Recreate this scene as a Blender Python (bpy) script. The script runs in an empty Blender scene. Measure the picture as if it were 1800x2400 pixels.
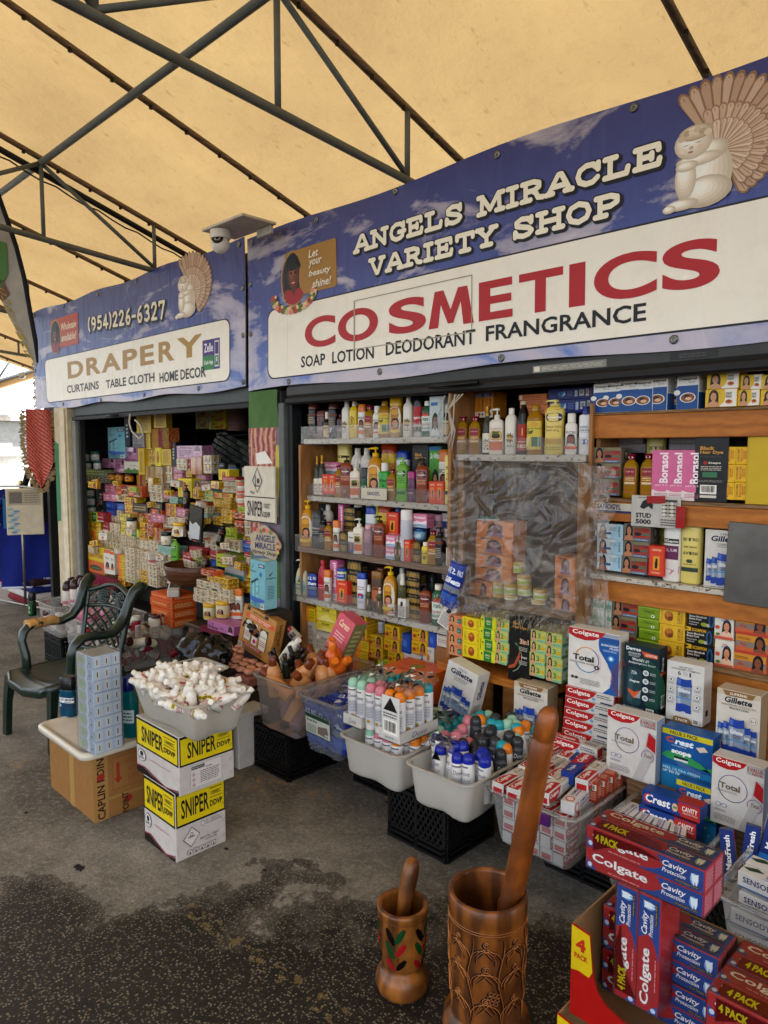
import bpy,math,random
from mathutils import Vector,Matrix,noise
from mathutils.geometry import tessellate_polygon
sc=bpy.context.scene
rnd=random.Random(11)
pi=math.pi
EYE=1.7;FPX=1680.0;D=2.8
PITCH=math.atan(142/FPX);YAW=math.atan(1716/FPX*math.cos(PITCH))
FW=Vector((-math.cos(YAW)*math.cos(PITCH),math.sin(YAW)*math.cos(PITCH),-math.sin(PITCH)))
RT=Vector((math.sin(YAW),math.cos(YAW),0));UP=RT.cross(FW);CO=Vector((0,0,EYE))
cd=bpy.data.cameras.new('camera');cam=bpy.data.objects.new('camera',cd);sc.collection.objects.link(cam)
cam.matrix_world=Matrix.Translation(CO)@Matrix((RT,UP,-FW)).transposed().to_4x4()
cd.sensor_fit='HORIZONTAL';cd.sensor_width=36;cd.lens=36*FPX/1800;cd.clip_end=500;cd.clip_start=.05
sc.camera=cam
SUN_EL,SUN_AZ=math.radians(58),math.radians(35)
w=bpy.data.worlds.new('World');sc.world=w;w.use_nodes=True
nt=w.node_tree;bg=nt.nodes['Background'];sky=nt.nodes.new('ShaderNodeTexSky')
sky.sky_type='NISHITA';sky.sun_disc=False;sky.sun_elevation=SUN_EL;sky.sun_rotation=SUN_AZ
sky.air_density=1.0;sky.dust_density=2.0
tc=nt.nodes.new('ShaderNodeTexCoord');mp=nt.nodes.new('ShaderNodeMapping');mp.inputs['Scale'].default_value=(1.6,1.6,4)
nz=nt.nodes.new('ShaderNodeTexNoise');nz.inputs['Scale'].default_value=2.2;nz.inputs['Detail'].default_value=7
cr=nt.nodes.new('ShaderNodeValToRGB');cr.color_ramp.elements[0].position=.42;cr.color_ramp.elements[1].position=.62
mx=nt.nodes.new('ShaderNodeMix');mx.data_type='RGBA';mx.inputs[7].default_value=(11,11,11.4,1)
nt.links.new(tc.outputs['Generated'],mp.inputs[0]);nt.links.new(mp.outputs[0],nz.inputs[0]);nt.links.new(nz.outputs[0],cr.inputs[0])
nt.links.new(cr.outputs[0],mx.inputs[0]);nt.links.new(sky.outputs[0],mx.inputs[6]);nt.links.new(mx.outputs[2],bg.inputs[0])
bg.inputs[1].default_value=.15
sd=bpy.data.lights.new('sun','SUN');sun=bpy.data.objects.new('sun',sd);sc.collection.objects.link(sun)
sd.energy=5.0;sd.angle=math.radians(.5);sd.color=(1,.95,.87)
_d=Vector((math.sin(SUN_AZ)*math.cos(SUN_EL),math.cos(SUN_AZ)*math.cos(SUN_EL),math.sin(SUN_EL)))
sun.rotation_euler=_d.to_track_quat('Z','Y').to_euler()
sc.view_settings.view_transform='Standard';sc.view_settings.look='None';sc.view_settings.exposure=1.5
sc.render.engine='CYCLES';cy=sc.cycles
cy.max_bounces=8;cy.diffuse_bounces=4;cy.glossy_bounces=3;cy.transmission_bounces=4;cy.transparent_max_bounces=14
cy.caustics_reflective=False;cy.caustics_refractive=False;cy.use_denoising=True;cy.sample_clamp_indirect=6
def ray(x,y):return FW+RT*((x-900)/FPX)+UP*((1200-y)/FPX)
def PY(x,y,Y=D):d=ray(x,y);return CO+d*(Y/d.y)
def PZ(x,y,Z=0.):d=ray(x,y);return CO+d*((Z-EYE)/d.z)
def s2l(c):return c/12.92 if c<=.04045 else((c+.055)/1.055)**2.4
def hx(h):
 h=h.lstrip('#');return tuple(s2l(int(h[i:i+2],16)/255)for i in(0,2,4))+(1,)
MC={}
class NT:
 def __init__(s,name):
  s.m=bpy.data.materials.new(name);s.m.use_nodes=True;s.t=s.m.node_tree;s.n=s.t.nodes
  s.b=s.n['Principled BSDF'];s.out=s.n['Material Output']
 def new(s,t,**k):
  o=s.n.new('ShaderNode'+t)
  for a,v in k.items():
   if a.startswith('i_'):
    key=a[2:];key=int(key)if key.isdigit()else key
    o.inputs[key].default_value=v
   else:setattr(o,a,v)
  return o
 def l(s,a,b):s.t.links.new(a,b)
 def mix(s,f,a,b,mode='MIX'):
  o=s.new('Mix',data_type='RGBA',blend_type=mode)
  for i,v in((0,f),(6,a),(7,b)):
   if hasattr(v,'links'):s.l(v,o.inputs[i])
   else:o.inputs[i].default_value=v
  return o.outputs[2]
 def noise(s,scale,detail=4,vec=None,rough=.55,dist=0):
  o=s.new('TexNoise');o.inputs['Scale'].default_value=scale;o.inputs['Detail'].default_value=detail
  o.inputs['Roughness'].default_value=rough;o.inputs['Distortion'].default_value=dist
  if vec is not None:s.l(vec,o.inputs['Vector'])
  return o
 def ramp(s,fac,*st):
  o=s.new('ValToRGB');s.l(fac,o.inputs[0]);e=o.color_ramp.elements
  while len(e)<len(st):e.new(.5)
  for x,(p,c)in zip(e,st):x.position=p;x.color=c if len(c)==4 else tuple(c)+(1,)
  return o.outputs[0]
 def coord(s,which='Object',scale=None,rot=None):
  c=s.new('TexCoord').outputs[which]
  if scale or rot:
   m=s.new('Mapping');s.l(c,m.inputs[0])
   if scale:m.inputs['Scale'].default_value=scale
   if rot:m.inputs['Rotation'].default_value=rot
   c=m.outputs[0]
  return c
 def bump(s,h,st=.3,dist=.01):
  o=s.new('Bump');o.inputs['Strength'].default_value=st;o.inputs['Distance'].default_value=dist
  s.l(h,o.inputs['Height']);s.l(o.outputs[0],s.b.inputs['Normal']);return o
 def base(s,c,rough=.5,metal=0):
  if hasattr(c,'links'):s.l(c,s.b.inputs['Base Color'])
  else:s.b.inputs['Base Color'].default_value=c
  s.b.inputs['Roughness'].default_value=rough;s.b.inputs['Metallic'].default_value=metal
G=lambda v:(v,v,v,1)
def M(h,kind='card'):
 """opaque or see-through material of one colour, cached"""
 k=(h,kind)
 if k in MC:return MC[k]
 a=NT(kind+'_'+h.lstrip('#'));c=tuple(min(.86,x**1.18*1.05)for x in hx(h)[:3])+(1,)
 a.b.inputs['Specular IOR Level'].default_value=.3
 if kind in('card','gloss','ink','cloth','paint','metal','rubber','shrink'):
  co=a.coord()
  amp={'card':.88,'gloss':.93,'ink':.95,'cloth':.8,'paint':.8,'metal':.7,'rubber':.75,'shrink':.85}[kind]
  n=a.noise({'card':22,'gloss':15,'ink':30,'cloth':9,'paint':14,'metal':8,'rubber':20,'shrink':18}[kind],5,co,dist=1.2 if kind=='shrink' else 0)
  f=a.ramp(n.outputs[0],(.35,G(amp)),(.65,G(1.0)))
  a.base(a.mix(1.0,c,f,'MULTIPLY'),{'card':.38,'gloss':.2,'ink':.45,'cloth':.9,'paint':.55,'metal':.42,'rubber':.6,'shrink':.22}[kind],1.0 if kind=='metal' else 0)
  if kind=='shrink':a.b.inputs['Coat Weight'].default_value=.6;a.b.inputs['Coat Roughness'].default_value=.08
  if kind!='ink':
   a.bump(n.outputs[0],{'cloth':.6,'shrink':1.}.get(kind,.25),.03 if kind=='shrink' else .006)
 elif kind=='liquid':
  a.base(c,.08);tr=a.new('BsdfTransparent');tr.inputs[0].default_value=tuple(min(1,.35+.65*x)for x in c[:3])+(1,)
  ms=a.new('MixShader');ms.inputs[0].default_value=.62
  a.l(tr.outputs[0],ms.inputs[1]);a.l(a.b.outputs[0],ms.inputs[2]);a.l(ms.outputs[0],a.out.inputs[0])
 elif kind in('frost','clear','film','lip','wrap'):
  fac={'frost':.9,'clear':.3,'film':.1,'lip':.07,'wrap':.04}[kind]
  tr=a.new('BsdfTransparent');tr.inputs[0].default_value=(.97,.97,.97,1)
  di=a.new('BsdfDiffuse');di.inputs[0].default_value=c
  tl=a.new('BsdfTranslucent');tl.inputs[0].default_value=c
  gl=a.new('BsdfGlossy');gl.inputs[0].default_value=(1,1,1,1);gl.inputs['Roughness'].default_value={'frost':.3,'clear':.12,'film':.1,'lip':.05,'wrap':.08}[kind]
  m1=a.new('MixShader');m1.inputs[0].default_value=.45;a.l(di.outputs[0],m1.inputs[1]);a.l(tl.outputs[0],m1.inputs[2])
  m2=a.new('MixShader');a.l(tr.outputs[0],m2.inputs[1]);a.l(m1.outputs[0],m2.inputs[2]);m2.inputs[0].default_value=fac
  lw=a.new('LayerWeight');lw.inputs[0].default_value=.27 if kind=='film' else .15
  m3=a.new('MixShader');a.l(lw.outputs['Fresnel'],m3.inputs[0]);a.l(m2.outputs[0],m3.inputs[1]);a.l(gl.outputs[0],m3.inputs[2])
  n=a.noise({'film':3,'wrap':30}.get(kind,12),5,a.coord('Object',(1,1,.45))if kind=='film' else a.coord(),dist=2.5 if kind=='film' else .3)
  bu=a.new('Bump');bu.inputs['Strength'].default_value=.35 if kind=='film' else .25;bu.inputs['Distance'].default_value=.02
  a.l(n.outputs[0],bu.inputs['Height'])
  for g in(gl,di):a.l(bu.outputs[0],g.inputs['Normal'])
  if kind=='film':
   r=a.ramp(n.outputs[0],(.35,G(.05)),(.5,G(.12)),(.54,G(.28)),(.58,G(.12)),(.75,G(.08)));a.l(r,m2.inputs[0])  # milky film; its whiter streaks are highlights put into the opacity
  a.l(m3.outputs[0],a.out.inputs[0])
 MC[k]=a.m;return a.m
def wood(key,c1,c2,scale=(1,1,1),rough=.55,rings=7.,bump=.25,knots=True):
 if key in MC:return MC[key]
 a=NT(key);co=a.coord('Object',scale);a.b.inputs['Specular IOR Level'].default_value=.25
 n=a.noise(1.3,3,co);wv=a.new('TexWave');wv.wave_type='BANDS';wv.bands_direction='Z'
 wv.inputs['Scale'].default_value=rings;wv.inputs['Distortion'].default_value=12;wv.inputs['Detail'].default_value=3;wv.inputs['Detail Scale'].default_value=.8
 a.l(co,wv.inputs[0]);fine=a.noise(45,4,a.coord('Object',tuple(x*.6 for x in scale)))
 c=a.mix(a.ramp(wv.outputs[0],(.0,G(.3)),(.7,G(1))),hx(c2),hx(c1))
 c=a.mix(.5,c,a.ramp(fine.outputs[0],(.3,G(.55)),(.65,G(1.1))),'MULTIPLY')
 c=a.mix(.6,c,a.ramp(n.outputs[0],(.3,G(.6)),(.7,G(1.1))),'MULTIPLY')
 if knots:
  v=a.new('TexVoronoi');v.inputs['Scale'].default_value=2.2;a.l(co,v.inputs[0])
  c=a.mix(a.ramp(v.outputs['Distance'],(.03,G(1)),(.1,G(0))),c,hx('#3a1c0c'))
 a.base(c,rough);a.bump(fine.outputs[0],bump,.004);MC[key]=a.m;return a.m
TX={}
def text_geo(s,bold=0.0,shear=0.0):
 k=(s,bold,shear)
 if k in TX:return TX[k]
 cu=bpy.data.curves.new('t','FONT');cu.body=s;cu.resolution_u=8 if len(s)==1 else 2;cu.offset=bold;cu.shear=shear
 o=bpy.data.objects.new('t',cu);me=bpy.data.meshes.new_from_object(o)
 v=[(p.co.x,p.co.y)for p in me.vertices];f=[tuple(p.vertices)for p in me.polygons]
 bpy.data.objects.remove(o);bpy.data.curves.remove(cu);bpy.data.meshes.remove(me)
 if not v:v=[(0,0),(1,1)]
 x0=min(p[0]for p in v);x1=max(p[0]for p in v);y0=min(p[1]for p in v);y1=max(p[1]for p in v)
 v=[((x-x0)/max(x1-x0,1e-6),(y-y0)/max(y1-y0,1e-6))for x,y in v]
 TX[k]=(v,f);return TX[k]
class MB:
 def __init__(s):s.v=[];s.f=[];s.mi=[];s.sm=[];s.ms=[]
 def m(s,mat):
  if mat not in s.ms:s.ms.append(mat)
  return s.ms.index(mat)
 def add(s,vs,fs,mat,smooth=False,X=None):
  o=len(s.v);mi=s.m(mat)
  if X is not None:vs=[X@Vector(p)for p in vs]
  s.v+=[tuple(p)for p in vs]
  for f in fs:s.f.append(tuple(i+o for i in f));s.mi.append(mi);s.sm.append(smooth)
  return s
 def box(s,x0,y0,z0,x1,y1,z1,mat,c=0.,X=None):
  """box with small chamfered edges"""
  if x0>x1:x0,x1=x1,x0
  if y0>y1:y0,y1=y1,y0
  c=min(c,(x1-x0)/3,(y1-y0)/3,(z1-z0)/3)
  if c<=0:
   v=[(x,y,z)for z in(z0,z1)for x,y in((x0,y0),(x1,y0),(x1,y1),(x0,y1))]
   return s.add(v,[(3,2,1,0),(4,5,6,7),(0,1,5,4),(1,2,6,5),(2,3,7,6),(3,0,4,7)],mat,False,X)
  v=[];idx={}
  B=((x0,x1),(y0,y1),(z0,z1))
  for i in(0,1):
   for j in(0,1):
    for k in(0,1):
     for ax in(0,1,2):
      p=[]
      for a,b in((0,i),(1,j),(2,k)):
       q=B[a][b]
       if a!=ax:q+=c if b==0 else-c
       p.append(q)
      idx[(i,j,k,ax)]=len(v);v.append(tuple(p))
  F=[]
  for ax in range(3):
   for sd_ in(0,1):
    q=[]
    for a,b in((0,0),(1,0),(1,1),(0,1)):
     t=[0,0,0];t[ax]=sd_;t[(ax+1)%3]=a;t[(ax+2)%3]=b;q.append(idx[(*t,ax)])
    F.append(tuple(q if sd_ else q[::-1]))
  for ax in range(3):
   b1,b2=(ax+1)%3,(ax+2)%3
   for i in(0,1):
    for j in(0,1):
     def t(e,which):
      r=[0,0,0];r[ax]=e;r[b1]=i;r[b2]=j;return idx[(*r,which)]
     q=[t(0,b1),t(1,b1),t(1,b2),t(0,b2)]
     F.append(tuple(q if i!=j else q[::-1]))
  for i in(0,1):
   for j in(0,1):
    for k in(0,1):
     q=[idx[(i,j,k,a)]for a in(0,1,2)]
     F.append(tuple(q if(i+j+k)%2 else q[::-1]))
  return s.add(v,F,mat,False,X)
 def lathe(s,pr,mat,n=18,sx=1.,sy=1.,pw=2.,X=None,cap=True,a0=0.,smooth=True):
  """revolve (r, z) pairs; pw > 2 squares the section"""
  v=[];F=[]
  for r,z in pr:
   for i in range(n):
    a=2*pi*i/n+a0;c,q=math.cos(a),math.sin(a)
    cc=math.copysign(abs(c)**(2/pw),c);qq=math.copysign(abs(q)**(2/pw),q)
    v.append((r*sx*cc,r*sy*qq,z))
  for j in range(len(pr)-1):
   for i in range(n):
    k=(i+1)%n;F.append((j*n+i,j*n+k,(j+1)*n+k,(j+1)*n+i))
  s.add(v,F,mat,smooth,X)
  if cap:
   s.add([v[i]for i in range(n)],[tuple(range(n))[::-1]],mat,False,X)
   s.add([v[-n+i]for i in range(n)],[tuple(range(n))],mat,False,X)
  return s
 def tube(s,pts,r,mat,n=8,X=None,cap=True,sq=False):
  pts=[Vector(p)for p in pts];v=[];F=[];up=None
  rs=r if isinstance(r,list)else[r]*len(pts)
  for i,p in enumerate(pts):
   t=(pts[min(i+1,len(pts)-1)]-pts[max(i-1,0)]).normalized()
   if up is None:up=Vector((0,0,1))if abs(t.z)<.9 else Vector((0,1,0))
   sd_=t.cross(up).normalized();up=sd_.cross(t).normalized()
   rr=rs[i];rx,ry=rr if isinstance(rr,tuple)else(rr,rr)
   for k in range(n):
    a=2*pi*k/n+(pi/4 if sq else 0);v.append(p+sd_*math.cos(a)*rx+up*math.sin(a)*ry)
  for j in range(len(pts)-1):
   for i in range(n):
    k=(i+1)%n;F.append((j*n+i,j*n+k,(j+1)*n+k,(j+1)*n+i))
  if cap:F+=[tuple(range(n))[::-1],tuple(range(len(v)-n,len(v)))]
  return s.add(v,F,mat,not sq and n>4,X)
 def loops(s,LL,mat,smooth=True,close=(False,False),X=None):
  n=len(LL[0]);v=[p for L in LL for p in L];F=[]
  for j in range(len(LL)-1):
   for i in range(n):
    k=(i+1)%n;F.append((j*n+i,j*n+k,(j+1)*n+k,(j+1)*n+i))
  s.add(v,F,mat,smooth,X)
  if close[0]:s.add(LL[0],[tuple(range(n))[::-1]],mat,False,X)
  if close[1]:s.add(LL[-1],[tuple(range(n))],mat,False,X)
  return s
 def prism(s,poly,e0,e1,mat,fn):
  """extrude a 2D outline; fn(u, v, e) -> point"""
  n=len(poly);a=[fn(u,v,e0)for u,v in poly];b=[fn(u,v,e1)for u,v in poly]
  tr=tessellate_polygon([[Vector((u,v,0))for u,v in poly]])
  s.add(a,[t for t in tr],mat);s.add(b,[t for t in tr],mat)
  return s.add(a+b,[(i,(i+1)%n,n+(i+1)%n,n+i)for i in range(n)],mat)
 def art(s,cmds,F,asp=1.,e=.0004,step=.00022,cut=1,kind='ink'):
  """flat printed artwork. F(u, v, e) maps 0..1 face coordinates to a point; asp = width / height"""
  for c in cmds:
   k=c[0]
   if k=='r':
    _,x0,y0,x1,y1,cc=c[:6];n=max(1,int(math.ceil(cut*abs(x1-x0))))
    v=[]
    for i in range(n+1):u=x0+(x1-x0)*i/n;v+=[F(u,y0,e),F(u,y1,e)]
    s.add(v,[(2*i,2*i+2,2*i+3,2*i+1)for i in range(n)],M(cc,kind))
   elif k in 'ea':
    if k=='e':_,cx,cy_,rx,ry,cc=c[:6];pts=[(cx+rx*math.cos(2*pi*i/18),cy_+ry*math.sin(2*pi*i/18))for i in range(18)];s.add([F(u,v,e)for u,v in pts],[tuple(range(18))],M(cc,kind))
    else:
     _,cx,cy_,r0,r1,a0,a1,cc=c;n=18;v=[]
     for i in range(n+1):
      a=math.radians(a0+(a1-a0)*i/n)
      for r in(r0,r1):v.append(F(cx+r*math.cos(a)/asp,cy_+r*math.sin(a),e))
     s.add(v,[(2*i,2*i+2,2*i+3,2*i+1)for i in range(n)],M(cc,kind))
   elif k=='p':
    tr=tessellate_polygon([[Vector((u,v,0))for u,v in c[1]]]);s.add([F(u,v,e)for u,v in c[1]],[tuple(t)for t in tr],M(c[2],kind))
   elif k in 'tv':
    _,t,x0,y0,x1,y1,cc=c[:7];bold=c[7]if len(c)>7 else .0;sh=c[8]if len(c)>8 else 0.
    v,f=text_geo(t,bold,sh)
    if k=='t':P_=[F(x0+(x1-x0)*a,y0+(y1-y0)*b,e)for a,b in v]
    else:P_=[F(x1-(x1-x0)*b,y0+(y1-y0)*a,e)for a,b in v]
    s.add(P_,f,M(cc,kind))
   elif k=='f':
    _,x0,y0,x1,y1,skin,hair,clo=c;w_,h_=x1-x0,y1-y0
    q=lambda a,b:(x0+w_*a,y0+h_*b)
    s.art([('e',*q(.52,.6),w_*.33,h_*.4,hair),('p',[q(.2,.62),q(.14,.15),q(.4,.3),q(.84,.12),q(.86,.6)],hair),('p',[q(.05,0),q(.15,.22),q(.42,.34),q(.62,.34),q(.88,.2),q(.97,0)],clo),('p',[q(.42,.25),q(.43,.45),q(.62,.45),q(.62,.25),q(.52,.2)],skin),('e',*q(.51,.58),w_*.2,h_*.25,skin),('r',*q(.4,.61),*q(.48,.63),'#2a1510'),('r',*q(.55,.61),*q(.63,.63),'#2a1510'),('r',*q(.45,.46),*q(.58,.485),'#9c3a34')],F,asp,e,step,cut,kind);e+=step*11;continue
   elif k=='b':
    _,x0,y0,x1,y1=c[:5];w_=x1-x0
    s.art([('r',x0,y0,x1,y1,'#e8e4da')]+[('r',x0+w_*(.07+.086*i),y0+(y1-y0)*.2,x0+w_*(.07+.086*i+(.03,.055,.04)[i%3]),y1-(y1-y0)*.1,'#1b1b1b')for i in range(10)],F,asp,e,step,cut,kind);e+=step
   elif k=='l':
    _,x0,y0,x1,y1,n,cc=c;h_=(y1-y0)/n;rr=random.Random(int(x0*977+n*31))
    q=[]
    for i in range(n):
     u=x0
     while u<x1:
      du=(x1-x0)*rr.uniform(.06,.2);u2=min(u+du,x1-(x1-x0)*rr.uniform(0,.1))
      if u2>u:q.append(('r',u,y1-h_*(i+.75),u2,y1-h_*(i+.3),cc))
      u+=du+(x1-x0)*.03
    s.art(q,F,asp,e,0,cut,kind)
   elif k=='k':
    _,x0,y0,x1,y1,cc,tx=c;w_,h_=x1-x0,y1-y0
    q=lambda a,b:(x0+w_*a,y0+h_*b)
    s.art([('p',[q(.03,.16),q(0,.82),q(1,.82),q(.97,.16)],'#8d98a6'),('r',*q(.12,.2),*q(.3,.8),'#a9b4bf'),('p',[q(0,.76),q(.06,.98),q(.25,.95),q(.5,.94),q(.75,.95),q(.94,.98),q(1,.76),q(.5,.73)],cc),('p',[q(.06,.8),q(.1,.94),q(.3,.92),q(.28,.79)],'#4d74bd'),('p',[q(.03,.24),q(.0,.02),q(.35,.02),q(.38,.05),q(.62,.05),q(.65,.02),q(1,.02),q(.97,.24),q(.5,.27)],cc),('t',tx,*q(.1,.58),*q(.9,.68),'#eef2f4',.02,.2),('r',*q(.02,.4),*q(.98,.43),'#3c8fc4'),('l',*q(.2,.45),*q(.8,.56),3,'#3b4250')],F,asp,e,step,cut,kind);e+=step*13;continue
   e+=step
  return s
 def obj(s,name,parent=None,smooth_angle=None):
  me=bpy.data.meshes.new(name);me.from_pydata(s.v,[],s.f)
  for m in s.ms:me.materials.append(m)
  me.polygons.foreach_set('material_index',s.mi);me.polygons.foreach_set('use_smooth',s.sm);me.update()
  o=bpy.data.objects.new(name,me);sc.collection.objects.link(o)
  if parent is not None:o.parent=parent;CH.setdefault(parent.name,[]).append(o)
  return o
def tag(o,label=None,cat=None,group=None,kind=None):
 if label:o['label']=label
 if cat:o['category']=cat
 if group:o['group']=group
 if kind:o['kind']=kind
 return o
def struct(mb,name):
 o=mb.obj(name);o['kind']='structure';return o
def empty(name,loc,rz=0.,label=None,cat=None,group=None):
 o=bpy.data.objects.new(name,None);o.empty_display_size=.05;sc.collection.objects.link(o)
 o.location=loc;o.rotation_euler=(0,0,rz);return tag(o,label,cat,group)
CH={}
def copy_tree(o,parent=None):
 c=o.copy();sc.collection.objects.link(c)
 if parent is not None:c.parent=parent;CH.setdefault(parent.name,[]).append(c)
 for ch in CH.get(o.name,[])[:]:copy_tree(ch,c)
 return c
PROTO={}
def put(key,build,loc,rot=(0,0,0),scale=1.,label=None,cat=None,group=None):
 """place a thing: the first of its kind is built, the others are copies of it and its parts"""
 if key not in PROTO:o=PROTO[key]=build()
 else:o=copy_tree(PROTO[key])
 o.location=loc;o.rotation_euler=rot if isinstance(rot,(tuple,list))else(0,0,rot)
 o.scale=scale if isinstance(scale,(tuple,list))else(scale,)*3
 for k,v in(('label',label),('category',cat),('group',group)):
  if v:o[k]=v
  elif k in o:del o[k]
 return o
ORD=['first','second','third','fourth','fifth','sixth','seventh','eighth','ninth','tenth','eleventh','twelfth','thirteenth','fourteenth','fifteenth','sixteenth','seventeenth','eighteenth','nineteenth','twentieth']
def od(i):return ORD[i]if i<20 else 'twenty '+ORD[i-20]if i<29 else 'far'
def rrect(w,l,r,n=5):
 p=[]
 for cx,cy_,a0 in((w/2-r,l/2-r,0),(-w/2+r,l/2-r,90),(-w/2+r,-l/2+r,180),(w/2-r,-l/2+r,270)):
  for i in range(n+1):
   a=math.radians(a0+90*i/n);p.append((cx+r*math.cos(a),cy_+r*math.sin(a)))
 return p
# ================= GROUND =================
def ground_mat():
 a=NT('asphalt');co=a.coord('Object')
 big=a.noise(1.1,6,co,.6);mid=a.noise(7,6,co,.6);fine=a.noise(90,3,co,.6)
 sx=a.new('SeparateXYZ');a.l(co,sx.inputs[0])
 def lin(cx,cy_,c0):
  m=a.new('Math',operation='MULTIPLY');a.l(sx.outputs[0],m.inputs[0]);m.inputs[1].default_value=cx
  q=a.new('Math',operation='MULTIPLY_ADD');a.l(sx.outputs[1],q.inputs[0]);q.inputs[1].default_value=cy_;a.l(m.outputs[0],q.inputs[2])
  r=a.new('Math',operation='ADD');a.l(q.outputs[0],r.inputs[0]);r.inputs[1].default_value=c0;return r.outputs[0]
 def mth(op,x,y):
  m=a.new('Math',operation=op)
  for i,v in enumerate((x,y)):
   if hasattr(v,'links'):a.l(v,m.inputs[i])
   else:m.inputs[i].default_value=v
  return m.outputs[0]
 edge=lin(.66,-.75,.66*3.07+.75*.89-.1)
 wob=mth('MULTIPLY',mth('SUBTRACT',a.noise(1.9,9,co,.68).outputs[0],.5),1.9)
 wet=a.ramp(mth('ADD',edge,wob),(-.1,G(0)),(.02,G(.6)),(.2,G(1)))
 v=a.new('TexVoronoi');v.inputs['Scale'].default_value=115;a.l(co,v.inputs[0])
 sp=a.new('SeparateColor');a.l(v.outputs['Color'],sp.inputs[0])
 chip=mth('MULTIPLY',mth('GREATER_THAN',sp.outputs[0],.5),mth('LESS_THAN',v.outputs['Distance'],.42))
 v2=a.new('TexVoronoi');v2.inputs['Scale'].default_value=150;a.l(co,v2.inputs[0])
 sp2=a.new('SeparateColor');a.l(v2.outputs['Color'],sp2.inputs[0])
 chip2=mth('MULTIPLY',mth('GREATER_THAN',sp2.outputs[1],.62),mth('LESS_THAN',v2.outputs['Distance'],.4))
 stone=a.mix(sp.outputs[1],hx('#7c7362'),hx('#4c4334'))
 dry=a.mix(a.ramp(mid.outputs[0],(.3,G(0)),(.7,G(1))),hx('#6a6357'),hx('#9a9283'))
 dry=a.mix(a.ramp(fine.outputs[0],(.35,G(.6)),(.7,G(0))),dry,hx('#45413c'))
 dry=a.mix(a.ramp(big.outputs[0],(.38,G(.85)),(.58,G(0))),dry,hx('#443f36'))
 dry=a.mix(a.ramp(a.noise(38,6,co,.75).outputs[0],(.5,G(0)),(.68,G(.5))),dry,hx('#a39e94'))
 dry=a.mix(mth('MULTIPLY',chip2,.3),dry,hx('#8a8474'))
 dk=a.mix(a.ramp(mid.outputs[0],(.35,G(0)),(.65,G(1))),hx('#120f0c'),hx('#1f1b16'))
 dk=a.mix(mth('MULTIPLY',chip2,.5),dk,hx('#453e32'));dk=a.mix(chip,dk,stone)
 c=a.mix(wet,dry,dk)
 p0,p1=PZ(451,2133),PZ(789,2379);dx,dy=p1.x-p0.x,p1.y-p0.y;L=math.hypot(dx,dy);nx,ny=-dy/L,dx/L
 dist=mth('ABSOLUTE',lin(nx,ny,-(nx*p0.x+ny*p0.y)),0)
 flake=a.noise(26,5,co,.7).outputs[0];gap=a.noise(3.1,2,co).outputs[0]
 line=mth('MULTIPLY',mth('LESS_THAN',dist,.035),mth('GREATER_THAN',flake,.55))
 line=mth('MULTIPLY',mth('MULTIPLY',line,mth('GREATER_THAN',gap,.47)),mth('GREATER_THAN',sx.outputs[0],p0.x-.05))
 c=a.mix(mth('MULTIPLY',line,.42),c,hx('#8a7440'))
 q0=PZ(60,1800);left=mth('LESS_THAN',mth('ABSOLUTE',lin(.62,-.78,-(.62*q0.x-.78*q0.y)),0),.14)
 pt=mth('MULTIPLY',mth('MULTIPLY',left,mth('GREATER_THAN',flake,.57)),mth('GREATER_THAN',mid.outputs[0],.52))
 c=a.mix(mth('MULTIPLY',pt,.6),c,hx('#a8782c'))
 a.base(c,.9);a.l(a.mix(wet,G(.9),G(.62)),a.b.inputs['Roughness']);a.b.inputs['Specular IOR Level'].default_value=.3
 h=mth('ADD',mth('MULTIPLY',fine.outputs[0],.5),mth('MULTIPLY',chip,.6));h=mth('ADD',h,mth('MULTIPLY',mid.outputs[0],.5))
 a.bump(h,.5,.006);return a.m
g=MB();g.add([(-70,-60,0),(40,-60,0),(40,60,0),(-70,60,0)],[(0,1,2,3)],ground_mat());struct(g,'ground')
# ================= CANOPY =================
RZ=lambda Y:3.67-.31*(Y-1.957)if Y>-1.2 else 3.67+.31*3.157+.31*(Y+1.2)
BZ=lambda Y:3.14-.085*(Y-1.957)
def fabric_mat():
 a=NT('canopy_fabric');co=a.coord('Object')
 n1=a.noise(1.2,6,co,.6);n2=a.noise(26,4,a.coord('Object',(1,.35,1)),.6);n3=a.noise(9,5,co,.7)
 c=a.ramp(n1.outputs[0],(.3,hx('#866f4b')),(.7,hx('#967f56')))
 c=a.mix(a.ramp(n2.outputs[0],(.62,G(0)),(.74,G(.5))),c,hx('#6c5537'))
 c=a.mix(a.ramp(n3.outputs[0],(.55,G(0)),(.8,G(.35))),c,hx('#786141'))
 tl=a.new('BsdfTranslucent');df=a.new('BsdfDiffuse');a.l(c,tl.inputs[0]);a.l(c,df.inputs[0])
 m=a.new('MixShader');m.inputs[0].default_value=.38;a.l(df.outputs[0],m.inputs[1]);a.l(tl.outputs[0],m.inputs[2])
 bu=a.new('Bump');bu.inputs['Strength'].default_value=.35;bu.inputs['Distance'].default_value=.05;a.l(n3.outputs[0],bu.inputs['Height'])
 a.l(bu.outputs[0],tl.inputs['Normal']);a.l(bu.outputs[0],df.inputs['Normal']);a.l(m.outputs[0],a.out.inputs[0]);return a.m
pipe=M('#6f736f','paint');ribm=wood('rusted_rib_metal','#86705c','#5c4a3c',(1,1,6),.6,2,.3,False)
can=empty('market_canopy',(-5,0,0),0,'tan translucent fabric canopy on a grey steel truss frame over the whole row of stalls','canopy')
def sh(mb,o=(-5,0,0)):mb.v=[(x-o[0],y-o[1],z-o[2])for x,y,z in mb.v];return mb
fb=MB();xs=[-12.4+.13*i for i in range(129)];ys=[-2.7+.28*j for j in range(28)]
fv=[]
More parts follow.
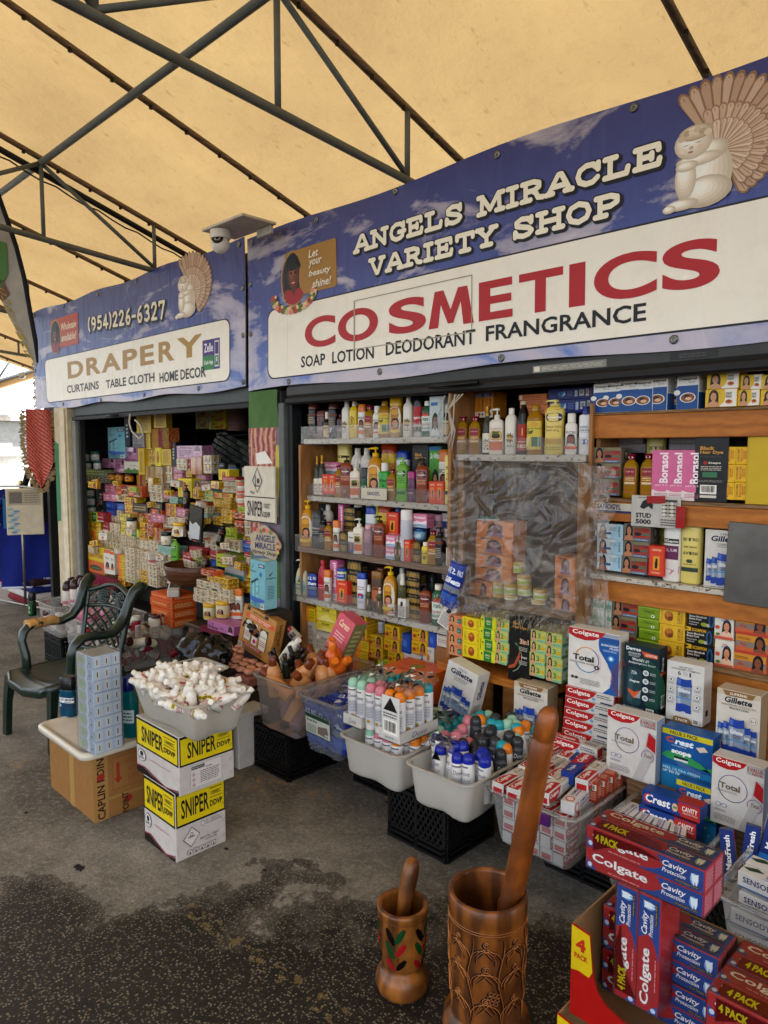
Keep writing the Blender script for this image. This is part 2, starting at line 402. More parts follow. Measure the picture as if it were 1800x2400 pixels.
for y in ys:
 for x in xs:
  ph=(x+2.556)/1.3;s_=math.sin(ph*pi)**2
  fv.append((x,y,RZ(y)+.045+.05*s_+.02*noise.noise(Vector((x*.8,y*.5,3)))*s_*2))
nx_=len(xs);fb.add(fv,[(j*nx_+i,j*nx_+i+1,(j+1)*nx_+i+1,(j+1)*nx_+i)for j in range(len(ys)-1)for i in range(nx_-1)],fabric_mat(),True)
sh(fb).obj('roof_fabric',can)
TRX=[-2.556-2.614*k for k in range(-2,4)]
for tx in TRX:
 t=MB();t.tube([(tx,-2.7,RZ(-2.7)),(tx,-1.2,RZ(-1.2)),(tx,4.9,RZ(4.9))],.02,ribm)
 for k in range(26):
  yy=-.8+k*.22;t.lathe([(.011,-.02),(.011,.0)],M('#3a322b','metal'),6,X=Matrix.Translation((tx+.02,yy,RZ(yy)-.022)))
 t=sh(t).obj('truss',can)
 for nm,a_,b_,r_ in[('lower_chord',(tx,-2.65,BZ(-2.65)),(tx,4.25,BZ(4.25)),.021)]:
  m_=MB();m_.tube([a_,b_],r_,pipe);sh(m_).obj(nm,t)
 for k,yy in enumerate([-2.03,-1.23,-.43,.37,1.17,1.957,2.77,3.55]):
  wb=MB();wb.tube([(tx,yy,BZ(yy)),(tx,yy,RZ(yy))],.0145,pipe);sh(wb).obj('web_bar',t)
 for ya,yb in[(1.957,1.17),(1.957,2.77),(.37,1.17),(.37,-.43),(-1.23,-.43)]:
  wb=MB();wb.tube([(tx,ya,RZ(ya)-.03),(tx,yb,BZ(yb)+.02)],.0145,pipe);sh(wb).obj('web_bar',t)
for k in range(-2,4):
 tx=-2.556-2.614*k-1.307;t=MB();t.tube([(tx,-2.7,RZ(-2.7)),(tx,-1.2,RZ(-1.2)),(tx,4.9,RZ(4.9))],.019,ribm)
 for q in range(26):
  yy=-.8+q*.22;t.lathe([(.011,-.02),(.011,.0)],M('#3a322b','metal'),6,X=Matrix.Translation((tx+.02,yy,RZ(yy)-.02)))
 sh(t).obj('rafter',can)
for yy in(1.957,-1.2,4.6):
 t=MB();t.tube([(-12.4,yy,RZ(yy)-.03),(4,yy,RZ(yy)-.03)],.022,pipe);sh(t).obj('purlin',can)
tx=TRX[3];t=MB();t.tube([(tx-.07,-1,RZ(-1)-.06),(tx-.07,4.9,RZ(4.9)-.06)],.022,M('#26241f','paint'))
wv=[(tx-.12,y*.1,RZ(y*.1)-.075-.02*math.sin(y*2.1)**2)for y in range(-5,48)]
t.tube(wv,.006,M('#1c1b19','rubber'),5);sh(t).obj('cable_run',can)
nb=empty('neighbour_canopy',(-14,5,0),0,'distant tan canopy edge with a small zigzag truss, at far left','canopy')
t=MB();eA,eB=Vector((-13.3,3.2,2.5)),Vector((-13.3,6.4,3.75))
tf=MB();tf.add([eA+Vector((0,0,.42)),eB+Vector((0,0,.42)),eB+Vector((-5,0,.42)),eA+Vector((-5,0,.42))],[(0,1,2,3)],bpy.data.materials['canopy_fabric'])
sh(tf,(-14,5,0)).obj('roof_fabric',nb)
for o_ in(0,.38):t.tube([eA+Vector((0,0,o_)),eB+Vector((0,0,o_))],.03,pipe)
for k in range(10):
 a_=eA.lerp(eB,k/10);b_=eA.lerp(eB,(k+1)/10)
 t.tube([a_+Vector((0,0,0 if k%2 else .38)),b_+Vector((0,0,.38 if k%2 else 0))],.018,pipe,6)
sh(t,(-14,5,0)).obj('truss',nb)
t=MB();t.add([eA+Vector((-.02,0,-.14)),eB+Vector((-.02,0,-.14)),eB+Vector((-.02,0,0)),eA+Vector((-.02,0,0))],[(0,1,2,3)],M('#b59468','cloth'));sh(t,(-14,5,0)).obj('valance',nb)
fbg=empty('white_building',(-17,7,0),0,'low white corrugated building standing in daylight beyond the clothes rack','building')
t=MB()
for i in range(60):
 y0=-6+i*.35;t.box(-.1 if i%2 else-.07,y0,1.62,.1 if i%2 else .13,y0+.35,2.35,M('#b9bdbd','paint'))
t.obj('metal_siding',fbg)
t=MB();t.box(-.1,-6,0,.06,15,1.6,M('#e4e2da','paint'));t.obj('wall',fbg)
t=MB();t.box(-.15,-6.1,2.36,.3,15.1,2.44,M('#d8d6cf','paint'));t.box(-5,-6,2.45,.1,15,2.5,M('#c9c8c2','paint'));t.obj('roof',fbg)
for k in range(4):
 t=MB();t.box(.14,-5+k*4.1,0,.2,-4.92+k*4.1,2.35,M('#ffffff','paint'));t.obj('downpipe',fbg)
t=MB();t.tube([(-15,-3,2.75),(-15,5,2.6),(-15,14,2.8)],.012,M('#d8d8d8','rubber'),5);t.tube([(-15.2,-3,2.95),(-15.2,5,2.78),(-15.2,14,2.95)],.01,M('#555555','rubber'),5)
tag(t.obj('overhead_cable'),'thin overhead cables crossing the sky above the white building','cable')
# ================= STALL SHELLS =================
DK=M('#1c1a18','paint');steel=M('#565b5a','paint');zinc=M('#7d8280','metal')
def shell(name,x0,x1,label):
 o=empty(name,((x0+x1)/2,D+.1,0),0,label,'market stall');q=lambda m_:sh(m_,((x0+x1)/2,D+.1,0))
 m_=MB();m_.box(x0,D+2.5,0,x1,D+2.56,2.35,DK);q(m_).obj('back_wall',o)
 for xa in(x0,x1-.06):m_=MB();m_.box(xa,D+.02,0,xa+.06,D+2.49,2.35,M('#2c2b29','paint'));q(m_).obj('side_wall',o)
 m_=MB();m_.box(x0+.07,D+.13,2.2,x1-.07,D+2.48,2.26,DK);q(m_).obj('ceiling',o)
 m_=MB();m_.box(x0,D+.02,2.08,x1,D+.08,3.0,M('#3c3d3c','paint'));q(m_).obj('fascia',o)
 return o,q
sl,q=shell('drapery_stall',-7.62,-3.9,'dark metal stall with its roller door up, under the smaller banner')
m_=MB();m_.box(-6.8,D-.02,2.02,-3.95,D+.07,2.13,steel,.01);m_.box(-6.79,D-.04,1.985,-3.96,D+.0,2.018,M('#262626','rubber'),.004);q(m_).obj('roller_door',sl)
m_=MB();m_.box(-6.83,D-.03,0,-6.755,D+.06,2.02,M('#8b8d87','paint'),.006);m_.box(-6.75,D-.0,0,-6.72,D+.05,2.02,M('#262728','paint'),.004);q(m_).obj('door_track',sl)
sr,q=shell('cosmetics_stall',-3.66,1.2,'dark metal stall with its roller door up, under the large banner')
m_=MB();m_.box(-3.55,D-.05,2.03,1.2,D+.07,2.1,M('#4a4b49','paint'),.012);m_.box(-3.54,D-.07,1.985,1.2,D-.01,2.028,M('#201f1e','rubber'),.01)
m_.art([('r',0,0,1,1,'#8d8b84'),('r',.02,.15,.1,.85,'#d8d2c2'),('l',.13,.2,.98,.8,3,'#b9b5a8')],lambda u,v,e:(-1.78+u*.35,D-.05-e,2.045+v*.03))
m_.art([('r',0,0,1,1,'#2c2b2a'),('l',.2,.2,.8,.8,2,'#55534f')],lambda u,v,e:(-1.17+u*.18,D-.05-e,2.045+v*.03))
q(m_).obj('roller_door',sr)
m_=MB();m_.box(-3.63,D-.05,0,-3.575,D+.06,2.0,M('#6a706f','paint'),.006);m_.box(-3.57,D-.02,0,-3.53,D+.06,2.0,M('#2a2c2d','paint'),.004);q(m_).obj('door_track',sr)
m_=MB();m_.tube([(-2.35,D-.09,2.02),(-2.2,D-.11,2.016),(-2.05,D-.09,2.02)],.011,M('#3a3b3b','metal'));q(m_).obj('door_handle',sr)
m_=MB();m_.tube([(-5.6,D-.07,2.0),(-5.5,D-.09,2.0),(-5.4,D-.07,2.0)],.01,M('#3a3b3b','metal'));sh(m_,(-5.38,D+.1,0)).obj('door_handle',sl)
m_=MB();m_.box(-7.14,D-.07,0,-6.84,D+.1,2.12,M('#c9bd9f','paint'),.008)
m_.box(-6.97,D-.085,0,-6.865,D-.072,2.1,M('#d8cdb2','paint'),.003)
m_.art([('p',[(0,0),(.95,.02),(1,.4),(.93,.75),(1,.96),(.05,1)],'#3f8a60')],lambda u,v,e:(-7.14+u*.1,D-.0705-e,1.02+v*.78),kind='paint')
tag(m_.obj('corner_post'),'beige painted corner post with a stripe of green paint, left of the drapery stall','post')
m_=MB();m_.box(-3.93,D-.02,0,-3.64,D+.1,2.08,M('#4b4f4c','paint'),.006);tag(m_.obj('stall_pillar'),'grey metal pillar between the two stalls, behind a printed hanging','pillar')
def wrap_mat():
 a=NT('curtain_print');co=a.coord('Object');wv=a.new('TexWave');wv.bands_direction='X';wv.inputs['Scale'].default_value=6;wv.inputs['Distortion'].default_value=5;wv.inputs['Detail'].default_value=3
 a.l(co,wv.inputs[0]);n=a.noise(30,4,co);c=a.ramp(wv.outputs[0],(.1,hx('#6c2f2a')),(.5,hx('#9e5148')),(.9,hx('#c78878')))
 c=a.mix(a.ramp(n.outputs[0],(.55,G(0)),(.62,G(.45))),c,hx('#c9a86a'));a.base(c,.6);return a.m
cm=wrap_mat()
def FH(u,v,e):
 return(-3.945+u*.315+.004*math.sin(v*31),D-.045-e-.006*math.sin(v*17+u*4)-.01*math.sin(u*pi),.35+v*1.735)
h=MB()
def sheet(mb,x0,y0,x1,y1,mat,e,fn,nu=4,nv=12,sm=True):
 v=[fn(x0+(x1-x0)*i/nu,y0+(y1-y0)*j/nv,e)for j in range(nv+1)for i in range(nu+1)]
 mb.add(v,[(j*(nu+1)+i,j*(nu+1)+i+1,(j+1)*(nu+1)+i+1,(j+1)*(nu+1)+i)for j in range(nv)for i in range(nu)],mat,sm)
sheet(h,0,0,1,1,M('#8d7f8a','cloth'),0,FH,6,60)
sheet(h,.0,.865,1,1,M('#5f8050','cloth'),.002,FH,6,10)
sheet(h,.0,.62,.9,.865,cm,.002,FH,6,14);sheet(h,.9,.62,1,.8,M('#c9bb62','cloth'),.002,FH,1,10)
sheet(h,.0,.46,.42,.62,cm,.002,FH,4,10);sheet(h,.42,.54,1,.62,M('#c9c1a2','cloth'),.002,FH,4,5)
sheet(h,.0,.24,1,.43,M('#5c7d4c','cloth'),.002,FH,6,10)
h.art([('p',[(.33,.77),(.62,.78),(.85,.735),(.36,.73)],'#e2dfd6')],FH,e=.008)
tag(h.obj('printed_hanging'),'printed vinyl hanging with green field and red curtain picture on the pillar','banner')
s_=MB();s_.box(-3.955,D-.085,1.245,-3.625,D-.07,1.605,M('#d2cab8'),.002)
FS=lambda u,v,e:(-3.955+u*.33,D-.086-e,1.245+v*.36)
s_.art([('r',0,.0,1,.02,'#222222'),('r',0,.44,1,.46,'#2c2c2c'),('t','SNIPER',.1,.1,.62,.38,'#14181f',.012),('t','1000EC',.65,.26,.85,.35,'#333333'),('t','DDVP',.64,.1,.85,.2,'#333333',.02),('p',[(.45,.98),(.28,.74),(.45,.52),(.45,.54),(.31,.74),(.45,.96)],'#54524e'),('p',[(.45,.98),(.62,.74),(.45,.52),(.45,.54),(.59,.74),(.45,.96)],'#54524e'),('r',.35,.64,.54,.66,'#333333'),('r',.38,.66,.4,.84,'#333333'),('e',.48,.74,.04,.05,'#3a3a3a'),('t','May',.2,.49,.36,.56,'#333333',0,.3)],FS)
tag(s_.obj('poison_carton_panel'),'torn white carton panel reading sniper pinned to the printed hanging','sign')
s_=MB();pp=[(.5+(.47+.035*math.cos(7*a_))*math.cos(a_),.5+(.44+.05*math.sin(5*a_))*math.sin(a_))for a_ in[2*pi*i/40 for i in range(40)]]
FB=lambda u,v,e:(-3.9+u*.34,D-.085-e,.985+v*.25)
s_.prism(pp,0,.008,M('#b8aa93'),FB)
s_.art([('t',"ANGELS'",.22,.56,.84,.74,'#3a4268',.03),('t','MIRACLE',.2,.36,.84,.53,'#3a4268',.03),('t','Variety Shop',.12,.2,.86,.33,'#3b3a34',.02,.4),('p',[(.12,.16),(.5,.2),(.8,.1),(.78,.05),(.5,.14),(.14,.08)],'#5d6f8c')]+[('e',.2+.1*i,.86-.02*(i%3),.05,.06,('#b14a40','#d08a76','#7e8b48')[i%3])for i in range(6)]+[('e',.92,.55-.07*i,.04,.05,('#b84a40','#c9b25e')[i%2])for i in range(4)],FB,e=.0088)
tag(s_.obj('shop_badge'),'small flower edged shop badge fixed low on the printed hanging','sign')
# ================= BANNERS =================
def banner_mat(key,seed,y_lo,y_hi):
 a=NT(key);co=a.coord('Object');sp=a.new('SeparateXYZ');a.l(co,sp.inputs[0])
 m_=a.new('Mapping');a.l(co,m_.inputs[0]);m_.inputs['Scale'].default_value=(.9,1,2.2);m_.inputs['Location'].default_value=(seed,0,seed)
 n=a.noise(1.9,7,m_.outputs[0],.58,.5);n2=a.noise(.8,3,m_.outputs[0])
 zz=a.new('MapRange');a.l(sp.outputs[2],zz.inputs[0]);zz.inputs[1].default_value=y_lo;zz.inputs[2].default_value=y_hi
 c=a.ramp(zz.outputs[0],(0,hx('#5a75b4')),(.25,hx('#34509c')),(.6,hx('#2a357c')),(1,hx('#2a3070')))
 cl=a.new('Math',operation='MULTIPLY_ADD');a.l(zz.outputs[0],cl.inputs[0]);cl.inputs[1].default_value=-.16;a.l(n.outputs[0],cl.inputs[2])
 f=a.ramp(cl.outputs[0],(.41,G(0)),(.47,G(.6)),(.58,G(.95)))
 c=a.mix(f,c,a.mix(n2.outputs[0],hx('#d8c8b4'),hx('#9a9cc4')))
 a.base(c,.4);wr=a.noise(2.4,3,a.coord('Object',(2.2,1,.7)),.5,1.2);a.bump(wr.outputs[0],.35,.05);return a.m
def panel_mat(h='#ebe4d4'):
 a=NT('banner_panel');co=a.coord();n=a.noise(5,6,co,.7);c=a.mix(a.ramp(n.outputs[0],(.5,G(0)),(.8,G(.25))),hx(h),hx('#a8987c'))
 a.base(c,.4);wr=a.noise(2.4,3,a.coord('Object',(2.2,1,.7)),.5,1.2);a.bump(wr.outputs[0],.35,.05);return a.m
pm=panel_mat()
SER={'A':[[(.08,.06),(.46,.92)],[(.46,.92),(.58,.92),(.9,.06)],[(.28,.36),(.74,.36)],[(0,.05),(.26,.05)],[(.72,.05),(1,.05)]],'N':[[(.16,.06),(.16,.94)],[(.16,.94),(.8,.08)],[(.82,.06),(.82,.94)],[(0,.94),(.26,.94)],[(0,.06),(.32,.06)],[(.66,.94),(.98,.94)]],'G':[[(.88,.74),(.7,.92),(.42,.94),(.18,.78),(.1,.5),(.18,.22),(.42,.06),(.7,.1),(.84,.2),(.84,.46)],[(.6,.46),(.98,.46)],[(.9,.7),(.9,.94)]],'E':[[(.2,.06),(.2,.94)],[(.04,.94),(.84,.94),(.86,.72)],[(.04,.06),(.86,.06),(.9,.3)],[(.2,.5),(.6,.5)],[(.62,.38),(.62,.62)]],'L':[[(.24,.06),(.24,.94)],[(.04,.94),(.46,.94)],[(.04,.06),(.86,.06),(.9,.34)]],'S':[[(.82,.72),(.68,.9),(.4,.94),(.16,.8),(.18,.62),(.44,.52),(.72,.42),(.86,.26),(.74,.1),(.48,.04),(.2,.12),(.12,.3)],[(.84,.68),(.84,.94)],[(.1,.06),(.1,.32)]],'M':[[(.14,.06),(.16,.94)],[(.16,.94),(.48,.2),(.8,.94)],[(.82,.94),(.86,.06)],[(0,.94),(.18,.94)],[(.8,.94),(1,.94)],[(0,.06),(.28,.06)],[(.72,.06),(1,.06)]],'I':[[(.5,.06),(.5,.94)],[(.14,.94),(.86,.94)],[(.14,.06),(.86,.06)]],'R':[[(.2,.06),(.2,.94)],[(.04,.94),(.56,.94),(.8,.82),(.8,.62),(.56,.5),(.2,.5)],[(.5,.5),(.66,.36),(.76,.1),(.98,.06)],[(.02,.06),(.42,.06)]],'C':[[(.88,.7),(.7,.92),(.42,.94),(.18,.78),(.1,.5),(.18,.22),(.42,.06),(.7,.08),(.88,.26)],[(.9,.64),(.9,.94)]],'V':[[(.12,.92),(.46,.08),(.56,.08),(.88,.92)],[(0,.94),(.32,.94)],[(.7,.94),(1,.94)]],'T':[[(.5,.06),(.5,.94)],[(.08,.72),(.08,.94),(.92,.94),(.92,.72)],[(.26,.06),(.74,.06)]],'Y':[[(.12,.92),(.48,.5),(.86,.92)],[(.5,.5),(.5,.06)],[(0,.94),(.3,.94)],[(.7,.94),(1,.94)],[(.26,.06),(.74,.06)]],'H':[[(.16,.06),(.16,.94)],[(.84,.06),(.84,.94)],[(.16,.5),(.84,.5)],[(0,.94),(.34,.94)],[(0,.06),(.34,.06)],[(.66,.94),(1,.94)],[(.66,.06),(1,.06)]],'O':[[(.5,.94),(.2,.8),(.1,.5),(.2,.2),(.5,.06),(.8,.2),(.9,.5),(.8,.8),(.5,.94)]],'P':[[(.2,.06),(.2,.94)],[(.04,.94),(.6,.94),(.84,.82),(.84,.6),(.6,.46),(.2,.46)],[(.02,.06),(.44,.06)]],'(':[[(.7,1.0),(.4,.8),(.3,.5),(.4,.2),(.7,0)]],')':[[(.3,1.0),(.6,.8),(.7,.5),(.6,.2),(.3,0)]],'-':[[(.15,.45),(.85,.45)]],'9':[[(.82,.6),(.6,.46),(.3,.48),(.16,.7),(.3,.92),(.62,.92),(.82,.7),(.78,.3),(.5,.05)]],'5':[[(.8,.92),(.28,.92),(.22,.54),(.55,.6),(.82,.44),(.78,.18),(.5,.05),(.16,.12)]],'4':[[(.9,.28),(.12,.28),(.6,.92),(.64,.05)]],'2':[[(.16,.74),(.34,.92),(.66,.92),(.8,.72),(.6,.42),(.16,.08),(.86,.08)]],'6':[[(.7,.93),(.36,.74),(.18,.36),(.34,.08),(.66,.08),(.82,.3),(.66,.5),(.34,.46),(.2,.32)]],'3':[[(.2,.84),(.5,.93),(.78,.78),(.72,.58),(.44,.52),(.76,.44),(.84,.22),(.56,.05),(.2,.14)]],'7':[[(.14,.76),(.16,.9),(.86,.9),(.44,.05)]]}
def slab(mb,s,fn,x0,x1,zb0,zb1,zt0,zt1,th,col,e,widths=None):
 """string fitted between x0..x1, base line zb0->zb1, top line zt0->zt1"""
 W={'I':.6,'M':1.25,' ':.55,'A':1.1,'(':.5,')':.5,'-':.7,'O':1.05,'N':1.1,'H':1.1}
 ws=[W.get(c,1.)for c in s];gp=.12;tot=sum(ws)+gp*(len(s)-1);x=0;mt=M(col,'ink');k=0
 def pt(a,b):
  t=a/tot;return(x0+(x1-x0)*t,(zb0+(zb1-zb0)*t)*(1-b)+(zt0+(zt1-zt0)*t)*b)
 for c,w_ in zip(s,ws):
  for pl in SER.get(c,[]):
   P_=[pt(x+a*w_,b)for a,b in pl]
   for i,p in enumerate(P_):
    ee=e+k*.000012;k+=1
    mb.add([fn(p[0]+th*.5*math.cos(a),p[1]+th*.5*math.sin(a),ee)for a in[2*pi*j/12 for j in range(12)]],[tuple(range(12))],mt)
    if i:
     o_=P_[i-1];d_=Vector((p[0]-o_[0],p[1]-o_[1]));n_=Vector((-d_.y,d_.x)).normalized()*th*.5;ee+=.000006
     mb.add([fn(o_[0]+n_.x,o_[1]+n_.y,ee),fn(o_[0]-n_.x,o_[1]-n_.y,ee),fn(p[0]-n_.x,p[1]-n_.y,ee),fn(p[0]+n_.x,p[1]+n_.y,ee)],[(0,1,2,3)],mt)
  x+=w_+gp
def rrp(x0,z0,x1,z1,r=.05,right=True):
 p=[]
 for cx,cz,a0,on in((x0+r,z0+r,180,1),(x1-r,z0+r,270,right),(x1-r,z1-r,0,right),(x0+r,z1-r,90,1)):
  if on:p+=[(cx+r*math.cos(math.radians(a0+90*i/6)),cz+r*math.sin(math.radians(a0+90*i/6)))for i in range(7)]
  else:p.append((x1,z0 if a0==270 else z1))
 return p
def shade(cx,cy_,rx,ry,lo='#b3a28b',hi='#f6f0e4',n=6,lx=-.25,ly=.3):
 """soft printed modelling: a stack of ellipses from shadow to light"""
 L_,H_=[int(lo[i:i+2],16)for i in(1,3,5)],[int(hi[i:i+2],16)for i in(1,3,5)]
 return[('e',cx+rx*lx*t,cy_+ry*ly*t,rx*(1-.62*t),ry*(1-.62*t),'#%02x%02x%02x'%tuple(int(a+(b-a)*(.25+.75*t))for a,b in zip(L_,H_)))for t in[i/(n-1)for i in range(n)]]
def angel(mb,x,z,s,fn,e,sx=1.):
 """printed stone cherub hugging its knees, wing fanned behind"""
 T=lambda u,v,ee:fn(x+u*s*sx,z+v*s,e+ee)
 c=[]
 def feather(a,r0,r1,w_,cc,dk):
  cx,cz=.46,.5;d_=(math.cos(a),math.sin(a));n_=(-d_[1],d_[0])
  P_=lambda r_,t:(cx+d_[0]*r_+n_[0]*t,cz+d_[1]*r_+n_[1]*t)
  q=[P_(r0,-w_*.5),P_(r1*.8,-w_)]+[P_(r1*.86+r1*.14*math.cos(t),w_*math.sin(t))for t in(-1.3,-.9,-.45,0,.45,.9,1.3)]+[P_(r1*.8,w_),P_(r0,w_*.5)]
  c.append(('p',q,dk));q2=[P_(r0,-w_*.2),P_(r1*.78,-w_*.62)]+[P_(r1*.83+r1*.13*math.cos(t),w_*.8*math.sin(t))for t in(-1.2,-.6,0,.6,1.2)]+[P_(r1*.8,w_*.85),P_(r0,w_*.45)]
  c.append(('p',q2,cc));c.append(('p',[P_(r0,.0),P_(r1*.93,.004),P_(r1*.93,-.004)],dk))
 for i in range(22):feather(math.radians(-62+i*8.6),.2,.62-.1*math.cos(i*.15),.05,('#c2a68e','#bc9e88','#c9b09a')[i%3],'#94755c')
 for i in range(18):feather(math.radians(-58+i*9.6),.12,.43,.042,('#d0b8a2','#c8ae98')[i%2],'#a28468')
 for i in range(13):feather(math.radians(-50+i*12),.06,.29,.04,('#dac6b0','#d2baa4')[i%2],'#ac9076')
 c+=shade(.36,.3,.23,.3,'#bdad96')+shade(.36,.14,.23,.15,'#b0a088')+shade(.16,.06,.15,.055)+shade(.05,.04,.06,.04)+shade(.19,.3,.095,.2,'#bdad96')+shade(.4,.52,.15,.1)+shade(.3,.46,.2,.06,'#b8a78f')+shade(.2,.42,.1,.05)
 c+=shade(.25,.63,.165,.155,'#bcab94','#f8f3e9',8)+shade(.27,.72,.15,.075,'#a8937a','#e6d9c4',7)+[('e',.15+.045*i,.735-.008*(i-2.4)**2+(.012 if i%2 else 0),.034,.03,('#cdbba3','#baa68d','#dccbb4')[i%3])for i in range(6)]
 c+=[('p',[(.15,.62),(.19,.612),(.225,.622),(.19,.618)],'#7b634b'),('p',[(.26,.625),(.3,.617),(.335,.63),(.3,.625)],'#7b634b'),('e',.235,.585,.02,.018,'#c8b299'),('e',.23,.545,.024,.01,'#a9826c'),('e',.16,.57,.03,.025,'#e6d6c4'),('e',.32,.575,.03,.025,'#dccab6')]
 mb.art(c,T,e=0,step=.00003)
def bportrait(mb,fn,x0,z0,x1,z1,e,dress):
 F=lambda u,v,ee:fn(x0+(x1-x0)*u,z0+(z1-z0)*v,ee)
 mb.art([('e',.5,.5,.5,.5,'#b08c58'),('e',.5,.5,.45,.46,'#3a2a2c'),('p',[(.2,.1),(.16,.6),(.3,.88),(.55,.95),(.8,.8),(.86,.5),(.8,.12)],'#140f0f'),('p',[(.12,.2),(.2,.32),(.4,.36),(.62,.36),(.8,.3),(.9,.2),(.7,.07),(.5,.04),(.3,.07)],dress),('p',[(.42,.3),(.42,.45),(.62,.45),(.62,.3),(.52,.2)],'#5d3220'),*shade(.52,.56,.22,.26,'#4c2718','#94593c',7),('e',.5,.74,.2,.1,'#140f0f'),('e',.43,.6,.05,.022,'#1a0d0a'),('e',.61,.6,.05,.022,'#1a0d0a'),('r',.37,.645,.48,.66,'#1a0d0a'),('r',.56,.645,.67,.66,'#1a0d0a'),('e',.52,.52,.045,.05,'#7c4a33'),('e',.52,.42,.09,.035,'#a83a3e'),('r',.46,.42,.58,.432,'#e8d8cc')],F,e=e)
def banner(name,x0,x1,z0,z1,label,mat,content,eyelets):
 b=MB();Yb=D-.07
 def fn(x,z,e):return(x,Yb-e-.007*math.sin(x*2.3)-.006*math.sin(z*3.1+x),z)
 nu,nv=48,14
 v=[fn(x0+(x1-x0)*i/nu,z0+(z1-z0)*j/nv+.012*math.sin(i*.41)*(1 if j in(0,nv)else 0),0)for j in range(nv+1)for i in range(nu+1)]
 b.add(v,[(j*(nu+1)+i,j*(nu+1)+i+1,(j+1)*(nu+1)+i+1,(j+1)*(nu+1)+i)for j in range(nv)for i in range(nu)],mat,True)
 b.add([(x,y+.006,z)for x,y,z in v],[(j*(nu+1)+i,(j+1)*(nu+1)+i,(j+1)*(nu+1)+i+1,j*(nu+1)+i+1)for j in range(nv)for i in range(nu)],M('#cfcabd','cloth'))
 o=b.obj(name);tag(o,label,'banner')
 p=MB();content(p,fn);p.obj('printing',o)
 for ex,ez in eyelets:
  q_=MB();y_=fn(ex,ez,0)[1]
  q_.lathe([(.016,0),(.018,.004),(.006,.006),(.005,.001)],M('#8a8a84','metal'),10,X=Matrix.Translation((ex,y_,ez))@Matrix.Rotation(pi/2,4,'X'));q_.obj('eyelet',o)
 return o
def c_right(p,fn):
 def grid_panel(pts,mt,e):
  tr=tessellate_polygon([[Vector((a,b,0))for a,b in pts]]);p.add([fn(a,b,e)for a,b in pts],[tuple(t)for t in tr],mt)
 for g_,mt,e in((.008,M('#23202a','ink'),.0012),(0,pm,.0022)):
  xa,xb,za,zb=-3.7-g_,.9,2.155-g_,2.567+g_;n=24;r=.06
  for i in range(n):
   u0=xa+(xb-xa)*i/n;u1=xa+(xb-xa)*(i+1)/n
   if i==0:grid_panel(rrp(u0,za,u1,zb,r,False),mt,e)
   else:
    for q in range(5):z0_,z1_=za+(zb-za)*q/5,za+(zb-za)*(q+1)/5;p.add([fn(u0,z0_,e),fn(u1,z0_,e),fn(u1,z1_,e),fn(u0,z1_,e)],[(0,1,2,3)],mt)
 for o_,cc,th,e in((.007,'#17151c',.036,.0012),(0,'#17151c',.034,.0024),(0,'#efe7d4',.0225,.0042)):
  slab(p,'ANGELS MIRACLE',fn,-2.91+o_,-1.21+o_,2.77-o_,2.775-o_,2.855-o_,2.855-o_,th,cc,e)
  slab(p,'VARIETY SHOP',fn,-2.79+o_,-1.37+o_,2.63-o_,2.632-o_,2.713-o_,2.713-o_,th,cc,e+.0003)
 F=lambda u,v,e:fn(u,v,e)
 L='COSMETICS';bx=[(PY(600+a/1.3825,500+(400-.16*a)/1.3825,D-.08).x,PY(600+b/1.3825,500+(400-.16*b)/1.3825,D-.08).x)for a,b in[(150,250),(258,390),(425,548),(556,704),(720,830),(850,992),(1012,1064),(1092,1296),(1312,1500)]]
 for ch,(a,b)in zip(L,bx):
  z0,z1=2.3,2.475;p.art([('t',ch,a,z0,b,z1,'#b3252c',.03)if ch!='M' else('p',[(a+(b-a)*u_,z0+(z1-z0)*v_)for u_,v_ in((0,0),(.14,1),(.34,1),(.5,.45),(.66,1),(.86,1),(1,0),(.78,0),(.72,.62),(.56,.08),(.44,.08),(.28,.62),(.22,0))],'#b3252c')],F,e=.0034)
 p.art([('t','SOAP',-3.38,2.195,-3.16,2.262,'#17171a',.02),('t','LOTION',-3.10,2.195,-2.76,2.262,'#17171a',.02),('t','DEODORANT',-2.67,2.2,-2.08,2.27,'#17171a',.02),('t','FRANGRANCE',-2.02,2.205,-1.26,2.275,'#17171a',.02)],F,e=.0034)
 for(a,b,c_,d_)in[(-2.92,2.255,-2.91,2.52),(-2.92,2.515,-2.1,2.52),(-2.105,2.27,-2.1,2.52),(-2.92,2.255,-2.1,2.26)]:p.art([('r',a,b,c_,d_,'#a89f8c')],F,e=.004,cut=6)
 p.art([('p',rrp(-3.53,2.62,-3.06,2.885,.02),'#a8803e')],F,e=.0024)
 for i,t in enumerate(['Let','your','beauty','shine!']):p.art([('t',t,-3.3+(.03 if i==3 else 0),2.815-i*.058,-3.3+(.09,.12,.2,.2)[i],2.86-i*.058,'#e9e0cc',.02,.25)],F,e=.008)
 bportrait(p,fn,-3.57,2.56,-3.33,2.89,.0028,'#a5232a')
 for i in range(16):
  a=pi+i*pi/15;cx,cz=-3.45+.19*math.cos(a),2.63+.09*math.sin(a)
  p.art([('e',cx,cz,.03,.022,('#b4483c','#6c7a3a','#cdb98a','#d4907c')[i%4]),('e',cx+.02,cz+.012,.012,.01,('#e0c48a','#4c5d2c')[i%2])],F,e=.0052)
 angel(p,-1.2,2.585,.37,fn,.0028,1.12)
yl=lambda a,b,n,z:[(a+(b-a)*i/(n-1),z)for i in range(n)]
banner('shop_banner',-3.91,1.3,2.09,3.045,'large blue sky vinyl banner advertising cosmetics with big red lettering',banner_mat('banner_sky',3.3,2.1,3.05),c_right,yl(-3.86,1.2,9,3.015)+yl(-3.5,1.2,7,2.122)+[(-3.885,2.76),(-3.885,2.45)])
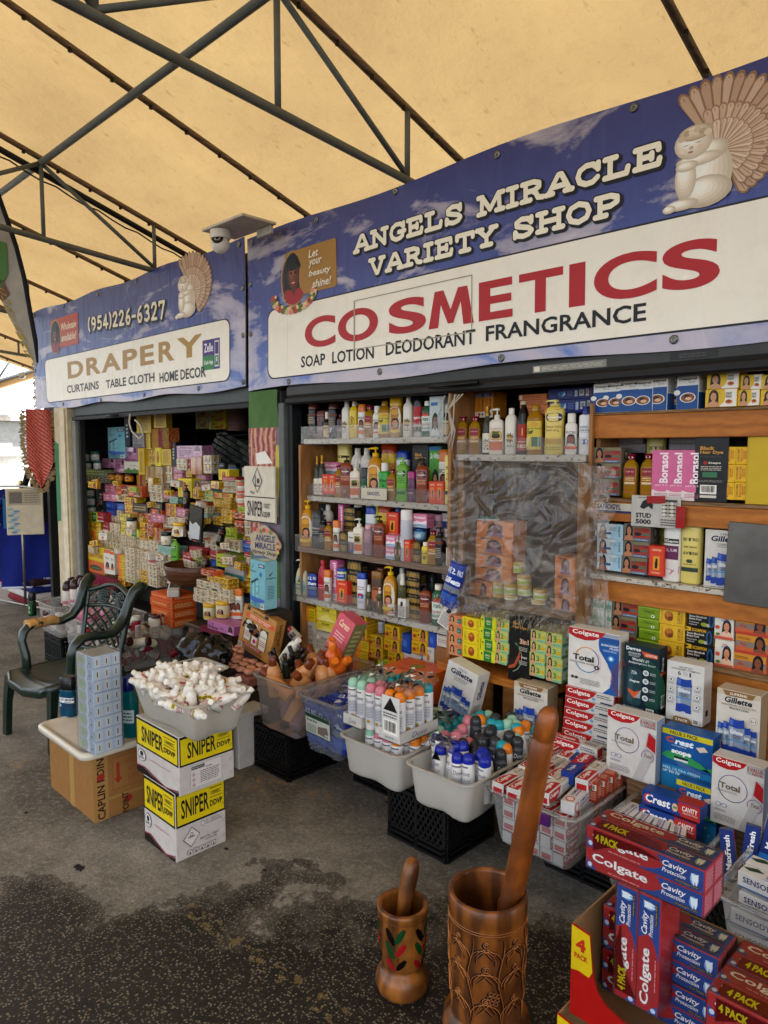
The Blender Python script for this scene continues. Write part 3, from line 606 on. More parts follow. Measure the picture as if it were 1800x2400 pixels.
def c_left(p,fn):
 F=lambda u,v,e:fn(u,v,e)
 for g_,mt,e in((.008,M('#23202a','ink'),.0012),(0,pm,.0022)):
  xa,xb,za,zb=-7.27-g_,-4.12+g_,2.175-g_,2.575+g_;n=14
  for i in range(n):
   u0=xa+(xb-xa)*i/n;u1=xa+(xb-xa)*(i+1)/n
   if i in(0,n-1):
    q=rrp(u0,za,u1,zb,.06,False)
    if i:q=[(u0+u1-a,b)for a,b in q]
    tr=tessellate_polygon([[Vector((a,b,0))for a,b in q]]);p.add([fn(a,b,e)for a,b in q],[tuple(t)for t in tr],mt)
   else:
    for q in range(5):z0_,z1_=za+(zb-za)*q/5,za+(zb-za)*(q+1)/5;p.add([fn(u0,z0_,e),fn(u1,z0_,e),fn(u1,z1_,e),fn(u0,z1_,e)],[(0,1,2,3)],mt)
 W_=[(PY(a/2.37,550+(790-.13*(a-375))/2.37,D-.08).x,PY(b/2.37,550+(790-.13*(b-375))/2.37,D-.08).x)for a,b in[(375,458),(476,556),(560,668),(680,762),(780,858),(884,972),(985,1124)]]
 for ch,(a,b)in zip('DRAPERY',W_):p.art([('t',ch,a,2.365,b,2.515,'#b08c3c',.03)],F,e=.0034)
 p.art([('t','CURTAINS',-6.79,2.235,-6.12,2.305,'#222226',.02),('t','TABLE CLOTH',-5.98,2.23,-5.12,2.3,'#222226',.02),('t','HOME DECOR',-5.03,2.22,-4.6,2.29,'#222226',.02)][:2]+[('t','HOME DECOR',-5.04,2.215,-4.66+.26,2.29,'#222226',.02)],F,e=.0034)
 for o_,cc,th,e in((.012,'#17151c',.042,.0012),(0,'#17151c',.037,.0024),(0,'#e9dfc8',.024,.0042)):
  slab(p,'(954)226-6327',fn,-6.3+o_,-4.94+o_,2.745-o_,2.68-o_,2.855-o_,2.82-o_,th,cc,e)
 p.art([('p',rrp(-7.1,2.66,-6.5,2.935,.02),'#b8522c')],F,e=.0024)
 p.art([('t','Wholesale',-6.86,2.81,-6.54,2.875,'#e9dcc4',.02,.2),('t','available!',-6.86,2.71,-6.54,2.78,'#e9dcc4',.02,.2)],F,e=.0034)
 bportrait(p,fn,-7.12,2.61,-6.87,2.93,.0028,'#8f1f2c')
 p.art([('r',-4.44,2.26,-4.23,2.465,'#4b3480'),('r',-4.44,2.26,-4.3,2.355,'#35884a'),('t','Zelle',-4.42,2.38,-4.31,2.44,'#e8e4ee',.02),('t','Cash App',-4.42,2.29,-4.31,2.325,'#eef2ea',.02),('r',-4.29,2.275,-4.24,2.45,'#d8d6dc'),('r',-4.285,2.36,-4.245,2.44,'#4b3480'),('r',-4.285,2.285,-4.245,2.35,'#35884a'),('t','$',-4.275,2.295,-4.255,2.34,'#ffffff',.03)],F,e=.0028)
 angel(p,-4.79,2.65,.37,fn,.0028,1.25)
banner('shop_banner',-7.57,-3.945,2.115,3.06,'faded blue sky banner advertising drapery with a phone number',banner_mat('banner_sky_faded',9.1,2.1,3.05),c_left,yl(-7.5,-4.0,6,3.03)+yl(-6.9,-4.5,4,2.142)+[(-3.97,2.75),(-3.97,2.45),(-3.97,2.15),(-7.54,2.5)])
sc_=empty('security_camera',(-3.66,D-.12,3.03),0,'white dome security camera under a white board above the drapery banner','camera')
m_=MB();m_.box(-.27,-.26,0,.16,-.02,.016,M('#cfc8ba','paint'),.003,X=Matrix.Rotation(.0,4,'Z'));m_.box(-.0,-.05,-.05,.14,-.03,0,M('#bfb8aa','paint'),.003);m_.obj('mounting_board',sc_)
m_=MB();m_.lathe([(.06,0),(.062,-.035),(.058,-.05)][::-1],M('#d9d4c8','gloss'),18,X=Matrix.Translation((-.16,-.2,-.005)));m_.obj('mount',sc_)
m_=MB();X=Matrix.Translation((-.16,-.2,-.085))@Matrix.Rotation(math.radians(35),4,'Z')@Matrix.Rotation(math.radians(62),4,'X')
m_.lathe([(.056*math.sin(a),-.056*math.cos(a))for a in[pi*i/12 for i in range(0,12)]]+[(.014,.053)],M('#e2ddd2','gloss'),18,X=X)
hd=m_.obj('camera_dome',sc_);m_=MB();m_.lathe([(.034,.042),(.036,.052),(.02,.056),(.018,.05)],M('#0c0c10','gloss'),14,X=X);m_.lathe([(.014,.054),(.01,.059)],M('#23252c','gloss'),10,X=X);m_.obj('lens',sc_)
# ================= PRODUCTS =================
def carton_mb(w,h,d,base,front=(),right=(),top=(),left=(),c=.0012,kind='card'):
 m_=MB();ak='shrink' if kind=='shrink' else 'ink'
 c=max(c,.003)if kind=='shrink' else c
 m_.box(-w/2,-d/2,0,w/2,d/2,h,M(base,kind),c)
 m_.art(front,lambda u,v,e:(-w/2+c+u*(w-2*c),-d/2-e,c+v*(h-2*c)),w/h,kind=ak)
 m_.art(right,lambda u,v,e:(w/2+e,-d/2+c+u*(d-2*c),c+v*(h-2*c)),d/h,kind=ak)
 m_.art(top,lambda u,v,e:(-w/2+c+u*(w-2*c),-d/2+c+v*(d-2*c),h+e),w/d,kind=ak)
 m_.art(left,lambda u,v,e:(-w/2-e,d/2-c-u*(d-2*c),c+v*(h-2*c)),d/h,kind=ak)
 return m_
SK,HR='#a56a4a','#1a1110'
K={}
def kk(key,w,h,d,base,front,desc,right=(),top=(),name='carton',cat='box',left=(),mk='card'):K[key]=dict(mk=mk,w=w,h=h,d=d,base=base,front=front,right=right,top=top,left=left,desc=desc,name=name,cat=cat)
papF=[('r',0,0,1,.03,'#c48a1c'),('f',.5,.02,.95,.96,SK,HR,'#b77650'),('e',.2,.34,.16,.2,'#c8742a'),('e',.2,.34,.09,.1,'#7a3c18'),('e',.36,.22,.1,.12,'#d9922e'),('t','Papaya',.1,.68,.45,.84,'#8a5a14',.02,.3),('e',.45,.5,.05,.07,'#5c3d16')]
kk('papaya',.115,.075,.1,'#d3ac1e',papF,'yellow soap box with fruit and woman in profile',right=[('r',.05,.2,.95,.35,'#b5881a'),('l',.1,.45,.9,.85,3,'#8a6a1c')],top=[('t','Papaya',.15,.3,.8,.7,'#9a6a18',.02,.2)])
kk('ombre',.1,.07,.1,'#d2b41e',[('r',.0,0,.3,1,'#d26a22'),('r',.3,0,.55,1,'#d78c20'),('r',.0,.92,1,1,'#b54d1f'),('l',.6,.2,.95,.8,3,'#8c8a1e')],'orange to yellow soap box',right=[('r',0,0,.5,1,'#cd7a22'),('l',.1,.2,.9,.8,3,'#8c5a1e')],top=[('r',0,0,.35,1,'#cf7422')])
kk('wrapwhite',.11,.075,.1,'#cbc3b4',[('r',0,.86,1,1,'#b9b0a0'),('p',[(0,.1),(.3,.5),(0,.9)],'#e2dccf'),('t','SOAP',.4,.35,.8,.6,'#7c7468',.02),('l',.15,.08,.9,.3,3,'#8f877a')],'white cellophane wrapped soap box',right=[('l',.1,.2,.9,.8,4,'#98907f')],top=[('l',.1,.2,.9,.8,3,'#a8a090')])
kk('wrapyellow',.115,.08,.1,'#d5c245',[('r',0,.55,1,.6,'#b99f2c'),('p',[(0,0),(.5,.5),(1,0)],'#dfd07a'),('t','SOAP',.3,.65,.7,.88,'#5b4a22',.03)],'pale yellow cellophane wrapped soap box',right=[('l',.1,.2,.9,.8,3,'#a58c2c')],top=[('r',0,.4,1,.6,'#e4d88c')])
kk('lime',.11,.07,.09,'#b9c42c',[('r',.3,0,.55,1,'#2f7d3c'),('r',.34,.2,.51,.8,'#dce8b0'),('l',.6,.2,.95,.8,3,'#6b7d1c')],'lime soap box with a green band',top=[('r',.3,0,.55,1,'#2f7d3c')])
kk('blue',.1,.1,.1,'#22448f',[('r',.08,.1,.92,.9,'#2c55a8'),('e',.5,.5,.2,.2,'#4a77c4')],'blue box in clear wrap',right=[('l',.1,.2,.9,.8,3,'#6f8fcc')])
kk('redbox',.06,.1,.05,'#c23a22',[('r',.1,.05,.9,.95,'#cf4a2a'),('r',.3,.2,.7,.74,'#d9922e'),('p',[(.42,.25),(.4,.45),(.48,.68),(.56,.66),(.6,.42),(.56,.25)],'#1d1410'),('t','VENTRE',.2,.82,.8,.9,'#e8c9a0',.02)],'small red box with a dancing figure in a gold window',right=[('l',.15,.15,.85,.85,7,'#e0a88c')],top=[('r',.1,.1,.9,.9,'#a92f1c')])
kk('redtall',.07,.15,.05,'#c8402a',[('r',.06,.03,.94,.97,'#d04c2c'),('r',.28,.2,.72,.66,'#dd9a30'),('p',[(.42,.25),(.4,.42),(.48,.6),(.58,.58),(.6,.38),(.56,.25)],'#1d1410'),('t','VENTRE',.2,.84,.8,.9,'#f0d4b0',.02),('l',.2,.07,.8,.14,2,'#f0c8a8')],'tall red box with a dancing figure in a gold window')
borF=[('r',0,0,1,.2,'#dfd3cf'),('e',.5,.24,.5,.08,'#d3759c'),('v','Borasol',.38,.34,.82,.95,'#f1e3e6',.03),('t','pH 5.5',.2,.27,.8,.31,'#f1e3e6'),('l',.15,.05,.85,.14,3,'#a8607e')]
kk('borasol',.095,.31,.06,'#d0709a',borF,'tall pink antiseptic box with white sideways lettering',right=[('l',.15,.1,.85,.9,20,'#efd4dd')],top=[('r',.1,.1,.9,.9,'#dc8cad')])
kk('borsq',.1,.1,.06,'#d98aa6',[('r',0,0,1,.36,'#a9bccb'),('p',[(0,.36),(.3,.5),(.6,.4),(1,.55),(1,.3),(0,.2)],'#e6dcdd'),('p',[(0,.14),(.4,.24),(1,.12),(1,.06),(.4,.16),(0,.06)],'#6f93b8'),('t','Borasol',.1,.66,.9,.84,'#f3e8ea',.03)],'square pink and blue box with white lettering',right=[('e',.3,.7,.16,.1,'#b45a80'),('e',.7,.7,.16,.1,'#b45a80'),('l',.1,.1,.9,.5,4,'#a86a80')])
kk('blackgold',.095,.105,.06,'#15130f',[('e',.18,.5,.17,.46,'#8a7038'),('e',.4,.5,.16,.48,'#a98a48'),('e',.62,.5,.16,.48,'#a98a48'),('e',.84,.5,.16,.46,'#8a7038'),('r',.17,0,.19,1,'#3a2d14'),('r',.39,0,.41,1,'#3a2d14'),('r',.61,0,.63,1,'#3a2d14'),('r',.83,0,.85,1,'#3a2d14'),('r',0,.36,1,.64,'#17140f'),('t',"Reve d'Or",.2,.44,.8,.56,'#b09a5c',0,.2)],'black box with gold shell pattern',right=[('l',.2,.2,.8,.8,5,'#8a7038')])
kk('desyrel',.085,.225,.075,'#dedad2',[('r',0,0,1,.58,'#1c5590'),('e',.0,.5,.16,.08,'#dedad2'),('p',[(0,.58),(0,.68),(.1,.7),(1,.7),(1,.58)],'#1c5590'),('e',.52,.34,.38,.15,'#e8e2d6'),('e',.52,.34,.33,.13,'#8a5a3c'),('e',.48,.37,.14,.06,'#2c1a12'),('e',.56,.31,.16,.05,'#d8b090'),('t','Desyrel',.1,.84,.92,.93,'#16181c',.03),('t','Syrup',.55,.77,.85,.81,'#333333')],'white and blue syrup box with round photo',right=[('r',0,0,1,.5,'#1c5590'),('l',.1,.55,.9,.95,12,'#7d8a98')],top=[('r',0,0,1,1,'#173f70')])
kk('pawpaw',.2,.1,.09,'#dcb81e',[('p',[(.35,0),(.52,.12),(.62,.3),(.66,.6),(.62,1),(1,1),(1,0)],'#e6e0d2'),('f',.02,.0,.5,1,'#c99a74','#3a2417','#c99a74'),('t','PAW',.68,.66,.86,.82,'#2a2a2a',.01),('t','PAW',.68,.48,.86,.64,'#2a2a2a',.01),('e',.77,.28,.11,.12,'#c46a2c'),('e',.77,.3,.05,.04,'#3a1a0c')],'yellow and white fruit soap pack with a face on it')
kk('caretone',.19,.12,.09,'#7d7468',[('f',.0,0,.4,1,'#b98462','#1c1311','#b98462'),('r',.4,.18,1,.8,'#a63c30'),('r',.4,.8,1,1,'#7f7a5c'),('t','CARE',.42,.6,.68,.8,'#4c5a34',.03),('t','TONE',.7,.6,.96,.8,'#7c2c24',.03),('e',.55,.42,.13,.12,'#211818'),('r',.7,.34,.97,.5,'#57705a'),('r',.4,.0,.96,.16,'#62708a'),('t','COLLAGEN FORMULA',.43,.04,.93,.12,'#d5dae4')],'grey and red soap pack with long haired woman',right=[('r',0,0,1,1,'#6d6a5a'),('e',.5,.5,.25,.35,'#1f1c1a'),('e',.5,.5,.16,.24,'#8a8674')])
kk('perfect',.18,.1,.09,'#cfd8dc',[('p',[(.5,0),(1,0),(1,1),(.75,1)],'#a9c8d6'),('f',.02,-.0,.42,1,'#9c6850','#2c1a16','#9c6850'),('r',.3,.3,.56,.46,'#47648c'),('v','perfect',.84,.2,.93,.9,'#39506a',.02),('l',.5,.55,.8,.85,4,'#8da0ac')],'pale blue soap pack with bare shouldered woman')
kk('turmeric',.11,.12,.08,'#dcb513',[('v','CURCUMA',.1,.12,.3,.92,'#a0641c',.03),('r',.4,.15,.55,.9,'#bb5a1a'),('v','TURMERIC',.41,.2,.53,.86,'#e8b820',.02),('v','SOAP',.62,.3,.76,.8,'#b0452a',.02),('v','SAVON',.8,.3,.9,.8,'#b0702a',.02)],'bright yellow turmeric soap box with orange lettering',right=[('l',.1,.1,.9,.9,6,'#b0801a')])
kk('curcumaF',.18,.135,.09,'#d9b235',[('e',.38,.5,.18,.3,'#9a5a20'),('e',.36,.6,.12,.16,'#bb7a2c'),('e',.44,.36,.1,.13,'#7a3f14'),('v','CURCUMA',.72,.12,.84,.9,'#8a6214',.02),('v','TURMERIC',.86,.12,.95,.9,'#8a6214',.0),('v','naturelle',.06,.2,.13,.85,'#a5802c')],'yellow turmeric soap pack with root picture')
kk('scorpion',.18,.12,.09,'#161412',[('r',.0,.74,.2,.99,'#d3a91e'),('t','SCORPION',.24,.76,.74,.94,'#d3a91e',.03),('t','Savon Mentholé',.06,.56,.68,.68,'#d9d4c6',.02),('t','Extra Fort',.06,.4,.5,.52,'#d9d4c6',.02),('t','Traitement',.06,.22,.42,.31,'#d9d4c6'),('t','Intensif',.06,.08,.34,.17,'#d9d4c6'),('e',.6,.2,.12,.12,'#8f9c2c'),('e',.74,.18,.07,.1,'#b5b09c'),('e',.86,.5,.11,.42,'#245a86'),('p',[(.84,.15),(.8,.5),(.83,.8),(.89,.8),(.92,.5),(.88,.15)],'#10161c'),('e',.04,.88,.04,.06,'#161412')],'black soap pack with a yellow scorpion strip',left=[('r',0,0,1,1,'#bb9820')],right=[('r',0,0,1,1,'#bb9820')])
kk('greenpk',.18,.115,.09,'#7d9a1e',[('r',0,.86,1,1,'#96b236'),('t','TETMOSOL',.26,.5,.8,.68,'#3f5c14',.02),('t','Medicated Soap',.2,.76,.85,.84,'#4f6c1c'),('e',.72,.24,.09,.14,'#dfe3d0'),('e',.72,.24,.04,.09,'#2c4410'),('r',0,0,1,.07,'#5f7c18')],'green medicated soap pack',top=[('r',.1,.1,.9,.9,'#6b8818')])
kk('savon',.13,.17,.09,'#d6d2c6',[('r',0,0,1,.12,'#c85840'),('f',.28,.12,1,.82,'#c98f6c','#20120e','#d9b8a0'),('t','Savon',.42,.82,.68,.9,'#b1462c',.01,.2),('t','de beauté',.36,.74,.78,.81,'#2c4a80',.01,.2),('e',.16,.48,.13,.08,'#c85840'),('e',.2,.2,.12,.06,'#6a7c2c')],'white and coral soap box with seated woman')
kk('coral',.25,.13,.09,'#c86a42',[('r',0,.62,1,.95,'#c89030'),('r',0,.3,1,.6,'#8a7c70'),('f',.5,-.02,1,1.0,'#8a5238','#130d0c','#8a5238'),('l',.05,.7,.5,.85,2,'#8a4c1c'),('t','Plus',.14,.36,.36,.52,'#c9452c',.02,.2),('r',0,0,1,.1,'#c04430')],'orange wrapped soap pack with curly haired woman')
kk('minty',.05,.09,.05,'#c9d0c2',[('r',0,0,1,.4,'#7fae98'),('r',.2,.8,.8,.95,'#a9a47c'),('v','fair',.35,.3,.6,.75,'#4f6c5c'),('l',.1,.05,.9,.3,2,'#5c8c74')],'mint and white small box')
kk('three',.125,.09,.09,'#b9bf72',[('f',0,0,.42,1,'#c99a78','#17100e','#c99a78'),('t','3',.46,.3,.66,.8,'#5c8a34',.02),('r',.68,.36,.96,.62,'#c9a92c'),('r',.42,0,1,.2,'#8fbfa0'),('l',.45,.04,.95,.17,2,'#477a5c')],'pale green soap box with wavy haired woman',right=[('r',0,0,1,1,'#b8cfc0'),('r',0,0,1,.25,'#5ca08a'),('e',.3,.5,.12,.2,'#8fae3c'),('e',.7,.5,.12,.2,'#8fae3c')])
kk('peach',.13,.105,.09,'#d08c62',[('f',0,0,.48,1,'#c39470','#120c0b','#c39470'),('p',[(.66,.25),(.66,.72),(.95,.78),(.95,.2)],'#1f6e5c'),('l',.7,.35,.9,.6,2,'#8fc0ae'),('l',.5,.82,.95,.95,2,'#a85a34')],'peach soap box with dark haired woman')
kk('lemonb',.15,.12,.09,'#d9c41c',[('e',.5,.48,.18,.34,'#9c4a1c'),('e',.48,.6,.1,.12,'#c87a2c'),('v','LEMON',.08,.2,.2,.85,'#a98a18',.01),('v','SAVON',.84,.2,.95,.85,'#a98a18',.01)],'yellow soap box with red fruit picture')
kk('lemong',.13,.1,.09,'#d0cf24',[('r',.26,0,.78,1,'#267a3c'),('t','LEMON',.36,.52,.7,.7,'#d4dca0',.02),('t','SOAP',.4,.3,.66,.44,'#d4dca0',.02),('e',.13,.7,.05,.1,'#1f5c2c')],'yellow and green lemon soap box')
kk('blackdye',.2,.42,.07,'#13110f',[('t','Black',.2,.86,.56,.91,'#b98a4a',.03),('t','Hair Dye',.2,.79,.8,.85,'#b98a4a',.03),('a',.0,.36,.24,.25,-70,60,'#9aa88a'),('p',[(.0,.16),(.3,.2),(.5,.34),(.56,.5),(.44,.4),(.2,.28),(0,.26)],'#a8552c'),('p',[(.0,.2),(.26,.25),(.48,.42),(.2,.32),(0,.3)],'#2c1712'),('p',[(.3,.62),(.5,.54),(.58,.44),(.46,.5)],'#2c5a24'),('t','3in1',.52,.58,.92,.66,'#d8b090',.03),('r',.5,.36,.56,.39,'#b0302c'),('t','Steps',.6,.355,.86,.4,'#d0cbbf',.02),('t','500 ml',.7,.03,.94,.06,'#c9c4b8'),('l',.5,.47,.9,.54,3,'#b0aca0'),('l',.5,.26,.9,.33,3,'#b0aca0')],'tall black hair dye box with orange locks')
kk('blackdye2',.16,.42,.06,'#12110f',[('t','Black',.16,.8,.6,.86,'#c09040',.04),('t','Hair Dye',.16,.73,.86,.79,'#c09040',.04),('t','shampoo',.16,.68,.8,.72,'#4a4844',.02),('t','3 Steps',.28,.58,.8,.62,'#d6d0c4',.03),('r',.28,.578,.38,.625,'#b0302c'),('l',.2,.48,.85,.56,3,'#bdb8ac'),('r',.26,.38,.7,.46,'#3f7a58'),('l',.1,.3,.9,.34,2,'#8a8880'),('b',.2,.12,.7,.26),('r',.2,.06,.7,.1,'#cfcabf')],'tall black hair dye box with gold lettering',right=[('l',.15,.1,.85,.9,14,'#4f4c46')])
kk('yellowcard',.34,.5,.02,'#c2a414',[('r',.02,.01,.98,.99,'#c6aa1c')],'plain yellow card sheet',name='card_sheet')
kk('mauve',.18,.12,.1,'#a85c86',[('t','Prima',.1,.3,.45,.7,'#efe0ea',.02)],'mauve box')
kk('blueship',.42,.12,.3,'#14287a',[('e',.28,.5,.07,.25,'#2c7ab0'),('p',[(.3,.2),(.36,.8),(.38,.4)],'#c9d4e8'),('r',.58,.2,.64,.8,'#b9c4d8'),('b',.68,.25,.78,.8),('b',.82,.2,.88,.85),('v','OCOO',.9,.2,.94,.85,'#c06a7a'),('l',.42,.25,.55,.75,4,'#7a8ac4')],'deep blue shipping box with barcodes')
kk('esapharma',.16,.3,.1,'#c8861e',[('r',0,0,1,.22,'#d8cdbf'),('r',0,.78,1,1,'#8c8494'),('v','ESAPHARMA',.6,.26,.8,.76,'#2c1a10',.03),('e',.7,.88,.16,.08,'#5a5468'),('e',.3,.12,.14,.07,'#b0303a'),('e',.7,.12,.1,.05,'#3c3c44'),('v','MOVATE',.2,.3,.36,.74,'#c0481c',.02)],'orange ointment box with white ends')
kk('orangeflat',.35,.05,.2,'#c9752a',[('r',.02,.1,.12,.9,'#e0cdb8'),('l',.2,.2,.9,.8,2,'#a0501c')],'flat orange ointment carton')
kk('bluebags',.07,.07,.05,'#1f2c78',[('f',.1,0,.9,.7,'#9a6a50','#111111','#3a4ba0'),('l',.1,.72,.9,.92,2,'#b9bfe0')],'navy blue foil sachet pack')
kk('greencard',.085,.22,.04,'#4f9a2c',[('f',.1,.02,.9,.6,'#d9b090','#1c1210','#e6dcd0'),('t','So White',.1,.78,.9,.88,'#e8eede',.02,.3),('r',0,.93,1,1,'#2c7ab0')],'green lotion box with lady in a white dress')
kk('palebox',.08,.24,.05,'#b9c4c2',[('f',.05,.04,.75,.6,'#8a6a5c','#1c1614','#d6d8d4'),('r',.1,.78,.6,.86,'#3f6ca4'),('v','PERFECT WHITE',.78,.2,.92,.95,'#8a969a')],'pale grey lotion box with a standing lady')
kk('desbox',.08,.1,.06,'#d9d4ca',[('r',0,0,1,.5,'#1f4c88'),('t','Desyrel',.15,.66,.85,.8,'#1c1c20',.02),('e',.5,.28,.2,.2,'#a87a58')],'small white and blue syrup box')
kk('zebra',.075,.14,.03,'#d8d4ca',[('l',.1,.05,.9,.45,6,'#2c2c30'),('p',[(.3,.6),(.36,.84),(.6,.9),(.7,.72),(.55,.6)],'#1c1c1e'),('l',.1,.48,.9,.58,2,'#444444')],'white leaflet box with a horse mark')
kk('idole',.11,.17,.06,'#d0cabd',[('t','IDOLE',.2,.74,.8,.84,'#2c2a28',.02),('p',[(.4,.1),(.34,.42),(.5,.6),(.66,.42),(.6,.1)],'#c07a3c'),('l',.15,.62,.85,.7,2,'#8a857a')],'white cream box with an orange swirl')
kk('bluesky',.2,.34,.1,'#1f4a9a',[('r',0,.55,1,.72,'#5a78b8'),('r',0,.4,1,.5,'#8ea6cc'),('e',.5,.84,.28,.1,'#c9542c'),('t','Softening',.28,.81,.72,.87,'#f0e4c0',.02),('r',0,.1,1,.16,'#5f83c0')],'tall blue seascape box with an orange badge')
kk('leaflet',.2,.06,.06,'#cfc6bd',[('l',.1,.3,.8,.7,2,'#a9938c'),('b',.84,.2,.96,.8)],'long white box lying on its side')
kk('brown',.24,.34,.16,'#a3734a',[('r',0,.47,1,.5,'#8d6240'),('r',.4,0,.43,1,'#94683f')],'plain brown cardboard box',cat='carton')
kk('greyp',.16,.09,.1,'#8d8788',[('l',.05,.2,.95,.8,3,'#a5a0a0')],'dim grey wrapped soap pack')
tubes5=lambda cap,tx:[('k',.04,.1,.3,.52,cap,tx),('k',.72,.08,.97,.5,cap,tx),('k',.18,.07,.46,.56,cap,tx),('k',.58,.07,.84,.54,cap,tx),('k',.33,.05,.7,.64,cap,tx)]
kk('gclear',1,1,.3,'#cfccc4',[('t','5 PACK',.36,.92,.64,.96,'#6b6b70',.01),('t','Gillette',.14,.81,.86,.91,'#111c4e',.03,.15),('t','CLEARSHIELD',.28,.745,.74,.78,'#38383c',.0),('l',.3,.71,.72,.735,1,'#777777')]+tubes5('#24489c','Gillette')+[('b',.74,.01,.94,.1),('l',.05,.02,.6,.045,1,'#666666')],'white five pack deodorant box showing blue capped sticks',right=[('v','Gillette',.3,.5,.7,.85,'#16246a',.03),('l',.2,.1,.8,.4,12,'#777777')],name='deodorant_box')
kk('gsup',1,1,.3,'#cfc9bd',[('r',0,.93,1,1,'#c2b49c'),('p',[(.12,1),(.2,.92),(.82,.92),(.9,1)],'#8c6c42'),('t','SUPREME',.3,.94,.7,.975,'#efe6d4',.01),('t','Gillette',.18,.82,.82,.91,'#0f1420',.03,.15),('t','MAXIMUM STRENGTH',.12,.77,.9,.805,'#8a7048',.0),('t','PROTECTION',.3,.73,.74,.762,'#22201c',.01),('e',.86,.62,.1,.055,'#8a8880'),('e',.86,.62,.092,.05,'#cfc9bd'),('t','6-1',.8,.6,.92,.64,'#22201c')]+tubes5('#24489c','Gillette')+[('r',0,.12,.17,.26,'#9a7444'),('t','5',.04,.18,.13,.25,'#f3ecdf',.02),('t','PACK',.03,.135,.14,.16,'#f3ecdf'),('b',.78,.01,.96,.1),('l',.05,.05,.7,.07,1,'#666666'),('l',.05,.015,.7,.035,1,'#666666')],'bronze topped five pack box of blue capped sticks',right=[('r',0,0,1,1,'#9a8a70')],name='deodorant_box',top=[('r',0,0,1,1,'#b9ab92')])
kk('g6in1',1,1,.3,'#d3d1cb',[('t',"GILLETTE'S",.32,.915,.7,.945,'#2c2e3a',.01),('t','STRONGEST FORMULA',.12,.875,.9,.905,'#2c2e3a',.01),('t','6',.3,.79,.38,.86,'#1d2233',.01),('e',.5,.825,.065,.035,'#8a8c92'),('e',.5,.825,.058,.03,'#d3d1cb'),('t','IN',.47,.813,.53,.838,'#1d2233'),('t','1',.62,.79,.66,.86,'#1d2233',.01),('k',.27,.16,.7,.77,'#24489c','Gillette')]+[q for j in range(3)for sx_ in(.13,.86)for q in(('e',sx_,.7-.16*j-(.06 if sx_>.5 else 0),.07,.04,'#7d8088'),('e',sx_,.7-.16*j-(.06 if sx_>.5 else 0),.063,.035,'#e0ded8'),('e',sx_,.7-.16*j-(.06 if sx_>.5 else 0),.025,.018,'#3a3c44'),('l',sx_-.09,.62-.16*j-(.06 if sx_>.5 else 0),sx_+.09,.655-.16*j-(.06 if sx_>.5 else 0),2,'#8a8c92'))]+[('p',[(.22,.0),(.24,.08),(.3,.1),(.64,.1),(.7,.08),(.72,0)],'#8c6f4a'),('t','5 PACK',.3,.025,.64,.07,'#f0e8da',.02),('b',.76,.02,.94,.11)],'white box showing a single tall blue capped stick',right=[('r',.3,.14,.6,.24,'#16171a')],name='deodorant_box')
kk('degbox',1,1,.3,'#14323c',[('t','Degree',.06,.9,.48,.97,'#e2e6e4',.03),('t','ADVANCED',.12,.86,.48,.89,'#e2e6e4'),('t','PROTECTION',.14,.825,.44,.85,'#d0d6d4'),('p',[(.5,.93),(.96,.91),(.96,.85),(.6,.85)],'#c65a30'),('t','ADVENTURE',.62,.865,.94,.9,'#f3ddd0',.01),('t',"World's #1",.24,.765,.72,.815,'#e2e6e4',.02),('t','Antiperspirant Brand',.14,.715,.9,.755,'#e2e6e4',.01)]+[('a',.36,.42,.3+.02*i,.306+.02*i,-60,75,'#2c6c50')for i in range(8)]+[('a',.36,.42,.3+.02*i,.306+.02*i,120,230,'#8a4428')for i in range(5)]+[('p',[(.12,.14),(.13,.6),(.18,.67),(.5,.66),(.56,.58),(.54,.14),(.44,.09),(.2,.1)],'#22424a'),('p',[(.15,.16),(.16,.56),(.2,.6),(.3,.6),(.28,.14)],'#35575e'),('t','Degree',.2,.44,.48,.485,'#e2e6e4',.02),('p',[(.16,.34),(.34,.3),(.5,.34),(.5,.3),(.34,.2),(.16,.3)],'#c9602f'),('p',[(.36,.22),(.54,.36),(.5,.22)],'#9aa0a0'),('t','72h',.24,.57,.4,.62,'#d8dcda',.01)]+[q for j in range(4)for q in(('e',.66,.62-.125*j,.085,.042,'#cfd4d2'),('e',.66,.62-.125*j,.05,.024,'#8a9a9c'),('l',.78,.595-.125*j,.96,.64-.125*j,2,'#b0bab8'))]+[('l',.04,.04,.62,.08,2,'#9aa8a8'),('b',.7,.02,.92,.1)],'dark teal antiperspirant box with an orange flash',right=[('r',0,0,1,1,'#10262e'),('v','Degree',.3,.66,.6,.86,'#e2e6e4',.02),('r',.1,.6,.9,.64,'#c65a30'),('b',.3,.1,.8,.3)],name='deodorant_box')
colg=lambda x0,y0,x1,y1:[('p',[(x0,y1),(x1,y1),(x1-(x1-x0)*.1,y0+(y1-y0)*.55),(x1-(x1-x0)*.3,y0+(y1-y0)*.15),(x0+(x1-x0)*.45,y0),(x0+(x1-x0)*.2,y0+(y1-y0)*.1),(x0,y0+(y1-y0)*.4)],'#b01c22'),('t','Colgate',x0+(x1-x0)*.1,y0+(y1-y0)*.38,x0+(x1-x0)*.82,y0+(y1-y0)*.9,'#f2ece4',.016)]
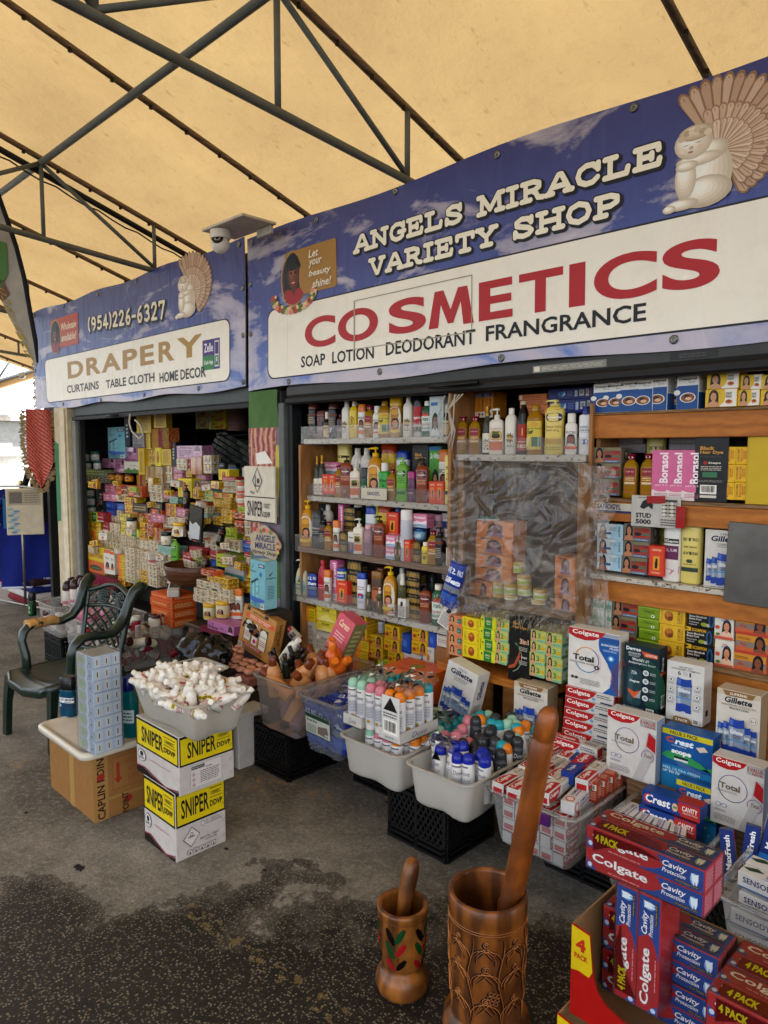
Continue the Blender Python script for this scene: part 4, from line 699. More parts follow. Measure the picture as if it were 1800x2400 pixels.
kk('ctotalbig',1,1,.3,'#d6d3cb',[('p',[(.62,.99),(.6,.8),(.62,.7),(.78,.5),(.86,.34),(.84,.12),(.7,.0),(1,0),(1,.99)],'#1c5ea0'),('a',.55,.28,.28,.285,-80,30,'#c9d6e0'),('r',.66,.93,1,.985,'#9aa0b0')]+colg(0,.82,.74,1)+[('t','5x170 ml',.7,.87,.99,.915,'#3c4c6c',.01),('t','BLANCHISSANT',.66,.79,.99,.825,'#e8eef2',.01),('t','FRAIS',.82,.75,.99,.78,'#e8eef2',.01),('l',.7,.7,.98,.735,2,'#b0c8dc'),('e',.85,.6,.07,.05,'#4a8ac4'),('e',.85,.6,.035,.03,'#cfe0ec'),('a',.38,.5,.2,.215,-60,60,'#8a5a9a'),('a',.38,.5,.2,.215,60,160,'#d89a4c'),('a',.38,.5,.2,.215,200,300,'#3c8ab0'),('a',.4,.49,.225,.23,-60,40,'#b98ab0'),('t','Total',.1,.47,.52,.57,'#2e2c2a',.03),('t','PREVENTION ACTIVE',.04,.42,.54,.45,'#3c3a38'),('e',.58,.4,.05,.035,'#2e2c2a'),('t','+',.56,.385,.6,.415,'#ffffff',.02),('e',.1,.17,.035,.025,'#4c4a48'),('e',.18,.17,.035,.025,'#4c4a48'),('l',.26,.08,.66,.18,4,'#8a8884')],'large white and blue toothpaste multipack box',right=[('r',0,0,1,.6,'#d8d6d0'),('r',0,.8,1,1,'#c9c6be')],name='toothpaste_box')
kk('ctotalw',1,1,.25,'#cfccc5',colg(0,.84,.68,1)+[('r',.68,.86,1,1,'#a9a6a2'),('t','5 VALUE',.68,.91,.98,.965,'#a8302c',.02),('t','PACK',.78,.865,.98,.9,'#a8302c',.02),('a',.42,.58,.19,.2,-60,150,'#8a5a9a'),('a',.42,.58,.19,.2,150,300,'#3c4c5c'),('t','Total',.16,.55,.56,.64,'#7a6c58',.03),('t','ACTIVE PREVENTION',.1,.5,.5,.53,'#8a8680'),('p',[(.55,.0),(.74,.0),(1,.5),(1,.78),(.84,.8),(.78,.45)],'#b7b4b0'),('p',[(.86,.8),(1,.72),(1,.5),(.82,.58)],'#b01c22'),('t','Total',.78,.4,.94,.46,'#8a6c48',.02,.2),('a',.85,.42,.09,.1,-60,200,'#8a5a9a'),('e',.15,.3,.05,.03,'#4c6c9c'),('e',.15,.3,.04,.024,'#cfccc5'),('e',.27,.3,.05,.03,'#4c6c9c'),('e',.27,.3,.04,.024,'#cfccc5'),('t','WHITENING',.08,.2,.3,.23,'#5c6c94'),('l',.08,.06,.5,.16,4,'#9a9894')],'silver white toothpaste value pack bag with tube picture',right=[('r',0,0,1,1,'#8c98a8')],name='toothpaste_box')
kk('crestbig',1,1,.25,'#1b5f9c',[('r',0,.0,1,.42,'#1d7fae'),('r',0,.9,1,.985,'#c9bd2a'),('t','VALUE 5 PACK',.14,.915,.72,.975,'#1c2420',.02),('t','C',.08,.78,.24,.87,'#c0503c',.05),('t','rest',.26,.77,.64,.86,'#dfe8f0',.05,.2),('t','complete',.2,.73,.5,.76,'#cfe0ee'),('p',[(.68,.8),(.84,.84),(.92,.78),(.76,.74)],'#d8c8b8'),('p',[(0,.56),(.12,.64),(.5,.64),(.8,.56),(1,.46),(1,.54),(.8,.48),(.4,.5),(.1,.52)],'#3a9a5c'),('t','scope',.2,.6,.6,.68,'#e8f0e8',.05),('r',.26,.55,.54,.585,'#1c2c3c'),('r',.26,.52,.54,.55,'#d8dcd8'),('p',[(.3,.48),(.36,.52),(.8,.44),(.82,.38),(.38,.44)],'#4c6c9c'),('t','FEEL ULTRA FRESH',.04,.35,.78,.39,'#bfe0ea',.01),('t','UP TO 7X LONGER',.04,.295,.72,.335,'#dff0f4',.02),('e',.84,.26,.03,.022,'#5cb0d0'),('r',.5,.01,.9,.05,'#16324c')],'blue and green toothpaste value pack with a yellow strip',right=[('r',0,0,1,1,'#174a78')],name='toothpaste_box')
kk('coltp',.2,.045,.04,'#c9c6c0',[('p',[(0,1),(.66,1),(.6,.55),(.46,.1),(.36,0),(0,0)],'#ae1c22'),('t','Colgate',.04,.3,.52,.84,'#f2ece4',.016),('l',.66,.5,.96,.9,2,'#4c4c54'),('e',.6,.3,.04,.16,'#7aa0c0'),('r',.74,.05,1,.2,'#24304c')],'red and silver toothpaste carton',right=[('r',.1,.1,.9,.9,'#c0282c')],top=[('p',[(0,0),(.66,0),(.5,.9),(.4,1),(0,1)],'#ae1c22'),('t','Colgate',.05,.15,.5,.7,'#f2ece4',.016),('l',.68,.3,.96,.8,3,'#5c5c64')],name='toothpaste_carton')
kk('colwh',.19,.045,.05,'#cdcac4',[('p',[(0,1),(.5,1),(.45,.4),(.3,0),(0,.2)],'#b01c22'),('t','Colgate',.04,.4,.4,.85,'#f2ece4',.02),('p',[(.0,.0),(.2,.0),(.1,.2)],'#2c7a3c'),('l',.55,.2,.95,.8,3,'#8a8a90')],'white whitening toothpaste carton',top=[('p',[(0,.1),(.55,.1),(.48,.7),(.3,.95),(0,.9)],'#b01c22'),('t','Colgate',.04,.3,.44,.8,'#f2ece4',.02),('a',.72,.5,.36,.42,0,360,'#c39a40'),('t','Total',.62,.4,.84,.62,'#5c4a2c',.02),('r',.55,.0,1,.1,'#b9b6b0')],right=[('r',.0,.5,1,1,'#d6d3cd'),('r',.1,.1,.9,.4,'#b01c22')],name='toothpaste_carton',left=[('r',.1,.1,.9,.6,'#b01c22')])
kk('colblue',.2,.045,.05,'#1d3f8a',[('p',[(.4,1),(1,1),(1,0),(.55,0)],'#b01c22'),('t','Colgate',.56,.3,.96,.84,'#f2ece4',.02)],'blue and red toothpaste carton',top=[('p',[(.4,1),(1,1),(1,0),(.6,0)],'#b4262a'),('t','Colgate',.56,.2,.96,.75,'#f2ece4',.02),('t','Triple',.08,.3,.36,.7,'#dfe6f0',.02)],right=[('r',.1,.1,.9,.9,'#b01c22')],name='toothpaste_carton')
kk('rustbx',.06,.09,.06,'#a8432a',[('b',.1,.6,.9,.9),('l',.1,.1,.9,.55,5,'#dca890')],'rust red medicine box with barcode',right=[('r',.05,.05,.95,.95,'#b85a38'),('l',.1,.2,.9,.8,6,'#e8c0a0')],top=[('l',.1,.1,.9,.9,4,'#e0b098')])
kk('armh',.19,.045,.05,'#d2d0cc',[('t','COMPLETE CARE',.3,.45,.95,.75,'#2c3c6c',.02),('r',.3,.2,.9,.32,'#6c4a8c'),('e',.13,.5,.1,.4,'#c23c38'),('e',.13,.5,.07,.3,'#e2d8d0')],'white baking soda toothpaste carton',top=[('t','COMPLETE CARE',.3,.5,.92,.75,'#2c3c6c',.02),('r',.3,.3,.86,.38,'#6c4a8c'),('e',.14,.5,.1,.34,'#c23c38'),('e',.14,.5,.07,.25,'#e2d8d0')],name='toothpaste_carton')
kk('crest',.2,.055,.04,'#1a4890',[('t','Crest',.06,.25,.5,.85,'#eef0f2',.03,.15),('a',.115,.5,.26,.36,60,300,'#c0402c'),('p',[(.64,1),(1,1),(1,0),(.7,0),(.62,.4)],'#b5342a'),('t','CAVITY',.7,.45,.96,.8,'#f2ece4',.02),('t','PROTECTION',.72,.28,.96,.38,'#f2ece4'),('e',.58,.5,.05,.3,'#d8b8a0'),('r',.55,.42,.62,.58,'#4a9a5c')],'blue and red cavity toothpaste carton',right=[('r',0,0,1,1,'#173f7c')],top=[('r',.6,0,1,1,'#a8302a')],name='toothpaste_carton')
kk('sensod',.22,.045,.055,'#d3d3d0',[('t','SENSODYNE',.06,.4,.6,.8,'#1c2c64',.02),('p',[(.0,.1),(.5,.1),(.75,.6),(1,.7),(1,.6),(.78,.5),(.55,0),(0,0)],'#3c6ca4')],'white sensitive toothpaste carton with a blue wave',top=[('t','SENSODYNE',.3,.3,.86,.66,'#1c2c64',.02),('p',[(.0,.6),(.16,.9),(.26,.66),(.1,.4)],'#2c4a2c'),('p',[(.26,.1),(.4,.2),(.6,.85),(1,.95),(1,.85),(.66,.75),(.44,.08)],'#4c7cb0')],name='toothpaste_carton')
kk('maxf',.05,.21,.04,'#16377c',[('v','MaxFresh',.3,.3,.72,.92,'#eef2f6',.03),('r',.0,.0,1,.2,'#2c7ac0')],'blue mint toothpaste carton standing on end',right=[('r',.2,0,.8,1,'#b01c22'),('v','Colgate',.3,.2,.7,.8,'#f2ece4',.02)],left=[('r',.1,.04,.9,.96,'#d8d6d0'),('l',.15,.1,.85,.9,18,'#8a8a90')],name='toothpaste_carton')
kk('orangeS',.26,.055,.16,'#cc6428',[('t','Carrot Complexion Soap',.08,.3,.72,.66,'#e9c490',.01,.2),('e',.86,.5,.06,.34,'#3a2016'),('e',.86,.5,.045,.26,'#a86840'),('r',0,0,1,.06,'#a84c1c')],'orange carrot soap carton',right=[('l',.1,.2,.9,.75,3,'#e9c490')],top=[('l',.1,.3,.6,.6,2,'#a84c1c'),('e',.75,.5,.12,.3,'#b5541f')])
kk('carotbig',.3,.09,.28,'#cc6a34',[('t','Carrot Complexion',.08,.25,.92,.75,'#f0ceb0',.02,.2)],'flat orange soap carton with a brown seal on its lid',top=[('a',.5,.5,.16,.2,0,360,'#8a5a2c'),('e',.5,.5,.13,.15,'#8f7a40'),('l',.3,.78,.7,.86,1,'#8a4420'),('l',.25,.12,.75,.2,1,'#8a4420')])
def grid(nx,ny,f):
 out=[]
 for i in range(nx):
  for j in range(ny):
   a,b,w_,h_=i/nx,j/ny,1/nx,1/ny
   for c in f:
    q=list(c)
    if c[0]in 'rtvfl':q[1+(c[0]in 'tv'):5+(c[0]in 'tv')]=[a+w_*q[1+(c[0]in 'tv')],b+h_*q[2+(c[0]in 'tv')],a+w_*q[3+(c[0]in 'tv')],b+h_*q[4+(c[0]in 'tv')]]
    elif c[0]=='e':q[1:5]=[a+w_*q[1],b+h_*q[2],w_*q[3],h_*q[4]]
    elif c[0]=='p':q[1]=[(a+w_*u_,b+h_*v_)for u_,v_ in c[1]]
    out.append(tuple(q))
   out+=[('r',a,b,a+w_*.04,b+h_,'#6c604c'),('r',a,b,a+w_,b+h_*.06,'#6c604c')]
 return out
for key,src_,nx,ny in(('wsides',[('r',.04,.06,.5,1,'#ded2b8'),('e',.74,.5,.14,.22,'#8a8070'),('l',.12,.25,.44,.8,3,'#8c7c60'),('r',.5,.7,1,1,'#c9a24c')],2,2),('wyel',[('e',.5,.5,.24,.3,'#a8741a'),('r',.1,.78,.9,.92,'#8f6a14'),('r',.6,.06,1,.5,'#dcc252')],2,2),('ombre',[('r',0,0,.4,1,'#c95a22'),('r',.4,0,.65,1,'#d08a24'),('l',.66,.2,.95,.8,2,'#8c7a1e')],2,2),('oranget',[('f',.4,.06,1,.98,'#9c6044','#1c1210','#d8b090'),('l',.08,.3,.4,.7,2,'#f0d8c0')],2,2),('wrapwhite',[('p',[(0,.1),(.3,.5),(0,.9)],'#ddd2b8'),('t','SOAP',.4,.4,.85,.65,'#6c6048',.02),('r',0,.84,1,1,'#c9a850')],2,1),('wrapyellow',[('r',0,.55,1,.62,'#a8881c'),('t','SOAP',.3,.66,.7,.9,'#5b4a22',.03)],2,1)):SRC_=(src_,nx,ny);MULTI=globals().setdefault('MULTI',{});MULTI[key]=SRC_
for n_,c_,ks in(('soap_carton','soap box','papaya ombre wrapwhite wrapyellow lime'),('soap_pack','soap','pawpaw caretone perfect turmeric curcumaF scorpion greenpk savon coral three peach lemonb lemong'),('medicine_box','medicine box','redbox redtall borasol borsq desyrel desbox esapharma orangeflat zebra minty rustbx'),('lotion_box','lotion box','greencard palebox idole blackgold'),('dye_box','hair dye','blackdye blackdye2'),('shipping_box','carton','blueship bluesky blue brown leaflet greyp mauve'),('sachet_pack','sachets','bluebags')):
 for k_ in ks.split():K[k_]['name']=n_;K[k_]['cat']=c_
def box_at(key,x,y,z,rz=0.,label=None,group=None,w=None,h=None,d=None,rot=None):
 k=K[key];W_,H_,D_=w or k['w'],h or k['h'],d or k['d']
 W2,H2,D2=(max(.02,round(round(v/.01)*.01,3))for v in(W_,H_,D_))
 kx=(key,W2,H2,D2)
 def b():return carton_mb(W2,H2,D2,k['base'],k['front'],k['right'],k['top'],k['left'],kind=k['mk']).obj(k['name'])
 return put(kx,b,(x,y,z),rot or(0,0,rz),(W_/W2,D_/D2,H_/H2),label or k['desc'],k['cat'],group)
def wrapF(rx,ry,z0,z1,half,pw=2.,rz=None):
 """label coordinates on the front of a round or squared body"""
 def F(u,v,e):
  a=(u-.5)*2*half-pi/2;c,s_=math.cos(a),math.sin(a);z=z0+(z1-z0)*v;k=rz(z)if rz else 1
  return((rx*k+e)*math.copysign(abs(c)**(2/pw),c),(ry*k+e)*math.copysign(abs(s_)**(2/pw),s_),z)
 return F
def prof(r,h,neck=.35,sh_=.12,base=.03,waist=1.):
 q=[(r*.86,0),(r*.97,h*.015),(r,h*base),(r*waist,h*.45),(r,h*(1-sh_)*.97),(r*.97,h*(1-sh_)),(r*.85,h*(1-sh_*.6)),(r*.6,h*(1-sh_*.25)),(r*neck,h*(1-sh_*.08)),(r*neck,h)]
 return q
BT={}
def bt(key,h,r,ry,body,cap,capc,lab,desc,kind='gloss',neck=.4,sh_=.14,pw=2.6,lz=(.12,.8),half=1.1,waist=1.,capk='gloss',hc=.12,name='bottle',cat='bottle'):
 BT[key]=dict(h=h,r=r,ry=ry,body=body,cap=cap,capc=capc,lab=lab,desc=desc,kind=kind,neck=neck,sh=sh_,pw=pw,lz=lz,half=half,waist=waist,capk=capk,hc=hc,name=name,cat=cat)
def build_bottle(key):
 b=BT[key];hb=b['h']*(1-b['hc']);H_=b['h'];r=b['r'];q=b['ry']/r
 o=bpy.data.objects.new(b['name'],None);o.empty_display_size=.05;sc.collection.objects.link(o)
 m_=MB();pr=prof(r,hb,b['neck'],b['sh'],waist=b['waist'])
 m_.lathe(pr,M(b['body'],b['kind']),20,1,q,b['pw'])
 if b['kind']=='liquid':m_.lathe([(a*.88,.004+z*.8)for a,z in pr[:-3]],M(b['body'],'gloss'),16,1,q,b['pw'])
 m_.obj('body',o)
 if b['lab']:
  z0,z1=b['lz'][0]*hb,b['lz'][1]*hb;wz=b['waist']
  f=lambda z:1+(wz-1)*max(0,1-abs(z/hb-.45)/.4)
  l_=MB();l_.art(b['lab'],wrapF(r*1.005,b['ry']*1.005,z0,z1,b['half'],b['pw'],f if wz!=1 else None),e=.0006,step=.00025,cut=9);l_.obj('label',o)
 c_=MB();t=b['cap'];cm_=M(b['capc'],b['capk']);rn=r*b['neck'];z=hb;hh=H_-hb
 if t=='cyl':c_.lathe([(rn*1.15,z-hh*.1),(rn*1.18,z),(rn*1.15,z+hh*.96),(rn*1.05,z+hh)],cm_,16)
 elif t=='wide':c_.lathe([(r*.98,z-hb*b['sh']*.9),(r*.98,z+hh*.8),(r*.86,z+hh)],cm_,20,1,q,b['pw'])
 elif t=='dome':c_.lathe([(r*.97,z-hb*.03),(r*.97,z+hh*.25),(r*.9,z+hh*.55),(r*.68,z+hh*.85),(r*.35,z+hh*.98),(.001,z+hh)],cm_,18)
 elif t=='pump':
  c_.lathe([(rn*1.3,z-hh*.08),(rn*1.3,z+hh*.32),(rn*.9,z+hh*.36)],cm_,14);c_.lathe([(rn*.32,z+hh*.3),(rn*.32,z+hh*.8)],cm_,8)
  c_.tube([(r*.35,0,z+hh*.86),(0,0,z+hh*.9),(-r*.75,0,z+hh*.86),(-r*.95,0,z+hh*.72)],[(.007,.006),(.009,.008),(.006,.005),(.004,.004)],cm_,8)
 elif t=='jar':c_.lathe([(r*1.02,z-hh*.0),(r*1.04,z+hh*.1),(r*1.04,z+hh*.9),(r*.98,z+hh)],cm_,20,1,q,b['pw'])
 elif t=='crown':c_.lathe([(rn*1.5,z),(rn*1.5,z+hh*.75),(rn*1.9,z+hh*.8),(rn*1.9,z+hh)],cm_,14);c_.art([('e',.5,.5,.3,.3,'#d6b8b0')],wrapF(rn*1.52,rn*1.52,z,z+hh*.75,1.2),cut=4)
 elif t=='knob':c_.lathe([(rn*1.2,z),(rn*1.2,z+hh*.4),(rn*.8,z+hh*.5),(rn*1.1,z+hh*.7),(rn*.9,z+hh)],cm_,12)
 c_.obj('cap',o);return o
def leaf(cx,cy_,r,n=11,rx=1.):return[(cx+(r if i%2 else r*.5)*rx*math.cos(pi*i/n),cy_+(r if i%2 else r*.5)*.6*math.sin(pi*i/n))for i in range(2*n)]
bt('lotwhite',.25,.033,.03,'#d8d3c6','cyl','#ddd8cc',[('p',leaf(.5,.42,.36),'#5c4a1c'),('p',leaf(.5,.42,.2),'#a98c2c'),('l',.3,.08,.7,.2,2,'#55504a')],'white lotion bottle with a dark leaf print')
bt('lotyel',.25,.033,.03,'#d9bd1e','cyl','#dcd6c6',[('e',.4,.55,.24,.26,'#3c3a1c'),('e',.4,.55,.2,.22,'#cdb31e'),('v','TONE',.36,.4,.5,.7,'#3c3a1c',.02)],'yellow lotion bottle with a round emblem')
bt('orangecap',.22,.028,.022,'#d9d5cb','wide','#d07a1e',[('t','IDOLE',.2,.76,.8,.88,'#2c2825',.02),('f',.15,.25,.85,.74,'#8a4c34','#2c1712','#8a4c34'),('r',.0,.02,1,.22,'#cf6c2c')],'white lotion bottle with an orange cap and a face',pw=3)
bt('idolew',.21,.03,.022,'#d9d5cb','cyl','#e0dcd2',[('t','IDOLE',.2,.76,.8,.88,'#2c2825',.02),('f',.15,.22,.85,.74,'#8a4c34','#2c1712','#8a4c34'),('r',.0,.08,1,.2,'#cf5c2c')],'white squared lotion bottle with a laughing face',pw=3.4,neck=.6,sh_=.1,hc=.2)
bt('crimson',.2,.032,.026,'#b08a14','crown','#8c1438',[('p',[(.3,.98),(.7,.98),(.7,.1),(.62,.02),(.38,.02),(.3,.1)],'#a8502c'),('r',.32,.66,.68,.96,'#8c1c34'),('t','MONT',.38,.8,.62,.86,'#e0c0a0'),('r',.32,.36,.68,.44,'#d8c0a0'),('l',.36,.48,.64,.62,2,'#e8c090')],'clear amber oil bottle with a flared crimson cap',kind='liquid',neck=.34,sh_=.2,pw=4.5,half=1.2)
bt('whitoil',.27,.045,.03,'#b5860f','cyl','#a8822c',[('r',.02,.0,.98,.95,'#c8b648'),('e',.5,.84,.14,.07,'#cc9a2c'),('t','Super Whitening',.08,.66,.92,.73,'#26441c',.02,.2),('t','Oil',.1,.52,.5,.64,'#26441c',.04,.2),('r',.46,.1,.64,.42,'#2c6a44'),('r',.7,.1,.88,.42,'#4a86b0'),('p',[(.05,.06),(.05,.4),(.4,.45),(.3,.2)],'#dcd490')],'amber whitening oil bottle with a green and yellow label',kind='liquid',neck=.45,sh_=.16,pw=3.5,half=1.05)
toneL=[('e',.5,.5,.5,.5,'#ded6c2'),('e',.5,.78,.2,.1,'#cc9a2c'),('t','TONE',.24,.62,.76,.7,'#a8822c',.02),('f',.2,.12,.85,.56,'#c99070','#16100e','#c99070'),('r',.1,.02,.9,.12,'#d8b81e')]
bt('toneoil',.29,.046,.03,'#c08a12','wide','#c9a02c',toneL,'amber oil bottle with an arched face label',kind='liquid',neck=.5,sh_=.2,hc=.06,pw=3,half=1.05)
bt('tonepump',.28,.045,.032,'#b8861a','pump','#d8b01c',toneL,'golden lotion pump bottle with a yellow pump and face label',sh_=.26,neck=.3,pw=2.6,half=1.05,hc=.16)
bt('copper',.21,.033,.033,'#1c1210','wide','#6c3822',[('r',0,.0,1,.1,'#7a4228'),('f',.25,.1,.85,.5,'#8a5a40','#0e0908','#3a1c14'),('l',.2,.55,.8,.9,4,'#c0a890'),('r',0,.94,1,1,'#7a4228')],'dark brown tub bottle with copper lid',hc=.16,sh_=.04,pw=2,neck=.9)
bt('cop7',.22,.036,.036,'#17110f','wide','#5c3222',[('r',0,.9,1,1,'#7a4228'),('t','7',.35,.12,.65,.36,'#e0dcd4',.03),('l',.2,.45,.8,.85,5,'#b09a84')],'dark brown bottle with copper rim and a white seven',hc=.14,sh_=.04,pw=2,neck=.9)
bt('vasbrown',.27,.042,.028,'#8a4424','pump','#3c3230',[('e',.5,.8,.34,.12,'#1c2450'),('e',.5,.8,.36,.135,'#d8c8b0'),('e',.5,.8,.33,.115,'#1c2450'),('t','Vaseline',.25,.775,.75,.825,'#eee8e0',.02),('l',.2,.5,.8,.66,3,'#c89878'),('p',[(.1,0),(.4,.3),(.5,0)],'#5c2a14'),('p',[(.5,0),(.7,.32),(.95,0)],'#6c3418')][:1]+[('t','Vaseline',.25,.775,.75,.825,'#eee8e0',.02),('l',.2,.5,.8,.66,3,'#c89878'),('p',[(.1,0),(.4,.3),(.5,0)],'#5c2a14'),('p',[(.5,0),(.7,.32),(.95,0)],'#6c3418')],'cocoa brown lotion pump bottle with a navy oval',sh_=.12,neck=.35,pw=3.2,waist=.93,half=1.05,lz=(.05,.92),hc=.15,capk='liquid')
bt('vasgreen',.3,.045,.03,'#6fa840','pump','#7fb84c',[('e',.5,.8,.34,.11,'#1c3a50'),('t','Vaseline',.25,.775,.75,.825,'#eee8e0',.02),('l',.2,.5,.8,.68,3,'#3c7028'),('r',.2,.16,.8,.26,'#1c5a30'),('p',[(.1,.9),(.6,.96),(.2,.84)],'#c04c34')],'bright green aloe lotion pump bottle',sh_=.12,neck=.35,pw=3.2,waist=.93,half=1.05,lz=(.05,.92),hc=.13)
bt('vascream',.31,.055,.034,'#d3c066','pump','#d8c878',[('p',[(.1,.96),(.7,.98),(.2,.86)],'#c04c34'),('e',.5,.8,.36,.1,'#1a2a50'),('t','Vaseline',.22,.775,.78,.825,'#eee8e0',.03),('t','Essential',.12,.56,.78,.63,'#a88c48',.01),('t','Healing',.12,.47,.66,.54,'#a88c48',.01),('r',.12,.2,.8,.32,'#b8982c'),('l',.2,.06,.8,.14,2,'#a08c50')],'large cream yellow lotion bottle with a navy oval',sh_=.1,neck=.42,pw=3.4,waist=.94,half=1.1,lz=(.04,.94),hc=.1)
bt('orangelab',.26,.042,.03,'#d9d2c4','pump','#d9d5ca',[('r',.08,0,.92,.36,'#c86a24'),('e',.5,.6,.34,.2,'#a88848'),('e',.5,.6,.28,.16,'#d8b070'),('e',.5,.58,.16,.1,'#3c2c18'),('e',.48,.7,.1,.06,'#4c6c24'),('l',.2,.84,.8,.92,2,'#9a5a2c')],'white pump bottle with an orange carrot label',sh_=.1,neck=.3,pw=4,half=1.0,hc=.22)
bt('ornate',.26,.025,.025,'#5a5c50','knob','#a8823c',[('r',0,0,1,1,'#d8d4c4'),('p',leaf(.5,.5,.42,9),'#2c2c28'),('p',leaf(.45,.55,.2,7),'#8a4c3c'),('e',.5,.2,.2,.06,'#2c2c28')],'slim dark bottle with a gold neck and botanical label',kind='liquid',neck=.45,sh_=.3,pw=2,lz=(.05,.55),half=1.3,hc=.2,capk='metal')
bt('darkdrop',.17,.025,.025,'#1c1210','cyl','#d8d3c6',[('r',0,0,1,1,'#c8b070'),('p',[(.2,.2),(.5,.85),(.8,.2),(.5,.4)],'#b4502c'),('l',.2,.7,.8,.9,1,'#3c2c1c')],'small dark syrup bottle with a white cap',neck=.5,sh_=.2,pw=2,lz=(.08,.65),half=1.3,hc=.24)
bt('redspray',.25,.034,.034,'#c9c4bc','wide','#141313',[('r',0,.4,1,1,'#b0242c'),('e',.5,.42,.46,.14,'#d8d4cc'),('t','PURE',.15,.16,.85,.32,'#1f1c1c',.04),('t','Elegance',.1,.56,.9,.68,'#eee0d8',.02,.3)],'red and white spray can with a black cap',pw=2,neck=.9,sh_=.04,lz=(.02,.96),hc=.22,half=1.4)
bt('alcohol',.22,.035,.028,'#3f7a5c','cyl','#ddd8cc',[('r',.1,.1,.9,.8,'#cfd8cc'),('e',.5,.86,.2,.09,'#c23c30'),('t','Rubbing',.16,.34,.84,.46,'#b8402c',.02),('t','Alcohol',.16,.18,.84,.3,'#2c4c3c',.02),('t','70%',.3,.56,.7,.7,'#2c4c3c',.02)],'green rubbing alcohol bottle with a white cap',kind='liquid',neck=.5,sh_=.16,pw=3)
bt('greenspray',.19,.03,.03,'#123c22','wide','#121614',[('r',0,0,1,1,'#1c5c34'),('e',.5,.6,.24,.16,'#cfd8c0'),('l',.2,.1,.8,.35,2,'#cfd8c0')],'dark green spray bottle',pw=2,neck=.9,sh_=.04,hc=.3)
bt('greenwash',.22,.034,.026,'#2c9a30','cyl','#d8d8d0',[('t','Wash',.15,.74,.85,.88,'#123c14',.03),('p',[(.3,0),(.35,.4),(.6,.66),(.5,.4),(.6,0)],'#123c14')],'bright green body wash bottle',pw=3.4,neck=.55,sh_=.08,hc=.2)
bt('betres',.34,.05,.034,'#d6c878','wide','#d8cb84',[('t','BETRES',.25,.78,.85,.84,'#2c2a24',.01),('t','AVENA',.25,.52,.85,.58,'#2c2a24',.02),('e',.5,.4,.08,.035,'#3c5030'),('r',.12,.2,.88,.28,'#2c4434'),('l',.3,.64,.8,.7,1,'#8a7c48'),('l',.3,.32,.8,.36,1,'#8a7c48')],'tall cream yellow shower gel bottle',sh_=.06,pw=3,waist=.95,half=1.1,hc=.03,lz=(.03,.95),neck=.7)
bt('tres',.3,.045,.032,'#d9d6ce','wide','#d9d6ce',[('r',.08,.74,.92,.84,'#17171a'),('t','TRESemme',.14,.76,.86,.82,'#e6e4de',.01),('r',.1,.42,.9,.7,'#6c2c54'),('t','VOLUME',.2,.58,.8,.64,'#e0c8d8',.01),('p',[(0,.05),(.3,.25),(.6,.2),(1,.3),(1,.14),(.5,.12),(0,0)],'#c07a94')],'white shampoo bottle with a plum square',sh_=.05,pw=3,half=1.1,hc=.04,lz=(.03,.95),neck=.8)
bt('clinical',.27,.034,.026,'#d8d9da','cyl','#1c3a80',[('t','CLINICAL',.15,.68,.85,.75,'#24407c',.02),('t','SOLUTIONS',.18,.62,.8,.66,'#5c70a0'),('l',.2,.78,.7,.88,2,'#24407c'),('e',.5,.3,.2,.09,'#4c6cac'),('e',.5,.3,.17,.075,'#d8d9da'),('r',.47,.22,.53,.38,'#4c6cac')],'slim white shampoo bottle with a navy cap',pw=3,neck=.5,sh_=.04,hc=.16)
bt('blackwine',.28,.032,.032,'#140d0c','cyl','#b0a888',[('r',0,.0,1,1,'#a02428'),('t','STRON',.1,.1,.9,.24,'#e0d0b0',.04),('p',[(.3,.4),(.5,.9),(.7,.4),(.5,.6)],'#d8a83c'),('l',.2,.3,.8,.38,1,'#e0c0a0')],'black tonic wine bottle with a red label',neck=.36,sh_=.36,pw=2,lz=(.08,.6),half=1.3,hc=.06,kind='gloss')
bt('purple',.2,.03,.025,'#5c2c50','wide','#a01c74',[('e',.5,.6,.3,.12,'#1c2450'),('l',.2,.3,.8,.45,2,'#c8a0b8')],'plum lotion bottle with a magenta cap',pw=3,neck=.9,sh_=.04,hc=.2)
bt('maroon',.18,.027,.022,'#4c1424','cyl','#3c1420',[('e',.5,.7,.3,.14,'#1c2450'),('l',.2,.3,.8,.5,3,'#b08890')],'small maroon lotion bottle',pw=3)
bt('mauvel',.19,.034,.026,'#6c4444','wide','#7c4c4c',[('e',.5,.7,.34,.14,'#1c2450'),('l',.2,.3,.8,.5,3,'#b89890')],'dusky brown lotion bottle',pw=3,hc=.06,neck=.8)
bt('greybot',.27,.04,.028,'#4a4c4e','wide','#3a3c3e',[('t','Dove',.2,.6,.8,.7,'#c8c8c4',.01),('l',.2,.4,.8,.55,2,'#9a9a98')],'grey shampoo bottle',pw=2.6,hc=.05,sh_=.2,neck=.6)
bt('johnson',.25,.05,.034,'#c9c4a4','pump','#d4d0c4',[('e',.5,.42,.42,.42,'#6cb4bc'),('p',[(.2,.6),(.5,1),(.8,.6)],'#6cb4bc'),('t',"Baby",.24,.44,.76,.56,'#1c5468',.02,.2),('e',.46,.66,.1,.07,'#2c6c3c'),('e',.5,.76,.07,.05,'#b04c5c'),('l',.24,.22,.76,.36,3,'#2c7080')],'round cream baby wash pump bottle with teal drop',sh_=.42,neck=.3,pw=2,lz=(.04,.72),half=1.0,hc=.18)
